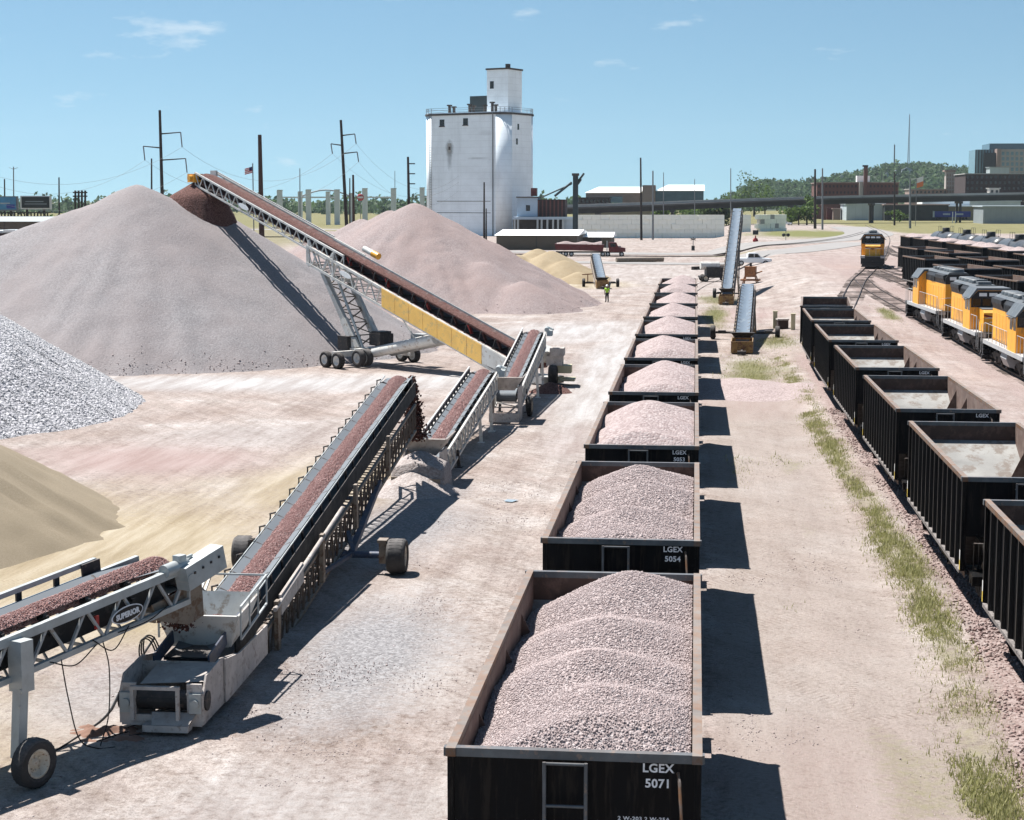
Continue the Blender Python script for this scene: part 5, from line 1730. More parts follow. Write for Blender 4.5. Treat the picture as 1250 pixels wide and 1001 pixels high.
# feed end: box, hopper, guard frame
bxm = MB()
bxm.prism([(-1.7, .18), (.9, .18), (.9, .95), (-.35, 1.18), (-1.45, 1.12), (-1.7, .8)], 'y', -.86, -.82)
bxm.prism([(-1.7, .18), (.9, .18), (.9, .95), (-.35, 1.18), (-1.45, 1.12), (-1.7, .8)], 'y', .82, .86)
bxm.bx(-1.7, .9, -.82, .82, .14, .22)
bxm.add([(-1.48, -.82, 1.0), (-.3, -.82, 1.08), (-.3, .5, 1.02), (-1.48, .5, .92)], ((0, 1, 2, 3),))
bxm.add([(-.3, -.82, 1.08), (-.3, .82, 1.08), (-.3, .82, .2), (-.3, -.82, .2)], ((0, 1, 2, 3),))
bxm.bx(-1.70, -1.64, -.82, -.52, .22, 1.0)
bxm.bx(-1.70, -1.64, .52, .82, .22, 1.0)
bxm.bx(-1.70, -1.60, -.6, .6, .2, .36)
bxm.build('feed_box', 'box_grime', B.root)
lip = MB()
lip.add([(-2.0, -.62, .24), (-2.0, .12, .24), (-1.7, .2, .42), (-1.7, -.72, .42)], ((0, 1, 2, 3),))
lip.bx(-2.02, -1.7, -.62, .3, .10, .235)
lip.build('feed_lip', 'box_grime', B.root)
MB().tube((-1.5, -.9, .62), (-1.5, .9, .62), .20, 14).build('tail_drum', 'dark_steel', B.root)
for sy in (-1, 1):
    bb = MB().tube((-1.62, sy * .70, .62), (-1.84, sy * .70, .62), .09, 10)
    bb.bx(-1.78, -1.66, sy * .58, sy * .82, .42, .82)
    bb.build('take_up_bearing', 'galv', B.root)
gf_ = MB()
gf_.bar((-1.86, -.42, .95), (-1.86, .58, .95), .09, .07)
gf_.bar((-1.86, -.38, .95), (-1.86, -.38, .3), .07, .07)
gf_.bar((-1.86, .54, .95), (-1.86, .54, .3), .07, .07)
gf_.build('guard_frame', 'box_grime', B.root)
fh = MB()
z1 = 1.75
fh.add([(1.15, -.62, 1.02), (1.15, .62, 1.02), (.95, .86, z1), (.95, -.86, z1)], ((0, 1, 2, 3),))       # back plate
fh.add([(2.5, -.62, 1.15), (2.5, .62, 1.15), (2.75, .86, z1 + .1), (2.75, -.86, z1 + .1)], ((0, 1, 2, 3),))
for sy in (-1, 1):
    fh.add([(1.15, sy * .62, 1.02), (2.5, sy * .62, 1.15), (2.75, sy * .86, z1 + .1), (.95, sy * .86, z1)], ((0, 1, 2, 3),))
fo = fh.build('feed_hopper', 'white_steel', B.root)
md = fo.modifiers.new('plate', 'SOLIDIFY'); md.thickness = .04
cg = MB()
for x0_, x1_ in ((1.1, 3.4),):
    cg.bar((x0_, -.9, 1.2), (x1_, -.9, 1.45), .04); cg.bar((x0_, -.9, 1.9), (x1_, -.9, 2.1), .04)
    for t in (0, .33, .66, 1):
        cg.bar((x0_ + (x1_ - x0_) * t, -.9, 1.2 + .25 * t), (x0_ + (x1_ - x0_) * t, -.9, 1.9 + .2 * t), .035)
    cg.bar((x0_, .9, 1.2), (x0_, .9, 1.9), .04); cg.bar((x1_, .9, 1.4), (x1_, .9, 2.1), .04); cg.bar((x0_, .9, 1.9), (x1_, .9, 2.1), .04)
    cg.bar((x1_, -.9, 2.1), (x1_, .9, 2.1), .04)
cg.build('hopper_guard', 'galv', B.root)
sk = MB()
for sy in (-1, 1):
    sk.bar(B.P(-.3, sy * .58, .18), B.P(2.2, sy * .58, .2), .04, .3)
sk.build('skirt_board', 'blue_steel', B.root)
MB().bx(.1, 1.1, -.5, .5, .98, 1.05).build('belt_cover', 'rubber', B.root)
sd = MB()
sd.prism([(-.2, .2), (3.4, .28), (3.4, .95), (.9, .95), (-.2, 1.12)], 'y', -.905, -.868)
sd.build('side_sheet', 'box_grime', B.root)
hs = MB()
for k in range(3):
    hs.path(smooth3([(1.0 + .14 * k, .9, .75), (.95 + .14 * k, 1.05, 1.15), (.8 + .14 * k, 1.2, 1.2), (.7 + .14 * k, 1.2, .85), (.85 + .1 * k, .98, .5)], 6), .018, 6)
hs.build('hydraulic_hoses', 'cable', B.root)
tg = MB()
for k in range(3):
    tg.bar((3.0 + .8 * k, 1.0, .9 + .1 * k), (4.2 + .8 * k, 1.0, 1.4 + .15 * k), .05); tg.bar((3.0 + .8 * k, 1.0, 1.5), (4.2 + .8 * k, .95, .9), .05)
tg.tube((2.6, 1.0, .8), (5.6, 1.0, 1.1), .05, 8)
tg.build('side_rods', 'white_steel', B.root)
hb = B.world(B.P(B.L + .35, -.38, -.05))
falling(hb, 2.35, .34, .42, 2600, .045, 'red brown stones falling off the long field conveyor into the hopper', B.rz)
ha = A.world(A.P(A.L + .25, 0, -.25))
falling(ha, 1.25, .22, .2, 1700, .03, 'dark brown stones dropping from the near left conveyor', A.rz)


# --- two low transfer conveyors in line
def transfer(tail, head, label, lab_load, far):
    c = Conv('conveyor', tail, head, .95, label, group='low transfer conveyors in line')
    c.belt('belt_grey', trough=.12)
    c.idlers(1.2, 'dark_steel', hoop=0, drop=.3)
    c.truss(.85, .95, .09, .055, 'white_steel', 'white_steel', off=.16, drop=.02, x0=.6, x1=c.L - .1, split=True, zig=True)
    c.load('gravel_belt', lab_load, .9, c.L + .2, .72, .14, 5000, 'stone_belt', .018)
    for sy in (1,):
        rl_ = MB()
        rl_.bar(c.P(.8, sy * .66, .26), c.P(c.L - .3, sy * .66, .26), .07, .07)
        rl_.build('cover_rail', 'white_steel', c.root)
        x = 1.2
        while x < c.L - .5:
            MB().bar(c.P(x, sy * .64, .0), c.P(x + .12, sy * .66, .23), .16, .05).build('rail_bracket', 'dark_steel', c.root)
            x += .8
    for x, m_ in ((c.L * .22, 'dark_steel'), (c.L * .62, 'white_steel'), (c.L * .84, 'white_steel')):
        for sy in (-1, 1):
            f_ = MB()
            f_.bar((x, sy * .62, max(.2, c.z(x) - .6)), (x, sy * .7, .02), .13, .13)
            f_.bar((x + .45, sy * .62, c.z(x) - .6), (x, sy * .68, .3), .07, .07)
            f_.bx(x - .2, x + .2, sy * .55, sy * .85, 0, .04)
            f_.build('stand', m_, c.root)
    hp = MB()
    zt = c.z(.6)
    hp.add([(-.5, -.45, zt + .1), (-.5, .45, zt + .1), (-.85, .9, zt + .75), (-.85, -.9, zt + .75)], ((0, 1, 2, 3),))
    for sy in (-1, 1):
        hp.add([(-.5, sy * .45, zt + .1), (1.3, sy * .5, zt + .2), (1.5, sy * .9, zt + .75), (-.85, sy * .9, zt + .75)], ((0, 1, 2, 3),))
    h_ = hp.build('hopper', 'box_grime', c.root)
    h_.modifiers.new('plate', 'SOLIDIFY').thickness = .05
    tp = MB()
    tp.bx(-1.0, .5, -.72, -.64, .08, zt + .3); tp.bx(-1.0, .5, .64, .72, .08, zt + .3); tp.bx(-1.18, -1.0, -.72, .72, .08, .5)
    tp.build('tail_frame', 'box_grime', c.root)
    dv = MB()
    dv.box(c.P(c.L - .1, -.88, -.05), (.75, .3, .3)); dv.tube(c.P(c.L - .5, -.72, .2), c.P(c.L, -.72, .2), .13, 10); dv.bar(c.P(c.L + .15, -1.05, .1), c.P(c.L + .35, -.8, .18), .1)
    dv.build('drive_motor', 'galv', c.root)
    return c


C_ = transfer((-9.95, 63.2, .95), (-9.88, 80.4, 2.5), 'nearer white transfer conveyor, below the end of the long conveyor', 'red brown gravel on the nearer transfer conveyor', 0)
D_ = transfer((-8.95, 81.6, 1.4), (-9.08, 97.6, 3.1), 'farther white transfer conveyor, feeding the tall stacker', 'red brown gravel on the farther transfer conveyor', 1)
wheel(D_.root, (2.0, -.95, .48), (0, -1, 0), .48, .25, 'wheel_cream', 'rubber')
wheel(D_.root, (D_.L - .6, -1.1, .62), (0, -1, 0), .62, .5, 'wheel_cream', 'rubber')
hs_ = MB()
hs_.bx(D_.L - .5, D_.L + .7, -1.7, -.9, 1.75, 2.2); hs_.bx(D_.L - .4, D_.L + .9, -1.6, -.7, 1.2, 1.74)
hs_.build('power_unit', 'box_grime', D_.root)
hs_ = MB()
hs_.bx(D_.L - .2, D_.L + .9, -2.1, -1.25, .75, 1.18); hs_.bx(D_.L - .3, D_.L + 1.1, -2.3, -1.4, .3, .42)
hs_.build('tow_hitch', 'post_cream', D_.root)
# heap lying in the tail of the nearer one
hz = lambda X, Y: cones([(-10.0, 62.0, 1.45)], .62, X, Y, .25, .1, 61)
heap('gravel_pile', -11.2, -8.8, 60.9, 63.1, .1, lambda X, Y: np.where((np.abs(X + 10) < 1.0) & (np.abs(Y - 62.0) < 1.0), hz(X, Y), -1), 'spill', 'pale gravel banked up in front of the transfer hopper', 'gravel pile')
bk = MB(); bk.bar((-10.9, 60.95, .45), (-9.1, 60.95, .38), .06, .22)
tag(bk.build('timber_board', 'tan_steel'), 'weathered board holding back gravel at the transfer hopper', 'board')
hc = C_.world(C_.P(C_.L + .3, 0, -.2)); falling(hc, .75, .2, .25, 500, .035, 'stones dropping between the two transfer conveyors', C_.rz)

# --- the tall stacker
dE = Vector((-12, 10.4, 0)).normalized()
E0 = Vector((-8.75, 98.6, 1.25))
E = Conv('stacker', E0, Vector((E0.x + dE.x * 34.7, E0.y + dE.y * 34.7, 12.38)), 1.3, 'tall white radial stacker with yellow guards dropping gravel on the big pile', 'stacker')
E.belt('belt_red', x0=.3, trough=.13)
E.idlers(1.25, 'dark_steel', drop=.46, x1=20.5)
E.truss(1.12, 1.1, .15, .075, 'white_steel', 'white_steel', off=.42, drop=.46, x0=1.2, x1=21.2, split=True, zig=True)
E.truss(.85, 1.0, .12, .06, 'white_steel', 'white_steel', off=.22, drop=-.12, x0=17.5, x1=E.L, split=True, zig=True)
E.load('gravel_brown', 'red brown gravel on the belt of the tall stacker', .8, E.L + .2, .6, .11)
for k in range(7):
    x0_ = 3.9 + k * 1.34
    g_ = MB()
    for t, w2 in ((0, .03),):
        g_.add([E.P(x0_ + .02, 1.15, -.42), E.P(x0_ + 1.32, 1.15, -.42), E.P(x0_ + 1.32, 1.15, -1.56), E.P(x0_ + .02, 1.15, -1.56),
                E.P(x0_ + .02, 1.18, -.42), E.P(x0_ + 1.32, 1.18, -.42), E.P(x0_ + 1.32, 1.18, -1.56), E.P(x0_ + .02, 1.18, -1.56)],
               ((0, 1, 2, 3), (7, 6, 5, 4), (0, 4, 5, 1), (1, 5, 6, 2), (2, 6, 7, 3), (3, 7, 4, 0)))
    g_.build('guard_panel', 'guard_yellow', E.root)
g_ = MB()
g_.add([E.P(1.4, 1.15, -.42), E.P(3.86, 1.15, -.42), E.P(3.86, 1.15, -1.5), E.P(1.9, 1.15, -1.3), E.P(1.4, 1.18, -.42), E.P(3.86, 1.18, -.42), E.P(3.86, 1.18, -1.5), E.P(1.9, 1.18, -1.3)],
       ((0, 1, 2, 3), (7, 6, 5, 4), (0, 4, 5, 1), (1, 5, 6, 2), (2, 6, 7, 3), (3, 7, 4, 0)))
g_.build('side_plate', 'white_steel', E.root)
# red shrouds over the lower belt
for k in range(14):
    x0_ = 1.6 + k * 1.3
    m_ = MB()
    m_.bar(E.P(x0_, .50, -.40), E.P(x0_ + .25, .56, .06), .22, .08)
    m_.build('idler_shroud', 'red_paint' if k % 3 == 0 else 'belt_red', E.root)
MB().bar(E.P(1.0, -.58, .05), E.P(20.5, -.58, .05), .05, .34).build('wind_guard', 'galv', E.root)
MB().bar(E.P(1.0, .58, .12), E.P(20.5, .58, .12), .05, .12).build('belt_edge_guard', 'belt_red', E.root)
MB().bar(E.P(20.6, -.76, .30), E.P(E.L - .4, -.76, .30), .06, .10).build('upper_rail', 'white_steel', E.root)
# white oval plates
for x in (16.9, 28.6):
    o = MB().prism(oval(.62, .17), 'y', 0, .02).build('maker_plate', 'lamp_white', E.root)
    o.location = E.P(x, 1.2 if x < 20 else .95, -.85 if x < 20 else -.3); o.rotation_euler = (0, -math.atan(E.k), 0)
hd = MB()
hd.bx(E.L - .1, E.L + .75, .35, 1.05, E.z(E.L) - .55, E.z(E.L) + .05)
hd.tube((E.L + .2, 1.05, E.z(E.L) - .25), (E.L + .2, 1.3, E.z(E.L) - .25), .2, 12)
hd.build('head_drive', 'loco_yellow', E.root)
hd = MB()
hd.bx(E.L - .4, E.L + .35, -.75, -.62, E.z(E.L) - .4, E.z(E.L) + .3); hd.tube((E.L + .1, -1.0, E.z(E.L)), (E.L + .1, -.76, E.z(E.L)), .16, 10)
hd.build('head_bearing', 'white_steel', E.root)
mt = MB().tube(E.P(17.2, -1.3, .35), E.P(18.1, -1.3, .35), .2, 12); mt.build('winch_motor', 'white_steel', E.root)
mt = MB().tube(E.P(16.6, -1.3, .35), E.P(17.2, -1.3, .35), .22, 12); mt.build('winch_drum', 'loco_yellow', E.root)
col_ = MB()
for x in (18.4, 21.0):
    for sy in (-1, 1):
        col_.bar(E.P(x, sy * 1.05, .0), E.P(x, sy * 1.05, -1.75), .14, .14); col_.bar(E.P(x, sy * 1.05, .0), E.P(x + 1.25 * (1 if x < 20 else -1), sy * 1.05, -1.7), .1, .1)
    col_.bar(E.P(x, -1.05, -1.7), E.P(x, 1.05, -1.7), .14, .14)
col_.build('splice_frame', 'white_steel', E.root)
# undercarriage
ex_ = 15.9
for sy in (-1, 1):
    top = E.P(19.6, sy * .92, -1.65); bot = Vector((ex_ + .2, sy * .98, 1.1))
    MB().bar(top, bot, .34, .30).build('telescopic_leg', 'grey_steel', E.root)
    mid = top.lerp(bot, .62)
    MB().bar(mid, bot, .44, .40).build('leg_sleeve', 'white_steel', E.root)
    cyl = MB().tube(E.P(18.7, sy * .55, -1.6), (ex_ - .2, sy * .7, 1.0), .09, 8); cyl.build('lift_cylinder', 'galv', E.root)
lb = MB()
for i in range(6):
    t0, t1 = i / 6, (i + 1) / 6
    a0 = E.P(19.6, -.92, -1.65).lerp(Vector((ex_ + .2, -.98, 1.1)), t0); a1 = E.P(19.6, .92, -1.65).lerp(Vector((ex_ + .2, .98, 1.1)), t1)
    b0 = E.P(19.6, .92, -1.65).lerp(Vector((ex_ + .2, .98, 1.1)), t0); b1 = E.P(19.6, -.92, -1.65).lerp(Vector((ex_ + .2, -.98, 1.1)), t1)
    lb.bar(a0, a1, .07); lb.bar(b0, b1, .07); lb.bar(a0, b0, .07)
lb.build('leg_lattice', 'tan_steel', E.root)
axl = MB().bar((ex_, -3.0, .85), (ex_, 3.0, .85), .36, .36)
axl.bx(ex_ - .5, ex_ + .5, -1.3, 1.3, .75, 1.15)
axl.build('axle_beam', 'white_steel', E.root)
for y in (3.1, -3.1):
    for dx in (-.62, .62):
        wheel(E.root, (ex_ + dx, y, .52), (0, 1 if y > 0 else -1, 0), .52, .38, 'wheel_white', 'rubber')
    MB().bar((ex_ - .62, y - (.28 if y > 0 else -.28), .55), (ex_ + .62, y - (.28 if y > 0 else -.28), .55), .14, .2).build('walking_beam', 'white_steel', E.root)
wheel(E.root, (ex_ - 1.0, 1.75, .62), (0, 1, 0), .55, .42, 'wheel_white', 'tyre_dusty')
wheel(E.root, (ex_ - 1.0, 1.15, .62), (0, 1, 0), .55, .42, 'wheel_white', 'tyre_dusty')
MB().tube((ex_ - 1.3, .7, .95), E.P(8.6, .7, -1.85), .34, 14).build('tow_beam', 'white_steel', E.root)
MB().tube((ex_ - 1.3, -.7, .95), E.P(8.6, -.7, -1.85), .34, 14).build('tow_beam', 'white_steel', E.root)
MB().tube(E.P(11.8, .9, -1.5), E.P(10.5, .75, -2.6), .06, 6).build('strut', 'white_steel', E.root)
pu = MB().bx(ex_ - 1.6, ex_ - .5, -.6, .5, 1.35, 2.1); pu.bx(ex_ - 1.5, ex_ - .6, -.5, .4, 2.1, 2.25)
pu.build('power_pack', 'dark_steel', E.root)
pu = MB().bx(ex_ - 3.6, ex_ - 2.6, -2.2, -1.2, 1.2, 2.1); pu.build('oil_tank', 'grey_steel', E.root)
pu = MB().bx(ex_ + .5, ex_ + 1.5, .4, 1.5, 1.0, 1.9); pu.build('control_box', 'dark_steel', E.root)
he = E.world(E.P(E.L + .4, 0, -.2))
falling(he, 1.0, .25, .3, 600, .07, 'brown gravel pouring from the stacker head', E.rz)
th_ = MB()
th_.add([(-.6, -.5, 1.3), (-.6, .5, 1.3), (-1.0, .9, 1.95), (-1.0, -.9, 1.95)], ((0, 1, 2, 3),))
for sy in (-1, 1):
    th_.add([(-.6, sy * .5, 1.3), (1.2, sy * .55, 1.75), (1.3, sy * .9, 2.3), (-1.0, sy * .9, 1.95)], ((0, 1, 2, 3),))
h_ = th_.build('hopper', 'white_steel', E.root); h_.modifiers.new('plate', 'SOLIDIFY').thickness = .05
MB().bx(-1.0, 1.4, -.8, .8, .1, .5).build('tail_skid', 'white_steel', E.root)


# --- parked field conveyors with bare blue belts
def parked(tail, head, label, ax_x, track_w, mat, chev=True):
    c = Conv('conveyor', tail, head, .95, label, group='parked conveyors with bare blue belts')
    c.belt('belt_blue', trough=.12)
    c.idlers(1.3, 'dark_steel', hoop=.14, drop=.4)
    c.truss(.85, 1.5, .09, .06, mat, mat, off=.18, drop=.5, x0=1.6, x1=c.L - .4, split=True, zig=False)
    for sy in (-1, 1):
        MB().bar(c.P(.5, sy * .60, -.3), c.P(c.L - .1, sy * .60, -.3), .05, .34).build('side_channel', 'dark_steel', c.root)
    fb = MB()
    fb.prism([(-2.2, .1), (.4, .1), (.4, .95), (-.3, 1.05), (-2.2, .9)], 'y', -.75, -.7)
    fb.prism([(-2.2, .1), (.4, .1), (.4, .95), (-.3, 1.05), (-2.2, .9)], 'y', .7, .75)
    fb.bx(-2.2, -2.12, -.7, .7, .1, .88); fb.bx(-2.1, .4, -.7, .7, .08, .14); fb.bx(-.2, -.12, -.7, .7, .2, 1.0)
    for y in (-.36, 0, .36):
        fb.bx(-2.26, -2.201, y - .04, y + .04, .1, .9)
    fb.build('feed_box', 'rusty_yellow', c.root)
    tr = MB()
    tr.add([(0, -.5, c.z(0) - .05), (0, .5, c.z(0) - .05), (-.35, .85, c.z(0) + .35), (-.35, -.85, c.z(0) + .35)], ((0, 1, 2, 3),))
    t_ = tr.build('feed_plate', 'dark_steel', c.root); t_.modifiers.new('plate', 'SOLIDIFY').thickness = .05
    hi = MB(); hi.bar((-2.2, 0, .3), (-3.1, 0, .2), .12); hi.bx(-3.2, -2.8, -.3, .3, .05, .3)
    hi.build('tow_hitch', 'dark_steel', c.root)
    a_ = MB(); a_.tube((ax_x, -track_w / 2, .5), (ax_x, track_w / 2, .5), .09, 8); a_.bx(ax_x - .2, ax_x + .2, track_w * .3, track_w * .42, .42, .66); a_.bx(ax_x - .2, ax_x + .2, -track_w * .42, -track_w * .3, .42, .66)
    a_.build('axle', 'dark_steel', c.root)
    for sy in (-1, 1):
        wheel(c.root, (ax_x, sy * track_w / 2, .52), (0, sy, 0), .52, .36, 'wheel_cream', 'rubber')
        l_ = MB(); l_.bar((ax_x, sy * .8, .5), c.P(min(c.L - 1, ax_x + 5), sy * .66, -1.3), .13, .13); l_.bar((ax_x, sy * .8, .5), c.P(ax_x - 1.5, sy * .66, -1.3), .1, .1)
        l_.build('support_leg', mat, c.root)
    return c


hF1 = at(900, 254, 204)
F1 = parked((3.25, 178.6, 1.25), hF1, 'tall parked conveyor with bare blue belt, beside the white pickup', 11.0, 3.6, 'tan_steel')
hF2 = at(913, 346, 143)
F2 = parked((3.35, 121.5, 1.05), hF2, 'nearer parked conveyor with bare blue belt and rusty yellow feed box', 11.2, 4.9, 'rusty_yellow')
hG = at(727, 309, 228)
G_ = parked((-11.3, 209.5, .95), hG, 'small parked conveyor with bare blue belt behind the worker', 3.0, 4.2, 'tan_steel')
ow = MB()
for dz in (.5, 1.5):
    ow.bar((3.0, 2.3, dz), (3.0, 1.0, dz + .1), .12)
ow.bar((3.0, 1.6, .4), (3.0, 1.6, 1.6), .12)
ow.build('outrigger', 'rust', G_.root)

# ------------------------------------------------------------------ grain elevator
def rounded(w_, d_, r, n_=9):
    o = []
    for cx, cy, a0 in ((w_ / 2 - r, d_ / 2 - r, 0), (-w_ / 2 + r, d_ / 2 - r, 90), (-w_ / 2 + r, -d_ / 2 + r, 180), (w_ / 2 - r, -d_ / 2 + r, 270)):
        for k in range(n_):
            a = R(a0 + 90 * k / (n_ - 1)); o.append((cx + r * math.cos(a), cy + r * math.sin(a)))
    return o


SY = 520
c_ = at(582, 280, SY)
top = at(582, 135, SY).z
el = empty('grain_elevator', (c_.x - .6, SY + 12, 0), R(-24), 'tall white concrete grain elevator with rounded corners and a square headhouse', 'grain elevator')
# soot below the wall vent
nt = M['silo_white'].node_tree; n, l = nt.nodes, nt.links
b = [q for q in n if q.type == 'BSDF_PRINCIPLED'][0]; src = b.inputs['Base Color'].links[0].from_socket
co = n.new('ShaderNodeTexCoord').outputs['Object']
for (sx_, sz_, rx_, rz_, amt) in ((-5.0, top - 11.0, 1.6, 2.6, .75), (-5.0, top - 13.5, 1.0, 4.5, .5), (8.0, top - 6.5, 3.0, 1.0, .18), (5.0, top - 14, 4.0, .35, .4), (9.0, top - 20, 5.0, 3.5, .15)):
    mp = n.new('ShaderNodeMapping'); mp.vector_type = 'POINT'; mp.inputs['Location'].default_value = (-sx_ / rx_, 0, -sz_ / rz_); mp.inputs['Scale'].default_value = (1 / rx_, 0, 1 / rz_)
    l.new(co, mp.inputs['Vector'])
    ln = n.new('ShaderNodeVectorMath'); ln.operation = 'LENGTH'; l.new(mp.outputs[0], ln.inputs[0])
    ad = n.new('ShaderNodeMath'); ad.operation = 'MULTIPLY_ADD'; l.new(_noise(n, l, co, 0.9, 5, .7), ad.inputs[0]); ad.inputs[1].default_value = 0.9; l.new(ln.outputs['Value'], ad.inputs[2])
    rp = _ramp(n, [(0.55, (amt,) * 3), (1.0, (0, 0, 0))]); hm = n.new('ShaderNodeMath'); hm.operation = 'MULTIPLY'; l.new(ad.outputs[0], hm.inputs[0]); hm.inputs[1].default_value = .66
    l.new(hm.outputs[0], rp.inputs[0])
    src = _mix(n, l, rp.outputs[0], src, (0.16, 0.17, 0.18))
l.new(src, b.inputs['Base Color'])
mb = MB().prism(rounded(30, 19, 3.6), 'z', -.5, top - 1.0); w_ = mb.build('bin_wall', 'silo_white', el)
for p in w_.data.polygons: p.use_smooth = abs(p.normal.z) < .5 and p.area < 100
mb = MB().prism(rounded(30.6, 19.6, 3.8), 'z', top - 1.0, top - .45); mb.build('cornice', 'silo_dark', el)
mb = MB().prism(rounded(29.8, 18.8, 3.6), 'z', top - .45, top - .2); mb.build('roof', 'silo_white', el)
rl = MB()
pts_ = rounded(30, 19, 3.6, 5)
for i, p in enumerate(pts_):
    q = pts_[(i + 1) % len(pts_)]
    rl.bar((p[0], p[1], top - .3), (p[0], p[1], top + 1.2), .12)
    for z in (.55, 1.15): rl.bar((p[0], p[1], top + z), (q[0], q[1], top + z), .09)
rl.build('roof_railing', 'steel_pole', el)
fy = -9.5
ld = MB()
for x in (-12.0, -11.4): ld.bar((x, fy - .3, 4), (x, fy - .3, top - .3), .1)
for k in range(44): ld.bar((-12.0, fy - .3, 5 + .75 * k), (-11.4, fy - .3, 5 + .75 * k), .08)
ld.build('ladder', 'steel_pole', el)
MB().tube((10.5, fy - .25, 0), (10.5, fy - .25, top - .5), .16, 8).build('drain_pipe', 'steel_pole', el)
for x, z in ((-7.6, top - 3.2), (.8, top - 3.0)):
    f_ = MB().bx(x - .85, x + .85, fy - .06, fy + .3, z - 1.0, z + 1.0).build('window', 'window_dark', el)
    MB().bx(x - 1.0, x + 1.0, fy - .3, fy - .061, z - 1.25, z - 1.0).build('sill', 'silo_dark', f_)
for y, z in ((-2.2, top - 4.6), (-3.0, top - 9.0)):
    MB().bx(14.98, 15.06, y - .5, y + .5, z - .9, z + .9).build('window', 'window_dark', el)
for z in (top - 27, top - 30.5):
    MB().bx(-9.6, 9.6, fy - .05, fy, z, z + .16).build('pour_joint', 'silo_dark', el)
# stain left by the vent
MB().bx(-5.6, -4.3, fy - .045, fy - .002, top - 12.2, top - 9.4).build('vent', 'concrete', el)
MB().bx(-5.3, -4.6, fy - .085, fy - .046, top - 11.4, top - 10.4).build('vent_louvre', 'silo_dark', el)
hh = MB(); hz_ = at(620, 83, SY).z
hh.bx(5.2, 12.6, -4.2, 4.2, top - .3, hz_); hw = hh.build('headhouse', 'silo_white', el)
MB().bx(4.9, 12.9, -4.5, 4.5, hz_, hz_ + .5).build('headhouse_roof', 'silo_dark', hw)
MB().bx(6.3, 7.6, -4.26, -4.201, hz_ - 5.6, hz_ - 3.4).build('window', 'window_dark', hw)
MB().bx(10.4, 11.6, -2, -1, hz_ + .5, hz_ + 1.8).build('roof_vent', 'silo_dark', hw)
MB().bx(-1.0, 5.1, -4.0, 4.0, top - .3, top + 4.9).build('plant_room', 'elevator_green', el)
for x, z in ((-6.2, 1.9), (-4.6, 1.4), (1.0, 2.0), (2.4, 1.5), (6.4, 1.6), (9.0, 2.4), (10.2, 1.6)):
    m_ = MB().tube((x, -7.4, top - .3), (x, -7.4, top + z), .45, 8); m_.bx(x - .6, x + .6, -8.0, -6.8, top + z, top + z + .4)
    m_.build('roof_vent', 'silo_dark', el)

# lean-to, working house and spout tower at its foot
def W(px, py, Y): return at(px, py, Y)


def block_at(px0, px1, py0, py1, Y, depth, mat, name='wall', parent=None, dy=0.0):
    a, b_ = at(px0, py1, Y), at(px1, py0, Y)
    return MB().bx(a.x, b_.x, Y + dy, Y + depth, max(-.3, a.z), b_.z).build(name, mat, parent)


def building(name, label, cat='building', group=None):
    return empty(name, (0, 0, 0), 0, label, cat, group)


an = building('working_house', 'pale blue annex with brown slatted storey beside the white elevator')
block_at(631, 656, 241, 264, 505, 9, 'elevator_blue', 'wall', an)
block_at(630, 657, 239.5, 241, 504.6, 10, 'silo_dark', 'roof', an)
block_at(642, 647, 250, 257, 504.94, .03, 'window_dark', 'window', an)
block_at(655, 690, 243, 265, 506, 8, 'brick_dark', 'slatted_wall', an)
for k in range(7):
    block_at(656.5 + 4.8 * k, 658.2 + 4.8 * k, 244, 264, 505.7, .25, 'brick', 'slat', an)
block_at(648, 655, 229, 239, 507, 3, 'red_truck', 'roof_box', an)
block_at(626, 706, 264.5, 267.5, 502, 12, 'elevator_blue', 'canopy', an)
for px in (627, 631, 655, 660, 667, 674, 680, 686):
    block_at(px, px + 2.2, 267.5, 287, 502.2, 1.2, 'metal_pale', 'post', an)
block_at(626, 706, 267.6, 288, 513, .6, 'silo_dark', 'back_wall', an)
block_at(688, 706, 267.6, 288, 503.5, 8, 'elevator_blue', 'side_room', an)
tw = building('spout_tower', 'dark steel grain leg with slanting spouts, right of the elevator', 'tower')
block_at(699, 705.5, 213, 290, 480, 1.6, 'elevator_green', 'leg_casing', tw)
block_at(698, 706.5, 211, 214, 479.8, 2, 'silo_dark', 'leg_head', tw)
for (p, q, r_) in (((698, 222), (677, 239), .32), ((698, 224), (662, 240), .2), ((705, 222), (713, 211), .3), ((705, 224), (709, 218), .4)):
    MB().tube(at(*p, 480.8), at(*q, 480.8), r_, 8).build('spout', 'elevator_green', tw)


def shed(label, px0, px1, pyb, pye, pyr, Y, depth, wm='shed_tan', rm='shed_roof', door=None, panels=True, base=0.0):
    r_ = building('shed', label, 'shed')
    a, b_ = at(px0, pyb, Y), at(px1, pye, Y)
    MB().bx(a.x, b_.x, Y, Y + depth, base - .2, b_.z).build('wall', wm, r_)
    zr = b_.z + 1.0
    rf = MB().prism([(Y - .4, b_.z + .002), (Y + depth + .4, b_.z + .002), (Y + depth * .5, zr)], 'x', a.x - .5, b_.x + .5)
    rf.build('roof', rm, r_)
    if panels:
        n_ = max(2, int((b_.x - a.x) / 6))
        for k in range(1, n_):
            x = a.x + (b_.x - a.x) * k / n_
            MB().bx(x - .12, x + .12, Y - .05, Y - .001, base, b_.z - .1).build('wall_batten', 'silo_dark', r_)
    for d0, d1, z1 in (door or []):
        x0_, x1_ = at(d0, pyb, Y).x, at(d1, pyb, Y).x
        MB().bx(x0_, x1_, Y - .06, Y - .002, base, z1).build('door', 'window_dark', r_)
    return r_


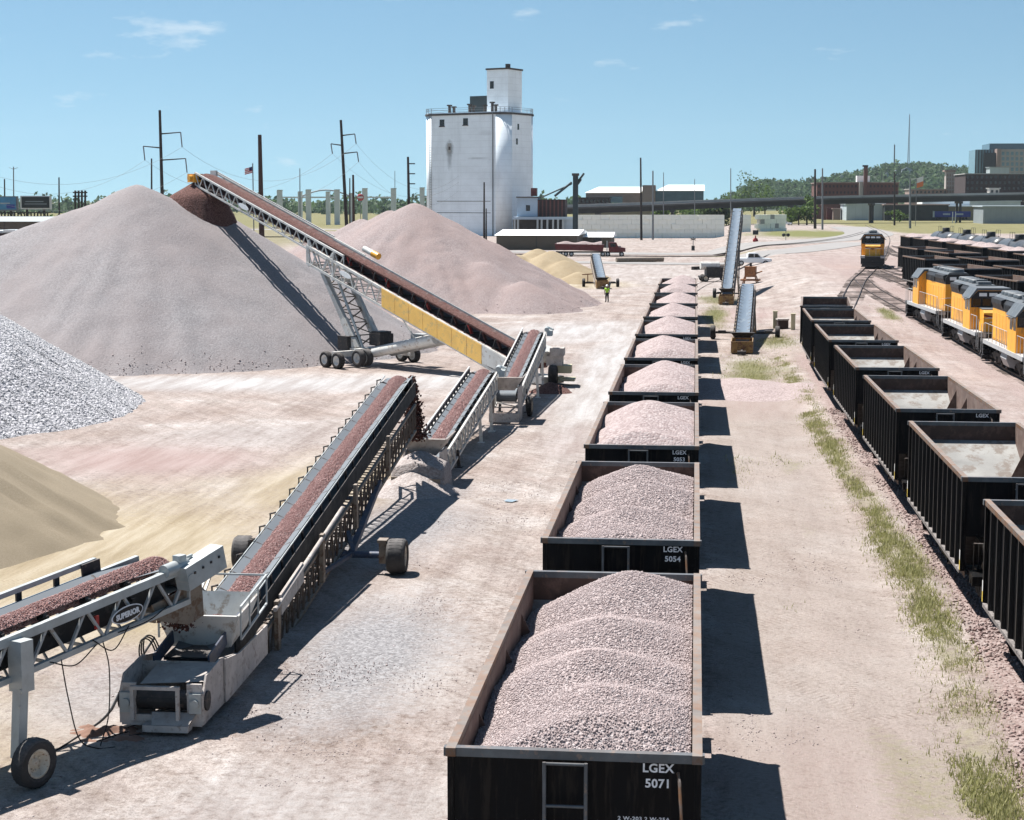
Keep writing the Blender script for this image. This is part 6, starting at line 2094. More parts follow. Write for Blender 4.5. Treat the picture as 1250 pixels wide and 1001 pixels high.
shed('long low tan shed with white roof below the elevator', 606, 704, 306, 287, 281, 372, 34)
shed('small tan shed with white roof right of the long one', 704, 746, 303, 289, 286, 392, 16, door=[(726, 734, 2.2)])
shed('shed with pale roof at the far left, under the billboards', -30, 78, 292, 270, 268, 340, 7, 'shed_tan', 'metal_grey')
lw = building('low_building', 'dark roofed low building at the left edge behind the big pile')
block_at(-30, 60, 284, 304, 262, 14, 'brick_dark', 'wall', lw)
block_at(-32, 62, 281.5, 284, 261.5, 15, 'metal_pale', 'parapet', lw)
block_at(4, 18, 280, 282.4, 261.2, .3, 'shed_roof', 'roof_sign', lw)
lw2 = building('low_building', 'low flat white roof at the left edge just above the big pile')
block_at(-30, 24, 301, 312, 215, 10, 'brick_dark', 'wall', lw2)
a = at(-30, 301, 215); b_ = at(24, 301, 215)
MB().bx(a.x, b_.x, 214.6, 228, a.z, a.z + .3).build('roof', 'shed_roof', lw2)

# stacked concrete block walls
def block_wall(label, px0, Y0, px1, Y1, ztop, mat_a, mat_b, bw=2.55, bh=1.32):
    a, b_ = at(px0, 290, Y0), at(px1, 290, Y1)
    d = Vector((b_.x - a.x, b_.y - a.y, 0)); L = d.length
    rt = empty('block_wall', (a.x, a.y, 0), math.atan2(d.y, d.x), label, 'block wall', 'stacked concrete block walls')
    n_ = int(L / bw); rows = int(round(ztop / bh))
    protos = []
    for v in range(4):
        m_ = MB()
        s = [random.uniform(-.05, .05) for _ in range(6)]
        m_.bx(-bw / 2 + .025 + s[0] * .2, bw / 2 - .025, -.6 + s[1] * .6, .6, .012, bh - .012 + s[2] * .2)
        o = m_.build('block', mat_b if v == 3 else mat_a, rt); protos.append(o)
    used = set()
    for r_ in range(rows):
        for k in range(n_):
            if r_ == rows - 1 and random.random() < .06: continue
            v = random.randrange(4) if (r_ * n_ + k) > 3 else (r_ * n_ + k)
            o = protos[v] if v not in used else share('block', protos[v], rt, None)
            used.add(v)
            o.location = (bw * (k + .5 + .5 * (r_ % 2) * (k < n_ - 1)), random.uniform(-.16, .16), r_ * bh + (1.0 if Y0 > 505 else 0))
            o.rotation_euler = (0, 0, random.uniform(-.012, .012))
    return rt


block_wall('long pale green grey wall of stacked concrete blocks, left of the tall belt', 700, 492, 894, 500, 6.7, 'block', 'block_b')
block_wall('short pale block wall just right of the tall blue belt', 894.6, 502, 923, 503, 6.6, 'block', 'block_b')
block_wall('greyer block wall section next to the green verge', 923.4, 504, 958, 520, 6.6, 'block_b', 'concrete')

# ------------------------------------------------------------------ road bridge over the yard
op = building('overpass', 'long dark road overpass crossing the whole background on piers', 'overpass')
pv = [at(676, 252.5, 600), at(780, 249, 625), at(860, 246, 650), at(1000, 241.3, 690), at(1130, 238.5, 715), at(1300, 235.5, 740)]
for a, b_ in zip(pv, pv[1:]):
    dn = Vector((0, 0, 1))
    MB().bar(a + Vector((0, 6, -.4)), b_ + Vector((0, 6, -.4)), 13, .6).build('deck', 'concrete_dark', op)
    MB().bar(a + Vector((0, -.7, .2)), b_ + Vector((0, -.7, .2)), .35, .75).build('parapet', 'concrete', op)
    MB().bar(a + Vector((0, 12.7, .25)), b_ + Vector((0, 12.7, .25)), .35, 1.0).build('parapet', 'concrete', op)
    for dy in (.4, 4.2, 8, 11.8):
        MB().bar(a + Vector((0, dy, -1.6)), b_ + Vector((0, dy, -1.6)), .5, 1.85).build('girder', 'girder', op)
    n_ = max(1, int((b_ - a).length / 26))
    for k in range(n_):
        p = a.lerp(b_, (k + .5) / n_)
        for dy in (1.2, 10.8):
            m_ = MB().tube((p.x, p.y + dy, -.5), (p.x, p.y + dy, p.z - 3.4), .5, 12); m_.build('pier', 'concrete_dark', op)
        MB().bx(p.x - .8, p.x + .8, p.y - .2, p.y + 12.2, p.z - 3.4, p.z - 2.53).build('pier_cap', 'concrete_dark', op)


# ------------------------------------------------------------------ town behind
def block_house(label, px0, px1, pyt, pyb, Y, depth, wm, rm, wins=None, win_mat='window_dark', ww=.5, wh=.55, cat='building', name='building', par=.5, group=None):
    r_ = building(name, label, cat, group)
    a, b_ = at(px0, pyb, Y), at(px1, pyt, Y)
    z0 = min(a.z, 2.0) - 1
    MB().bx(a.x, b_.x, Y, Y + depth, z0, b_.z).build('wall', wm, r_)
    MB().bx(a.x - par, b_.x + par, Y - par, Y + depth + par, b_.z + .003, b_.z + .45).build('roof', rm, r_)
    if wins:
        nc, nr = wins
        zb = max(a.z, 2.0)
        cw, rh = (b_.x - a.x) / nc, (b_.z - zb) / nr
        first = None
        for i in range(nc):
            for j in range(nr):
                x, z = a.x + cw * (i + .5), zb + rh * (j + .5)
                if first is None:
                    first = MB().box((0, 0, 0), (cw * ww, .12, rh * wh)).build('window', win_mat, r_)
                    first.location = (x, Y - .05, z)
                else:
                    share('window', first, r_, (x, Y - .05, z))
    return r_


YB = 900
b1 = building('building', 'white roofed long hall with brick tower and blue glass end, behind the block wall')
block_at(715, 783, 235, 247, YB, 40, 'brick_pale', 'wall', b1); block_at(744, 760, 239.5, 247, YB - .6, .5, 'glass_teal', 'glazing', b1)
block_at(784, 800, 225.5, 248, YB - 4, 14, 'brick_pale', 'tower', b1)
block_at(800, 859, 232.5, 248, YB, 40, 'glass_blue', 'glass_wall', b1)
for px0, px1, py in ((714, 783.5, 234.8), (800.3, 860, 232.3)):
    a, b_ = at(px0, py, YB), at(px1, py, YB)
    rf = MB().add([(a.x, YB - 1, a.z), (b_.x, YB - 1, b_.z), (b_.x, YB + 22, b_.z + 3.2), (a.x + 6, YB + 22, a.z + 3.2), (b_.x, YB + 44, b_.z), (a.x, YB + 44, a.z)], ((0, 1, 2, 3), (3, 2, 4, 5)))
    rf.build('roof', 'shed_roof', b1)
block_house('dark brick row low in front of the white roofed hall', 700, 744, 241.5, 249, 880, 12, 'brick_dark', 'brick_dark', (9, 1))
block_house('olive low warehouse under the overpass at left', 700, 796, 256, 266, 690, 20, 'wall_olive', 'metal_grey', None)
block_house('long rust brown brick warehouse with a chimney behind the overpass', 997, 1097, 223, 246, 860, 40, 'brick', 'brick_pale', (22, 3), 'brick_dark', .5, .4)
ch = building('chimney', 'square brick chimney on the rust brown warehouse', 'chimney')
block_at(1054, 1059.5, 202, 245, 856, 2.4, 'brick', 'shaft', ch); block_at(1053.4, 1060, 201, 203, 855.7, 3, 'brick_dark', 'cap', ch)
block_at(1048.5, 1054, 222, 248, 857, 2.4, 'stone_pale', 'pilaster', ch)
block_at(1046, 1062, 214, 221.5, 866, 6, 'shed_roof', 'tank_house', ch)
pb = block_house('pale brick building with a square tower before the hill', 1112, 1156, 231, 243, 1000, 30, 'brick_pale', 'stone_pale', (9, 2), 'window_dark', .4, .5)
block_at(1154, 1166, 208, 242, 1005, 6, 'stone_pale', 'tower', pb); block_at(1153, 1167, 207, 209, 1004, 8, 'brick_pale', 'tower_cap', pb)
for k in range(3):
    for j in range(5):
        block_at(1156 + 3.2 * k, 1157.6 + 3.2 * k, 212 + 5 * j, 215 + 5 * j, 1004.8, .3, 'brick_pale', 'tower_window', pb)
block_house('dark red brick block with rows of windows at the right edge', 1178, 1275, 212, 240, 950, 40, 'brick_dark', 'concrete', (17, 4), 'window_dark', .42, .5)
of = building('office_block', 'tall office block of glass and brick at the right edge', 'office block')
block_at(1190, 1212, 182, 235, 1150, 30, 'glass_teal', 'glass_wing', of)
block_at(1200, 1216, 186, 235, 1147, 3, 'metal_dark', 'dark_bay', of)
block_at(1206, 1260, 174.5, 235, 1156, 30, 'glass_blue', 'glass_core', of)
block_at(1216, 1290, 181.5, 235, 1145, 9, 'stone_pale', 'masonry_wall', of)
block_at(1215.5, 1222, 181, 235, 1144.5, 9.2, 'brick_pale', 'brick_corner', of)
wf = None
for i in range(11):
    for j in range(7):
        p = at(1224.5 + 5.6 * i, 187 + 6.4 * j, 1144.9)
        if wf is None:
            wf = MB().box((0, 0, 0), (1.7, .2, 2.3)).build('window', 'glass_teal', of); wf.location = p
        else:
            share('window', wf, of, p)
for i in range(6):
    block_at(1190.4 + 3.6 * i, 1190.7 + 3.6 * i, 182.5, 234, 1149.85, .1, 'metal_dark', 'mullion', of)
block_house('pale grey utility building before the office block', 1208, 1232, 204, 222, 1080, 14, 'metal_pale', 'metal_grey', None)
block_house('white flat roofed depot between overpass and pale brick building', 1126, 1184, 239, 243, 830, 20, 'shed_roof', 'shed_roof', None)
block_house('small cream house on the depot roofline', 1208, 1220, 230, 237, 880, 8, 'stone_pale', 'stone_pale', (2, 1))
# sheds beyond the tracks, below the bridge
block_house('pale blue grey metal warehouse beyond the far locomotive', 1033, 1080, 249, 270.5, 800, 34, 'metal_pale', 'metal_pale', None)
block_house('black open sided shed with a whitish roof edge', 1080, 1158, 250, 268, 790, 30, 'metal_dark', 'brick_pale', None)
block_house('long low shed with blue white roof behind the blue trailer', 1157, 1252, 252, 266, 800, 30, 'wall_olive', 'roof_blue', None)
block_house('grey metal shed at the right edge beyond the field', 1200, 1290, 252, 268.5, 690, 24, 'metal_grey', 'roof_blue', None)
block_house('blue roofed warehouse glimpsed under the overpass at right', 1160, 1246, 245.5, 252, 860, 30, 'roof_blue', 'roof_blue', None)
for i, (px0, px1, py0, py1, mt_, lab) in enumerate(((1009, 1016, 254, 266, 'red_truck', 'red freight container beyond the tracks'), (1017, 1026, 255, 270, 'brick_pale', 'pinkish container stack beyond the tracks'),
                                                   (1004, 1009, 250, 268, 'brick', 'dark brick hut by the bridge pier'))):
    block_house(lab, px0, px1, py0, py1, 830 - 6 * i, 8, mt_, mt_, None, cat='container' if i < 2 else 'hut', name='freight_container' if i < 2 else 'hut')
tr = building('semi_trailer', 'dark blue semi trailer with white lettering parked by the sheds', 'trailer')
block_at(1141, 1185, 257.5, 264.5, 720, 2.6, 'sign_blue', 'box', tr)
block_at(1139.8, 1141, 257.3, 264.7, 719.8, 3, 'metal_pale', 'end_frame', tr)
for px in (1144, 1147, 1176, 1179.5):
    p = at(px, 266, 720); MB().lathe([(0, -.15), (.5, -.15), (.5, .15), (0, .15)], (p.x, 720.2, max(.5 + 1.75, p.z)), (0, 1, 0), 12).build('wheel', 'rubber', tr)
for px0, px1 in ((1151, 1160), (1166, 1176)):
    block_at(px0, px1, 260, 262, 719.95, .03, 'metal_pale', 'lettering', tr)
for px in (1163, 1166.5):
    p = at(px, 262, 700); MB().bar((p.x, 700, 1.7), (p.x, 700, at(px, 258, 700).z), .3, .3).build('board_leg', 'metal_pale', building('sign_post', 'pale sign post %s of the pair before the blue trailer' % ('left' if px < 1165 else 'right'), 'post'))

# ------------------------------------------------------------------ trees
def leaves(pts, size, tone, name, mat, parent=None):
    n_ = len(pts)
    a = rng.standard_normal((n_, 3)); a /= np.linalg.norm(a, axis=1)[:, None]
    b_ = rng.standard_normal((n_, 3)); b_ -= (a * b_).sum(1)[:, None] * a; b_ /= np.linalg.norm(b_, axis=1)[:, None]
    s = (size * rng.uniform(.6, 1.4, n_))[:, None]
    P_ = np.asarray(pts)
    v = np.stack([P_ - a * s, P_ - b_ * s * .7, P_ + a * s, P_ + b_ * s * .7], 1).reshape(-1, 3)
    return np_mesh(name, v, np.arange(4 * n_).reshape(-1, 4), mat, parent, attrs={'tone': np.repeat(tone, 4)})


def crown_pts(c, rx, rz, n_, lumps=9, seed=0):
    r_ = np.random.default_rng(seed)
    lc = r_.normal(0, .48, (lumps, 3)); lc[:, 2] *= .9
    lr = r_.uniform(.32, .6, lumps)
    i = r_.integers(0, lumps, n_)
    d = r_.standard_normal((n_, 3)); d /= np.linalg.norm(d, axis=1)[:, None]
    p = lc[i] + d * (lr[i] * r_.uniform(.55, 1.05, n_))[:, None]
    tone = np.clip(.5 + .28 * r_.standard_normal(n_) + .22 * (r_.uniform(0, 1, lumps)[i] - .5), 0, 1)
    return np.asarray(c) + p * np.array([rx, rx, rz]), tone


def tree(px, pyb, Y, h, r, label, n_=700, leaf=.5, group='trees near the overpass', name='tree', z0=None):
    p = at(px, pyb, Y)
    z0 = float(gh(p.x, min(Y, 300))) if z0 is None else z0
    rt = empty(name, (p.x, Y, z0), 0, label, 'tree', group)
    tk = MB()
    tk.tube((0, 0, -.3), (0, 0, h * .5), h * .035, 7, h * .02)
    for k in range(5):
        a = k * 1.26; tk.tube((0, 0, h * (.25 + .05 * k)), (math.cos(a) * r * .5, math.sin(a) * r * .5, h * (.5 + .06 * k)), h * .014, 5, h * .006)
    tk.build('trunk', 'bark', rt)
    pts, tone = crown_pts((0, 0, h * .58), r, h * .42, n_, 11, int(px * 7 + Y))
    leaves(pts, leaf, tone, 'crown', 'leaf', rt)
    return rt


T = [(904, 244, 1000, 15, 8, 'leftmost of the round trees above the overpass'), (921, 244, 1000, 21, 10, 'tallest round tree above the overpass'), (934, 244, 1010, 13, 7, 'rightmost low tree above the overpass cluster'),
     (889, 244, 1020, 12, 6, 'small tree at the left end of the overpass cluster'), (794, 247, 870, 9, 8, 'light green tree before the brick tower'), (848, 246, 870, 10, 9, 'bushy tree before the blue glass hall'),
     (838, 247, 875, 8, 6, 'smaller tree left of the bush at the glass hall'), (863, 247, 880, 8, 5, 'tree at the right end of the glass hall'),
     (806, 264, 660, 9, 4.5, 'dark bush under the overpass, above the block wall'), (884, 264, 660, 8, 5, 'green bush beneath the overpass left of the belt'), (870, 264, 662, 7, 4, 'round shrub beneath the overpass'),
     (975, 268, 640, 8, 4, 'young trees by the green verge'), (985, 268, 645, 10, 4, 'dense bush by the bridge pier'), (966, 268, 650, 7, 4, 'low bush at the start of the green verge'), (1098, 268, 740, 5, 4, 'small shrub before the black shed')]
for i, (px, py, Y, h, r, lab) in enumerate(T):
    tree(px, py, Y, h, r, lab, 900 if h > 10 else 600, .55)
for i, (px, Y, h) in enumerate(((52, 560, 6), (68, 565, 7), (84, 560, 6), (100, 570, 6.5), (112, 575, 7), (40, 556, 6))):
    tree(px, 266, Y, h, 6, ['leftmost', 'second', 'third', 'fourth', 'fifth', 'low'][i] + ' green bush in the row behind the billboards', 500, .5, 'bushes behind the billboards', z0=0)

# wooded hill
prof = [(838, 250), (870, 243), (890, 236), (905, 226), (915, 217), (930, 213), (955, 215), (985, 214), (1010, 209), (1030, 204), (1060, 200), (1075, 194), (1100, 192), (1130, 193), (1165, 197), (1200, 201), (1260, 204), (1400, 215)]
HYc = 2300.0
crest = [at(px, py + 1.5, HYc) for px, py in prof]
cx_ = np.array([p.x for p in crest]); cz_ = np.array([p.z for p in crest])
hx = np.linspace(cx_[0] - 40, cx_[-1] + 300, 150); hy = np.linspace(1500, 3000, 46)
HX, HY = np.meshgrid(hx, hy)
def hill_h(X, Y):
    top_ = np.interp(X * HYc / Y, cx_, cz_, left=2, right=20) - 13
    return np.maximum(0, top_ * sstep(1480, HYc, Y) * (1 - sstep(HYc + 150, 2990, Y)) + 8 * (fbm(X * .006, Y * .006, 5) - .5) * sstep(1500, 1700, Y)) - .5
HZ = hill_h(HX, HY)
ix = np.arange(HX.size).reshape(HX.shape)
hf = np.stack([ix[:-1, :-1], ix[:-1, 1:], ix[1:, 1:], ix[1:, :-1]], -1).reshape(-1, 4)
wallmat('hill_soil', (0.05, 0.075, 0.035), .95, var=.3)
tag(np_mesh('hill', np.stack([HX, HY, HZ], -1).reshape(-1, 3), hf, 'hill_soil', smooth=True), kind='structure')
P_, T_ = [], []
nt_ = 2300
tx = rng.uniform(cx_[0], cx_[-1], nt_); ty = 1520 + 820 * rng.uniform(0, 1, nt_) ** .75
for i in range(nt_):
    z = float(hill_h(np.array([tx[i]]), np.array([ty[i]]))[0])
    if z < -.2 and rng.uniform() < .6: continue
    r_ = rng.uniform(4, 7.5)
    p, t = crown_pts((tx[i], ty[i], z + r_ * .75), r_, r_ * .85, 46, 5, i)
    P_.append(p); T_.append(np.clip(t * .7 + rng.uniform(-.1, .4), 0, 1))
tag(leaves(np.concatenate(P_), 1.7, np.concatenate(T_), 'forest', 'leaf_far'), kind='stuff')
# far line of woods to the left
P_, T_ = [], []
for i in range(420):
    px = rng.uniform(-60, 760); Y = rng.uniform(1300, 1900)
    p0 = at(px, 245, Y); r_ = rng.uniform(5, 10)
    p, t = crown_pts((p0.x, Y, r_ * .6), r_ * 1.3, r_, 34, 5, 3000 + i)
    P_.append(p); T_.append(np.clip(t * .6 + rng.uniform(0, .25), 0, 1))
tag(leaves(np.concatenate(P_), 2.2, np.concatenate(T_), 'forest', 'leaf_far'), kind='stuff')
for i, (px, py, w_) in enumerate(((1094, 210, 4), (1107, 207, 6), (1114, 212, 5), (1028, 216, 4), (1083, 213, 3), (1018, 221, 3))):
    p = at(px, py, 2050); z = p.z
    h_ = building('house', ['small pale house on the hill left of the mast', 'large grey roofed house among trees under the mast', 'white house half hidden right of the mast', 'pale house low on the hill above the brick warehouse',
                            'tiny house on the wooded slope', 'small white house at the foot of the hill'][i], 'house', 'houses on the hill')
    h_.location = (p.x, 2050, z - 8)
    MB().bx(-w_, w_, -3, 3, -6, 8).build('wall', 'metal_pale', h_)
    MB().prism([(-w_ - .6, 8), (w_ + .6, 8), (0, 11)], 'y', -3.5, 3.5).build('roof', 'metal_grey', h_)

# ------------------------------------------------------------------ masts, poles, wires
def pole(label, px, pyt, pyb, Y, r, mat, arms=(), lean=0.0, steps=0, group='utility poles'):
    b_ = at(px, pyb, Y); t = at(px - lean, pyt, Y)
    rt = empty('utility_pole', (b_.x, Y, 0), 0, label, 'pole', group)
    T0 = Vector((t.x - b_.x, 0, t.z))
    MB().tube((0, 0, -.5), T0, r, 9, r * .6).build('shaft', mat, rt)
    ends = []
    for py, pxe, drop in arms:
        a = at(px - lean * (pyb - py) / (pyb - pyt), py + 2, Y); e = at(pxe, py, Y)
        pa, pe = Vector((a.x - b_.x, 0, a.z)), Vector((e.x - b_.x, 0, e.z))
        MB().tube(pa, pe, r * .38, 6, r * .25).build('cross_arm', mat, rt)
        if drop:
            d_ = at(pxe, py + drop, Y); pd = Vector((d_.x - b_.x + .3, 0, d_.z))
            MB().tube(pe, pd, r * .28, 6).build('insulator', 'steel_pole', rt)
            pe = pd
        ends.append(Vector((b_.x, Y, 0)) + pe)
    for k in range(steps):
        z = T0.z - 1.5 - 2.2 * k
        MB().bar((0, 0, z), (r * 3.2, 0, z), .25).build('bracket', mat, rt)
    return ends


e1 = pole('tall dark pole with three hanging arms above the big pile', 200, 134, 310, 330, .42, 'wood_pole', ((161, 220.5, 18), (178, 175, 17), (193, 226.5, 17)), 5)
e3 = pole('leaning dark pole with three hanging arms between pile and elevator', 425, 146, 306, 345, .42, 'wood_pole', ((163, 433, 12), (175, 404, 12), (185, 436, 12)), 9)
pole('thick reddish pole behind the stacker', 320, 164, 312, 300, .55, 'wood_pole_red', (), 3)
pole('short dark pole right of the leaning one', 432, 213, 300, 380, .38, 'wood_pole_red', (), 1)
e5 = pole('dark pole with side brackets left of the elevator', 500, 191, 295, 380, .42, 'wood_pole', (), 2, 3)
pole('thin dark pole before the elevator', 591, 222, 305, 385, .28, 'wood_pole')
pole('shorter pole before the elevator', 593.5, 254, 300, 390, .22, 'wood_pole')
pole('tall dark pole above the block wall', 783, 192, 290, 470, .35, 'wood_pole', (), 1)
pole('pale steel lamp pole above the block wall', 797, 208, 290, 475, .3, 'steel_pole')
pole('thin pole by the tall blue belt', 892, 205, 290, 520, .2, 'steel_pole')
pole('faint pole left of the far trees', 810, 210, 280, 620, .2, 'steel_pole')
pole('faint thin pole before the glass hall', 848, 218, 280, 620, .18, 'steel_pole')
pole('thick dark pole at the brick warehouse corner', 995, 206, 284, 560, .5, 'wood_pole', (), 0)
pole('greyish pole next to the thick dark one', 1004, 205, 286, 540, .35, 'steel_pole', (), 0)
pole('pole crossing the overpass before the black shed', 1092, 210, 276, 640, .4, 'wood_pole', (), 0)
pole('nearer pole standing in the field before the black shed', 1111, 218, 284, 570, .42, 'steel_pole', (), 0)
pole('bare pole left of the tall one over the big pile', 185, 193, 290, 420, .3, 'wood_pole')
pole('thin pole right of the billboards', 72, 216, 275, 470, .3, 'wood_pole')
pole('thin light pole above the left billboard', 16.5, 203, 275, 520, .25, 'steel_pole', ((204, 11, 0), (204, 22, 0)))
pole('short pole above the left billboard', 5.5, 218, 270, 470, .3, 'wood_pole')
pole('light mast behind the white pylons', 366, 205, 260, 700, .28, 'steel_pole')
pole('faint mast left of the elevator', 482, 208, 260, 900, .25, 'steel_pole')
pole('thin pole behind the leaning pole', 427, 217, 290, 460, .25, 'wood_pole')


def wire(a, b_, sag, label, r=.022):
    P_ = [a.lerp(b_, t / 16) - Vector((0, 0, sag * 4 * (t / 16) * (1 - t / 16))) for t in range(17)]
    tag(MB().path(P_, r, 4).build('power_line', 'steel_pole'), label, 'wire', 'power lines')


for i in range(3):
    wire(e1[i], e3[i], 7, ['top', 'middle', 'lower'][i] + ' wire between the two tall dark poles')
    wire(at(-40, (203, 212, 236)[i], 300), e1[i], 5, ['top', 'middle', 'lower'][i] + ' wire leaving the left edge to the first tall pole')
    wire(e3[i], at(560, (214, 222, 232)[i], 430), 6, ['top', 'middle', 'lower'][i] + ' wire from the leaning pole to the elevator')
# masts
mast = empty('radio_mast', (at(1108.5, 205, 2250).x, 2250, 50), 0, 'tall lattice radio mast on the wooded hill', 'mast')
zt_ = at(1108.5, 139, 2250).z - 50
m_ = MB()
for a in (0, 2.09, 4.19):
    m_.tube((1.6 * math.cos(a), 1.6 * math.sin(a), 0), (.35 * math.cos(a), .35 * math.sin(a), zt_), .35, 5, .2)
m_.build('mast_leg', 'steel_pole', mast)
m_ = MB()
for k in range(26):
    z = zt_ * k / 26; r0 = 1.6 - 1.25 * k / 26
    for a in (0, 2.09, 4.19):
        m_.bar((r0 * math.cos(a), r0 * math.sin(a), z), (r0 * math.cos(a + 2.09), r0 * math.sin(a + 2.09), z + zt_ / 26), .2)
m_.build('lattice', 'steel_pole', mast)
pole('slender dark stack on the wooded hill', 1092, 176, 215, 2200, 1.3, 'steel_pole', group='stacks')

# white pylons with beams and an arch
py_ = building('pylon_row', 'row of pale square pylons with beams and one arch behind the stacker', 'monument')
YP = 760
for px, t, w_ in ((341, 232, 5), (366, 234, 4), (376, 231.5, 5), (400, 234, 4), (411, 231.5, 5.4), (428, 236, 3.5), (445, 230, 5.2), (480, 230, 5.4), (515, 229, 5)):
    block_at(px - w_ / 2, px + w_ / 2, t, 275, YP, 2.0, 'pylon_white', 'pylon', py_)
    block_at(px - w_ / 2 - .4, px + w_ / 2 + .4, t - .8, t, YP - .15, 2.4, 'concrete', 'pylon_cap', py_)
for a, b_ in ((345, 373), (379, 408), (448, 477), (517, 530)):
    block_at(a, b_, 239.5, 241.3, YP + .4, 1.0, 'pylon_white', 'beam', py_)
ar = [at(366 + 64 * t / 14, 240 - 8.5 * math.sin(math.pi * t / 14), YP + 4) for t in range(15)]
MB().path(ar, .35, 6).build('arch', 'steel_pole', py_)
sg = building('round_sign', 'round red and white sign among the pale pylons', 'sign')
p = at(440, 240.5, 700)
MB().lathe([(0, -.1), (1.45, -.1), (1.45, .1), (0, .1)], p, (0, 1, 0), 20).build('disc', 'flag_red', sg)
MB().box((p.x, 699.85, p.z), (2.3, .08, .7)).build('white_bar', 'flag_white', sg)
MB().tube((p.x, 700, 0), (p.x, 700, p.z - 1.4), .15, 6).build('post', 'steel_pole', sg)

# billboards
for i, (px0, px1, py0, py1, lab) in enumerate(((-14, 21.5, 239, 257, 'blue billboard cut by the left edge'), (25, 62, 238.5, 255, 'black billboard with white frame right of the blue one'))):
    bb = building('billboard', lab, 'billboard', 'billboards')
    block_at(px0, px1, py0, py1, 420, .5, 'steel_pole' if i == 0 else 'flag_white', 'frame', bb)
    block_at(px0 + 1.5, px1 - 2.2, py0 + 1.2, py1 - 1.6, 419.9, .08, 'sign_teal' if i == 0 else 'metal_dark', 'panel', bb)
    if i:
        for a, b_, y_ in ((31, 53, 245), (30, 57, 248)):
            block_at(a, b_, y_, y_ + 1.0, 419.86, .02, 'metal_grey', 'print', bb)
    else:
        block_at(8, 18, 249, 254, 419.86, .02, 'sign_blue', 'print', bb); block_at(0, 12, 247, 248.2, 419.86, .02, 'metal_pale', 'print', bb)
    for px in (px0 + 8, px1 - 8):
        MB().bar(at(px, py1, 420.4), Vector((at(px, py1, 420.4).x, 420.4, 0)), .5).build('leg', 'wood_pole', bb)
fnc = building('railing', 'dark railing of closely set posts below the billboards', 'railing')
for px in range(-10, 62, 4):
    MB().bar(at(px, 258.5, 400), at(px, 272, 400), .28).build('post', 'wood_pole', fnc)
for py in (259, 264, 269):
    MB().bar(at(-12, py, 400), at(62, py, 400), .22).build('rail', 'wood_pole', fnc)
sst = building('substation', 'dark timber substation gantry left of the big pile', 'gantry')
for px in (92, 96, 100, 104):
    MB().bar(at(px, 232, 470), at(px, 270, 470), .45).build('post', 'wood_pole', sst)
for py in (234.5, 239):
    MB().bar(at(89, py, 470), at(106.5, py, 470), .35).build('cross_beam', 'wood_pole', sst)


def car(px, py, Y, rz, label, mat, L=4.6, W_=1.8, H_=1.45, z=0.0, pickup=False, name='parked_car', cat='car'):
    p = at(px, py, Y)
    rt = empty(name, (p.x, Y, z), rz, label, cat)
    b_ = MB()
    h = L / 2
    if pickup:
        b_.prism([(-h, .45), (h - .1, .45), (h, .62), (h - .02, 1.02), (h - .3, 1.1), (h - 1.35, 1.16), (.35, 1.2), (-h, 1.15), (-h - .02, .6)], 'y', -W_ / 2, W_ / 2)
    else:
        b_.prism([(-h, .35), (h - .1, .35), (h, .6), (h - .1, .85), (h - 1.2, .95), (-h + .1, .98), (-h, .7)], 'y', -W_ / 2, W_ / 2)
    body = b_.build('body', mat, rt)
    md = body.modifiers.new('bevel', 'BEVEL'); md.width = .06; md.segments = 2
    if pickup:
        cp = [(-.95, 1.18), (1.35, 1.16), (.72, 1.86), (.4, 1.92), (-.62, 1.92), (-.85, 1.86)]
        gl_ = [(-.78, 1.25), (1.08, 1.25), (.62, 1.78), (-.70, 1.80)]
    else:
        cp = [(-h + .5, .96), (h - 1.3, .94), (h - 1.9, H_ - .02), (-h + 1.1, H_)]
        gl_ = [(-h + .8, 1.0), (h - 1.55, 1.0), (h - 2.0, H_ - .12), (-h + 1.2, H_ - .1)]
    cb_ = MB().prism(cp, 'y', -W_ / 2 + .1, W_ / 2 - .1).build('cab', mat, rt)
    for sy in (-1, 1):
        w_ = MB()
        xm = (gl_[0][0] + gl_[1][0]) / 2 - .05
        f = lambda q: q
        yy_ = sy * (W_ / 2 - .098)
        w_.prism([gl_[0], (xm - .04, gl_[0][1]), (xm - .04, gl_[3][1] - .005), gl_[3]], 'y', yy_, yy_ + sy * .012)
        w_.build('side_window', 'glass_dark', cb_)
        w_ = MB(); w_.prism([(xm + .04, gl_[1][1]), gl_[1], gl_[2], (xm + .04, gl_[3][1] - .005)], 'y', yy_, yy_ + sy * .012)
        w_.build('side_window', 'glass_dark', cb_)
        for x in (-h + .95, h - .95):
            r_ = .40 if pickup else .33
            wh = MB().lathe([(0, .06), (r_ * .55, .08), (r_ * .6, .02), (r_ * .6, -.1), (0, -.1)], (x, sy * (W_ / 2 - .06), r_), (0, sy, 0), 16).build('wheel', 'wheel_white', rt)
            MB().lathe([(r_ * .6, .1), (r_ * .95, .1), (r_, .05), (r_, -.12), (r_ * .6, -.12)], (x, sy * (W_ / 2 - .06), r_), (0, sy, 0), 18).build('tyre', 'rubber', wh)
    ws = MB(); ws.add([(gl_[1][0] + .27 - .0, -W_ / 2 + .2, gl_[1][1] - .03), (gl_[1][0] + .27, W_ / 2 - .2, gl_[1][1] - .03), (gl_[2][0] + .13, W_ / 2 - .25, gl_[2][1] + .02), (gl_[2][0] + .13, -W_ / 2 + .25, gl_[2][1] + .02)], ((0, 1, 2, 3),))
    ws.build('windshield', 'glass_dark', cb_, fix=False)
    for sy in (-1, 1):
        MB().bx(h - .06, h + .012, sy * (W_ / 2 - .42), sy * (W_ / 2 - .12), .72, .92).build('headlight', 'lamp_white', rt)
    return rt


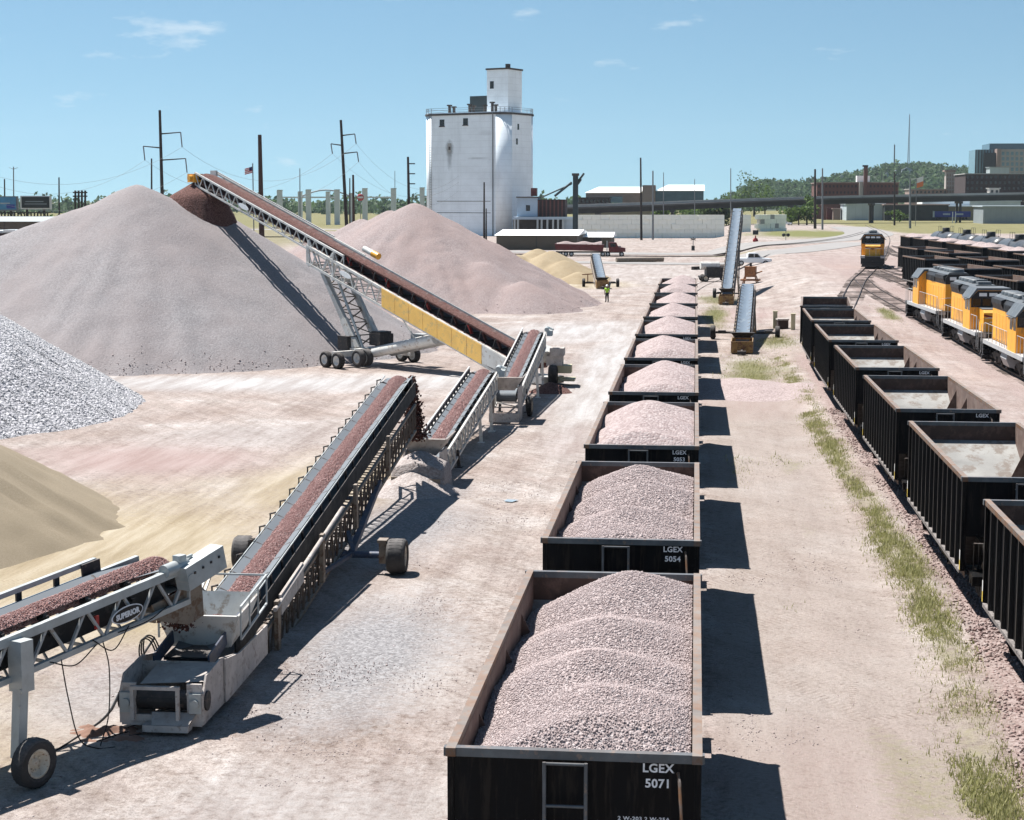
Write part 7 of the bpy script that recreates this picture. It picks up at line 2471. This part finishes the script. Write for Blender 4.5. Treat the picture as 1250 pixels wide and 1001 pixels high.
car(919, 322, 267.5, R(4), 'white pickup truck parked behind the tall blue belt', 'truck_white', 5.6, 1.95, 1.9, float(gh(8.7, 267.5)), True, 'pickup_truck', 'pickup')
car(958, 267, 620, R(3), 'white van like car on the verge beside the block wall', 'truck_white', 4.8, 1.9, 1.6, 2.0)
car(78, 262, 500, 0, 'white car on the road behind the billboards', 'truck_white', 4.8, 1.9, 1.5, 2.2)
car(86, 262, 503, 0, 'silver car just right of the white one behind the billboards', 'metal_grey', 4.6, 1.9, 1.5, 2.2)
rb = ribbon('road', [(-150, 500), (-118, 502), (-95, 504)], 14, 'road', 2.2, 12)

# red tipper truck with gravel
tt = at(728, 314, 330)
tk = empty('dump_truck', (tt.x - .2, 330, 0), R(4), 'dark red tipper truck loaded with pale gravel by the sand heap', 'truck')
MB().prism([(-8.6, 1.5), (1.6, 1.15), (1.9, 2.55), (-8.8, 2.75)], 'y', -1.25, 1.25).build('tipper_body', 'red_truck', tk)
m_ = MB()
for k in range(8): m_.bx(-8.3 + 1.25 * k, -8.15 + 1.25 * k, -1.32, -1.251, 1.45, 2.7)
m_.build('body_stakes', 'red_truck', tk)
MB().bx(-8.6, 5.6, -.5, .5, .8, 1.12).build('chassis', 'dark_steel', tk)
cbm = MB().prism([(2.9, 1.0), (4.9, 1.0), (4.9, 2.2), (4.5, 3.05), (2.9, 3.1)], 'y', -1.15, 1.15).build('cab', 'red_truck', tk)
MB().prism([(4.902, 1.0), (6.5, 1.0), (6.5, 1.85), (4.902, 2.1)], 'y', -.95, .95).build('bonnet', 'red_truck', cbm)
for sy in (-1, 1):
    MB().prism([(3.2, 2.1), (4.5, 2.1), (4.3, 2.85), (3.2, 2.85)], 'y', sy * 1.151, sy * 1.165).build('side_window', 'glass_dark', cbm)
MB().bx(2.4, 2.6, -1.1, -.9, 1.2, 3.4).build('exhaust_stack', 'galv', tk)
for x in (-7.6, -6.4, -5.2, 1.6, 2.7, 5.7):
    for sy in (-1, 1):
        wh = MB().lathe([(0, .1), (.3, .12), (.3, -.1), (0, -.1)], (x, sy * 1.05, .52), (0, sy, 0), 14).build('wheel', 'wheel_white', tk)
        MB().lathe([(.3, .14), (.48, .14), (.52, .08), (.52, -.2), (.3, -.2)], (x, sy * 1.05, .52), (0, sy, 0), 16).build('tyre', 'rubber', wh)
xs_l = np.linspace(-8.4, 1.4, 24); ys_l = np.linspace(-1.2, 1.2, 9)
X, Y = np.meshgrid(xs_l, ys_l)
Zl = 2.45 + .85 * (1 - (Y / 1.3) ** 2) * (.6 + .4 * np.sin((X + 8.4) * .8) ** 2)
ixl = np.arange(X.size).reshape(X.shape)
gl2 = np_mesh('gravel_load', np.stack([X, Y, Zl], -1).reshape(-1, 3), np.stack([ixl[:-1, :-1], ixl[:-1, 1:], ixl[1:, 1:], ixl[1:, :-1]], -1).reshape(-1, 4), 'gravel_pink_far', smooth=True)
tk.scale = (.88, .88, .88); gl2.scale = tk.scale
gl2.location = tk.location; gl2.rotation_euler = tk.rotation_euler
tag(gl2, 'pale gravel heaped on the dark red tipper truck', 'gravel')

# ------------------------------------------------------------------ yard clutter
lgm = MB().tube((-13.6, 298, .45), (-5.6, 301.5, .45), .42, 10); lgm.tube((-13.2, 299.2, .3), (-7.0, 301.9, .3), .3, 8)
tag(lgm.build('timber_log', 'tan_steel'), 'long tan log lying on the ground by the red truck', 'log')
gp1 = gp(872, 343)
gn = empty('generator', (gp1.x, gp1.y, 0), R(12), 'black engine unit with a white tank beside the tall parked conveyor', 'generator')
MB().bx(-2.0, 2.0, -.9, .9, .5, .75).build('skid', 'dark_steel', gn)
MB().bx(-1.2, 1.9, -.75, .75, .75, 1.9).build('engine_housing', 'dark_steel', gn)
MB().tube((-1.9, 0, 2.1), (.6, 0, 2.1), .5, 14).build('tank', 'white_steel', gn)
for x in (-1.4, 1.4):
    for sy in (-1, 1): wheel(gn, (x, sy * 1.05, .45), (0, sy, 0), .45, .3, 'wheel_cream', 'rubber')
MB().bar((2.0, 0, .6), (3.4, 0, .5), .14).build('tow_bar', 'rust', gn)
gp2 = gp(916, 346, .3)
rm_ = empty('rusty_machine', (gp2.x, gp2.y, .3), R(-10), 'rust orange hopper machine standing behind the nearer blue belt', 'machine')
MB().prism([(-.9, 1.2), (.9, 1.2), (1.15, 3.0), (-1.15, 3.0)], 'x', -.9, .9).build('bin', 'rust', rm_)
MB().bx(-1.6, 1.6, -1.2, 1.2, .55, .8).build('base_frame', 'rust', rm_)
for x in (-1.3, 1.3):
    for y in (-1, 1): MB().bar((x, y, -.3), (x * .7, y * .8, 1.3), .16).build('leg', 'rust', rm_)
MB().tube((.9, 0, 1.8), (2.0, 0, 2.2), .12, 8).build('feed_arm', 'rust', rm_)
MB().tube((0, 0, 3.0), (0, 0, 3.6), .22, 8).build('vent_stack', 'dark_steel', rm_)
rm_.scale = (.72, .72, .72)
for i, (px, pyb, lab) in enumerate(((855, 329, 'dark timber beam on the grass at the far end of the middle train'), )):
    p = gp(px, pyb); tag(MB().bar((p.x - 1.2, p.y, .25), (p.x + 6.5, p.y + 9, .25), .5, .5).build('timber_beam', 'wood_pole', None), lab, 'beam')
for i, (x, y, h) in enumerate(((6.55, 142.4, 1.35), (7.85, 139.6, 1.25))):
    ps = MB().bx(x - .17, x + .17, y - .17, y + .17, float(gh(x, y)) - .3, float(gh(x, y)) + h); ps.bx(x - .2, x + .2, y - .2, y + .2, float(gh(x, y)) + h, float(gh(x, y)) + h + .06)
    tag(ps.build('marker_post', 'post_cream'), ('left cream post beside the last empty car', 'right cream post close to the last empty car')[i], 'post')
bxp = empty('crate', (7.1, 141.5, float(gh(7.1, 141.5))), R(8), 'dark brown crate with pale lid between the two cream posts', 'crate')
MB().bx(-.42, .42, -.4, .4, 0, .7).build('box', 'brick_dark', bxp); MB().bx(-.47, .47, -.45, .45, .702, .82).build('lid', 'box_grime', bxp)
ss_ = empty('stop_sign', (at(922, 303, 385).x, 385, .6), 0, 'red stop sign on a post with a dark box above', 'sign')
pz = at(922, 293, 385).z - .6
MB().tube((0, 0, -1), (0, 0, at(922, 287, 385).z - .6), .16, 6).build('post', 'flag_red', ss_)
MB().lathe([(0, -.03), (.62, -.03), (.62, .03), (0, .03)], (0, -.12, pz), (0, 1, 0), 8).build('plate', 'flag_red', ss_)
MB().bx(-.6, .6, -.3, .3, at(922, 286, 385).z - .6, at(922, 280.5, 385).z - .6).build('signal_box', 'metal_dark', ss_)
xs_s = empty('crossing_signal', (at(959, 302, 395).x, 395, .6), 0, 'railway crossing signal with two black lamps', 'signal')
MB().tube((0, 0, -1), (0, 0, at(959, 281, 395).z - .6), .08, 6).build('post', 'steel_pole', xs_s)
for sx in (-1, 1):
    MB().lathe([(0, -.12), (.4, -.1), (.4, .06), (0, .06)], (sx * .5, -.1, at(959, 286.3, 395).z - .6), (0, 1, 0), 14).build('lamp', 'metal_dark', xs_s)
MB().bar((-.5, 0, at(959, 286.3, 395).z - .6), (.5, 0, at(959, 286.3, 395).z - .6), .12).build('cross_arm', 'metal_dark', xs_s)
xs_s = empty('crossing_signal', (at(846, 306, 372).x, 372, 0), 0, 'small crossing post with a dark cross head by the road', 'signal')
MB().tube((0, 0, -.2), (0, 0, 2.9), .09, 6).build('post', 'steel_pole', xs_s)
MB().bar((-.55, 0, 2.6), (.55, 0, 2.2), .16).build('cross_arm', 'metal_dark', xs_s); MB().bar((-.55, -.05, 2.2), (.55, -.05, 2.6), .16).build('cross_arm', 'metal_dark', xs_s)
MB().bx(-.35, .35, -.3, .3, 0, 1.0).build('relay_box', 'metal_dark', xs_s)
lit = MB()
lit.add([(-6.6, 59.3, .03), (-6.3, 59.2, .02), (-6.1, 59.5, .05), (-6.3, 59.7, .02), (-6.5, 59.6, .05)], ((0, 1, 2, 3, 4),))
lo_ = lit.build('plastic_sheet', 'plastic_pale_blue'); lo_.modifiers.new('t', 'SOLIDIFY').thickness = .01
tag(lo_, 'pale blue scrap of plastic on the bare ground', 'litter')
for i, (px, py, Y, mat, lab) in enumerate(((306.5, 203, 300, 'us', 'striped flag on a staff behind the stacker'), (1117, 218, 620, 'or', 'orange and white flag above the overpass'))):
    p = at(px + 2, py, Y); b_ = 3.0 if i else 2.0
    fl = empty('flag', (p.x, Y, 0), 0, lab, 'flag')
    MB().tube((0, 0, 0), (0, 0, p.z + .6), .1, 6).build('staff', 'steel_pole', fl)
    if i == 0:
        for k in range(7):
            m_ = MB().add([(-.05 - 1.4 * t / 6, .12 * math.sin(t), p.z - 1.05 + .15 * k + (.15 if v else 0) - .06 * t) for v in (0, 1) for t in range(7)], [(t, t + 1, t + 8, t + 7) for t in range(6)])
            m_.build('stripe', 'flag_red' if k % 2 == 0 else 'flag_white', fl, fix=False)
        m_ = MB().add([(-.05 - .6 * t / 3, .12 * math.sin(t * .9) - .03, p.z - .6 + (.63 if v else 0) - .05 * t) for v in (0, 1) for t in range(4)], [(t, t + 1, t + 5, t + 4) for t in range(3)]); m_.build('canton', 'flag_blue', fl, fix=False)
    else:
        for k, mm in enumerate(('flag_orange', 'flag_white')):
            m_ = MB().add([(.05 + .45 * t, .15 * math.sin(t), p.z - 3.2 + k * 1.7 + (1.7 if v else 0) + .15 * t) for v in (0, 1) for t in range(6)], [(t, t + 1, t + 7, t + 6) for t in range(5)])
            m_.build('stripe', mm, fl, fix=False)


# ------------------------------------------------------------------ the worker in the yellow vest
def skin_body(name, bones, mat, parent, sub=2):
    """one continuous surface grown from joints: bones = {joint: (pos, radius, parent)}"""
    names = list(bones)
    me = bpy.data.meshes.new(name)
    me.from_pydata([bones[k][0] for k in names], [(names.index(bones[k][2]), names.index(k)) for k in names if bones[k][2]], [])
    o = link(name, me, parent)
    sk = o.modifiers.new('skin', 'SKIN')
    for k, v in zip(names, me.skin_vertices[0].data):
        r_ = bones[k][1]; v.radius = r_ if isinstance(r_, tuple) else (r_, r_)
        v.use_root = bones[k][2] is None
    sb_ = o.modifiers.new('sub', 'SUBSURF'); sb_.levels = sub; sb_.render_levels = sub
    bpy.context.view_layer.update()
    m2 = bpy.data.meshes.new_from_object(o.evaluated_get(bpy.context.evaluated_depsgraph_get()))
    o.modifiers.clear(); o.data = m2
    m2.materials.clear(); m2.materials.append(M[mat])
    for p in m2.polygons: p.use_smooth = True
    return o


wk = gp(741, 368.5)
per = empty('person', (wk.x, wk.y, float(gh(wk.x, wk.y))), R(160), 'standing worker in yellow green vest and white helmet by the small conveyor', 'person')
B_ = {'pelvis': ((0, 0, .96), (.16, .12), None), 'waist': ((0, .0, 1.12), (.145, .11), 'pelvis'), 'chest': ((0, .01, 1.33), (.18, .125), 'waist'), 'neckb': ((0, .0, 1.48), (.09, .08), 'chest'), 'neck': ((0, .01, 1.55), .055, 'neckb'),
      'head': ((0, .03, 1.66), (.085, .10), 'neck'), 'crown': ((0, .02, 1.74), (.075, .085), 'head')}
for s, n_ in ((-1, 'l'), (1, 'r')):
    B_['sh' + n_] = ((s * .19, 0, 1.44), .07, 'neckb'); B_['el' + n_] = ((s * .27, .0, 1.17), .05, 'sh' + n_); B_['wr' + n_] = ((s * .25, .10, .94), .036, 'el' + n_); B_['ha' + n_] = ((s * .24, .13, .86), (.042, .026), 'wr' + n_)
    for j in range(4):
        B_[f'f{j}{n_}'] = ((s * (.225 + .012 * j), .135 + .008 * j, .78 + .008 * abs(j - 1)), .009, 'ha' + n_)
    B_['th' + n_] = ((s * .205, .165, .82), .010, 'ha' + n_)
    B_['hi' + n_] = ((s * .10, 0, .90), .10, 'pelvis'); B_['kn' + n_] = ((s * .12, .02, .50), .065, 'hi' + n_); B_['an' + n_] = ((s * .13, -.01, .09), .045, 'kn' + n_); B_['to' + n_] = ((s * .15, .16, .045), (.045, .035), 'an' + n_)
skin_body('body', B_, 'skin', per)
vb = {k: (B_[k][0], tuple(x + .03 for x in (B_[k][1] if isinstance(B_[k][1], tuple) else (B_[k][1],) * 2)), B_[k][2]) for k in ('pelvis', 'waist', 'chest', 'neckb', 'shl', 'shr')}
for n_, s in (('l', -1), ('r', 1)): vb['el' + n_] = ((s * .255, 0, 1.24), .07, 'sh' + n_)
skin_body('vest', vb, 'hivis', per)
tb = {'pelvis': ((0, 0, .94), (.165, .125), None)}
for n_ in 'lr':
    for j in ('hi', 'kn', 'an', 'to'):
        p_, r_, q_ = B_[j + n_]; tb[j + n_] = (p_, tuple(x + .022 for x in (r_ if isinstance(r_, tuple) else (r_, r_))), q_)
skin_body('trousers', tb, 'cloth_dark', per)
MB().lathe([(.02, .16), (.07, .145), (.11, .09), (.125, .02), (.15, 0), (.15, -.015), (.12, -.015)], (0, .02, 1.70), (0, 0, 1), 18).build('helmet', 'hat_white', per)

# ------------------------------------------------------------------ haze over the far side of the place
HAZE = 0.00004
if HAZE:
    m = bpy.data.materials.new('haze'); m.use_nodes = True
    nt = m.node_tree; nt.nodes.clear()
    out = nt.nodes.new('ShaderNodeOutputMaterial'); pv_ = nt.nodes.new('ShaderNodeVolumePrincipled')
    pv_.inputs['Color'].default_value = (0.80, 0.90, 1.0, 1); pv_.inputs['Density'].default_value = HAZE; pv_.inputs['Anisotropy'].default_value = 0.2
    nt.links.new(pv_.outputs[0], out.inputs['Volume']); M['haze'] = m
    tag(MB().bx(-3000, 3000, -200, 3600, -3, 160).build('haze', 'haze'), kind='stuff')
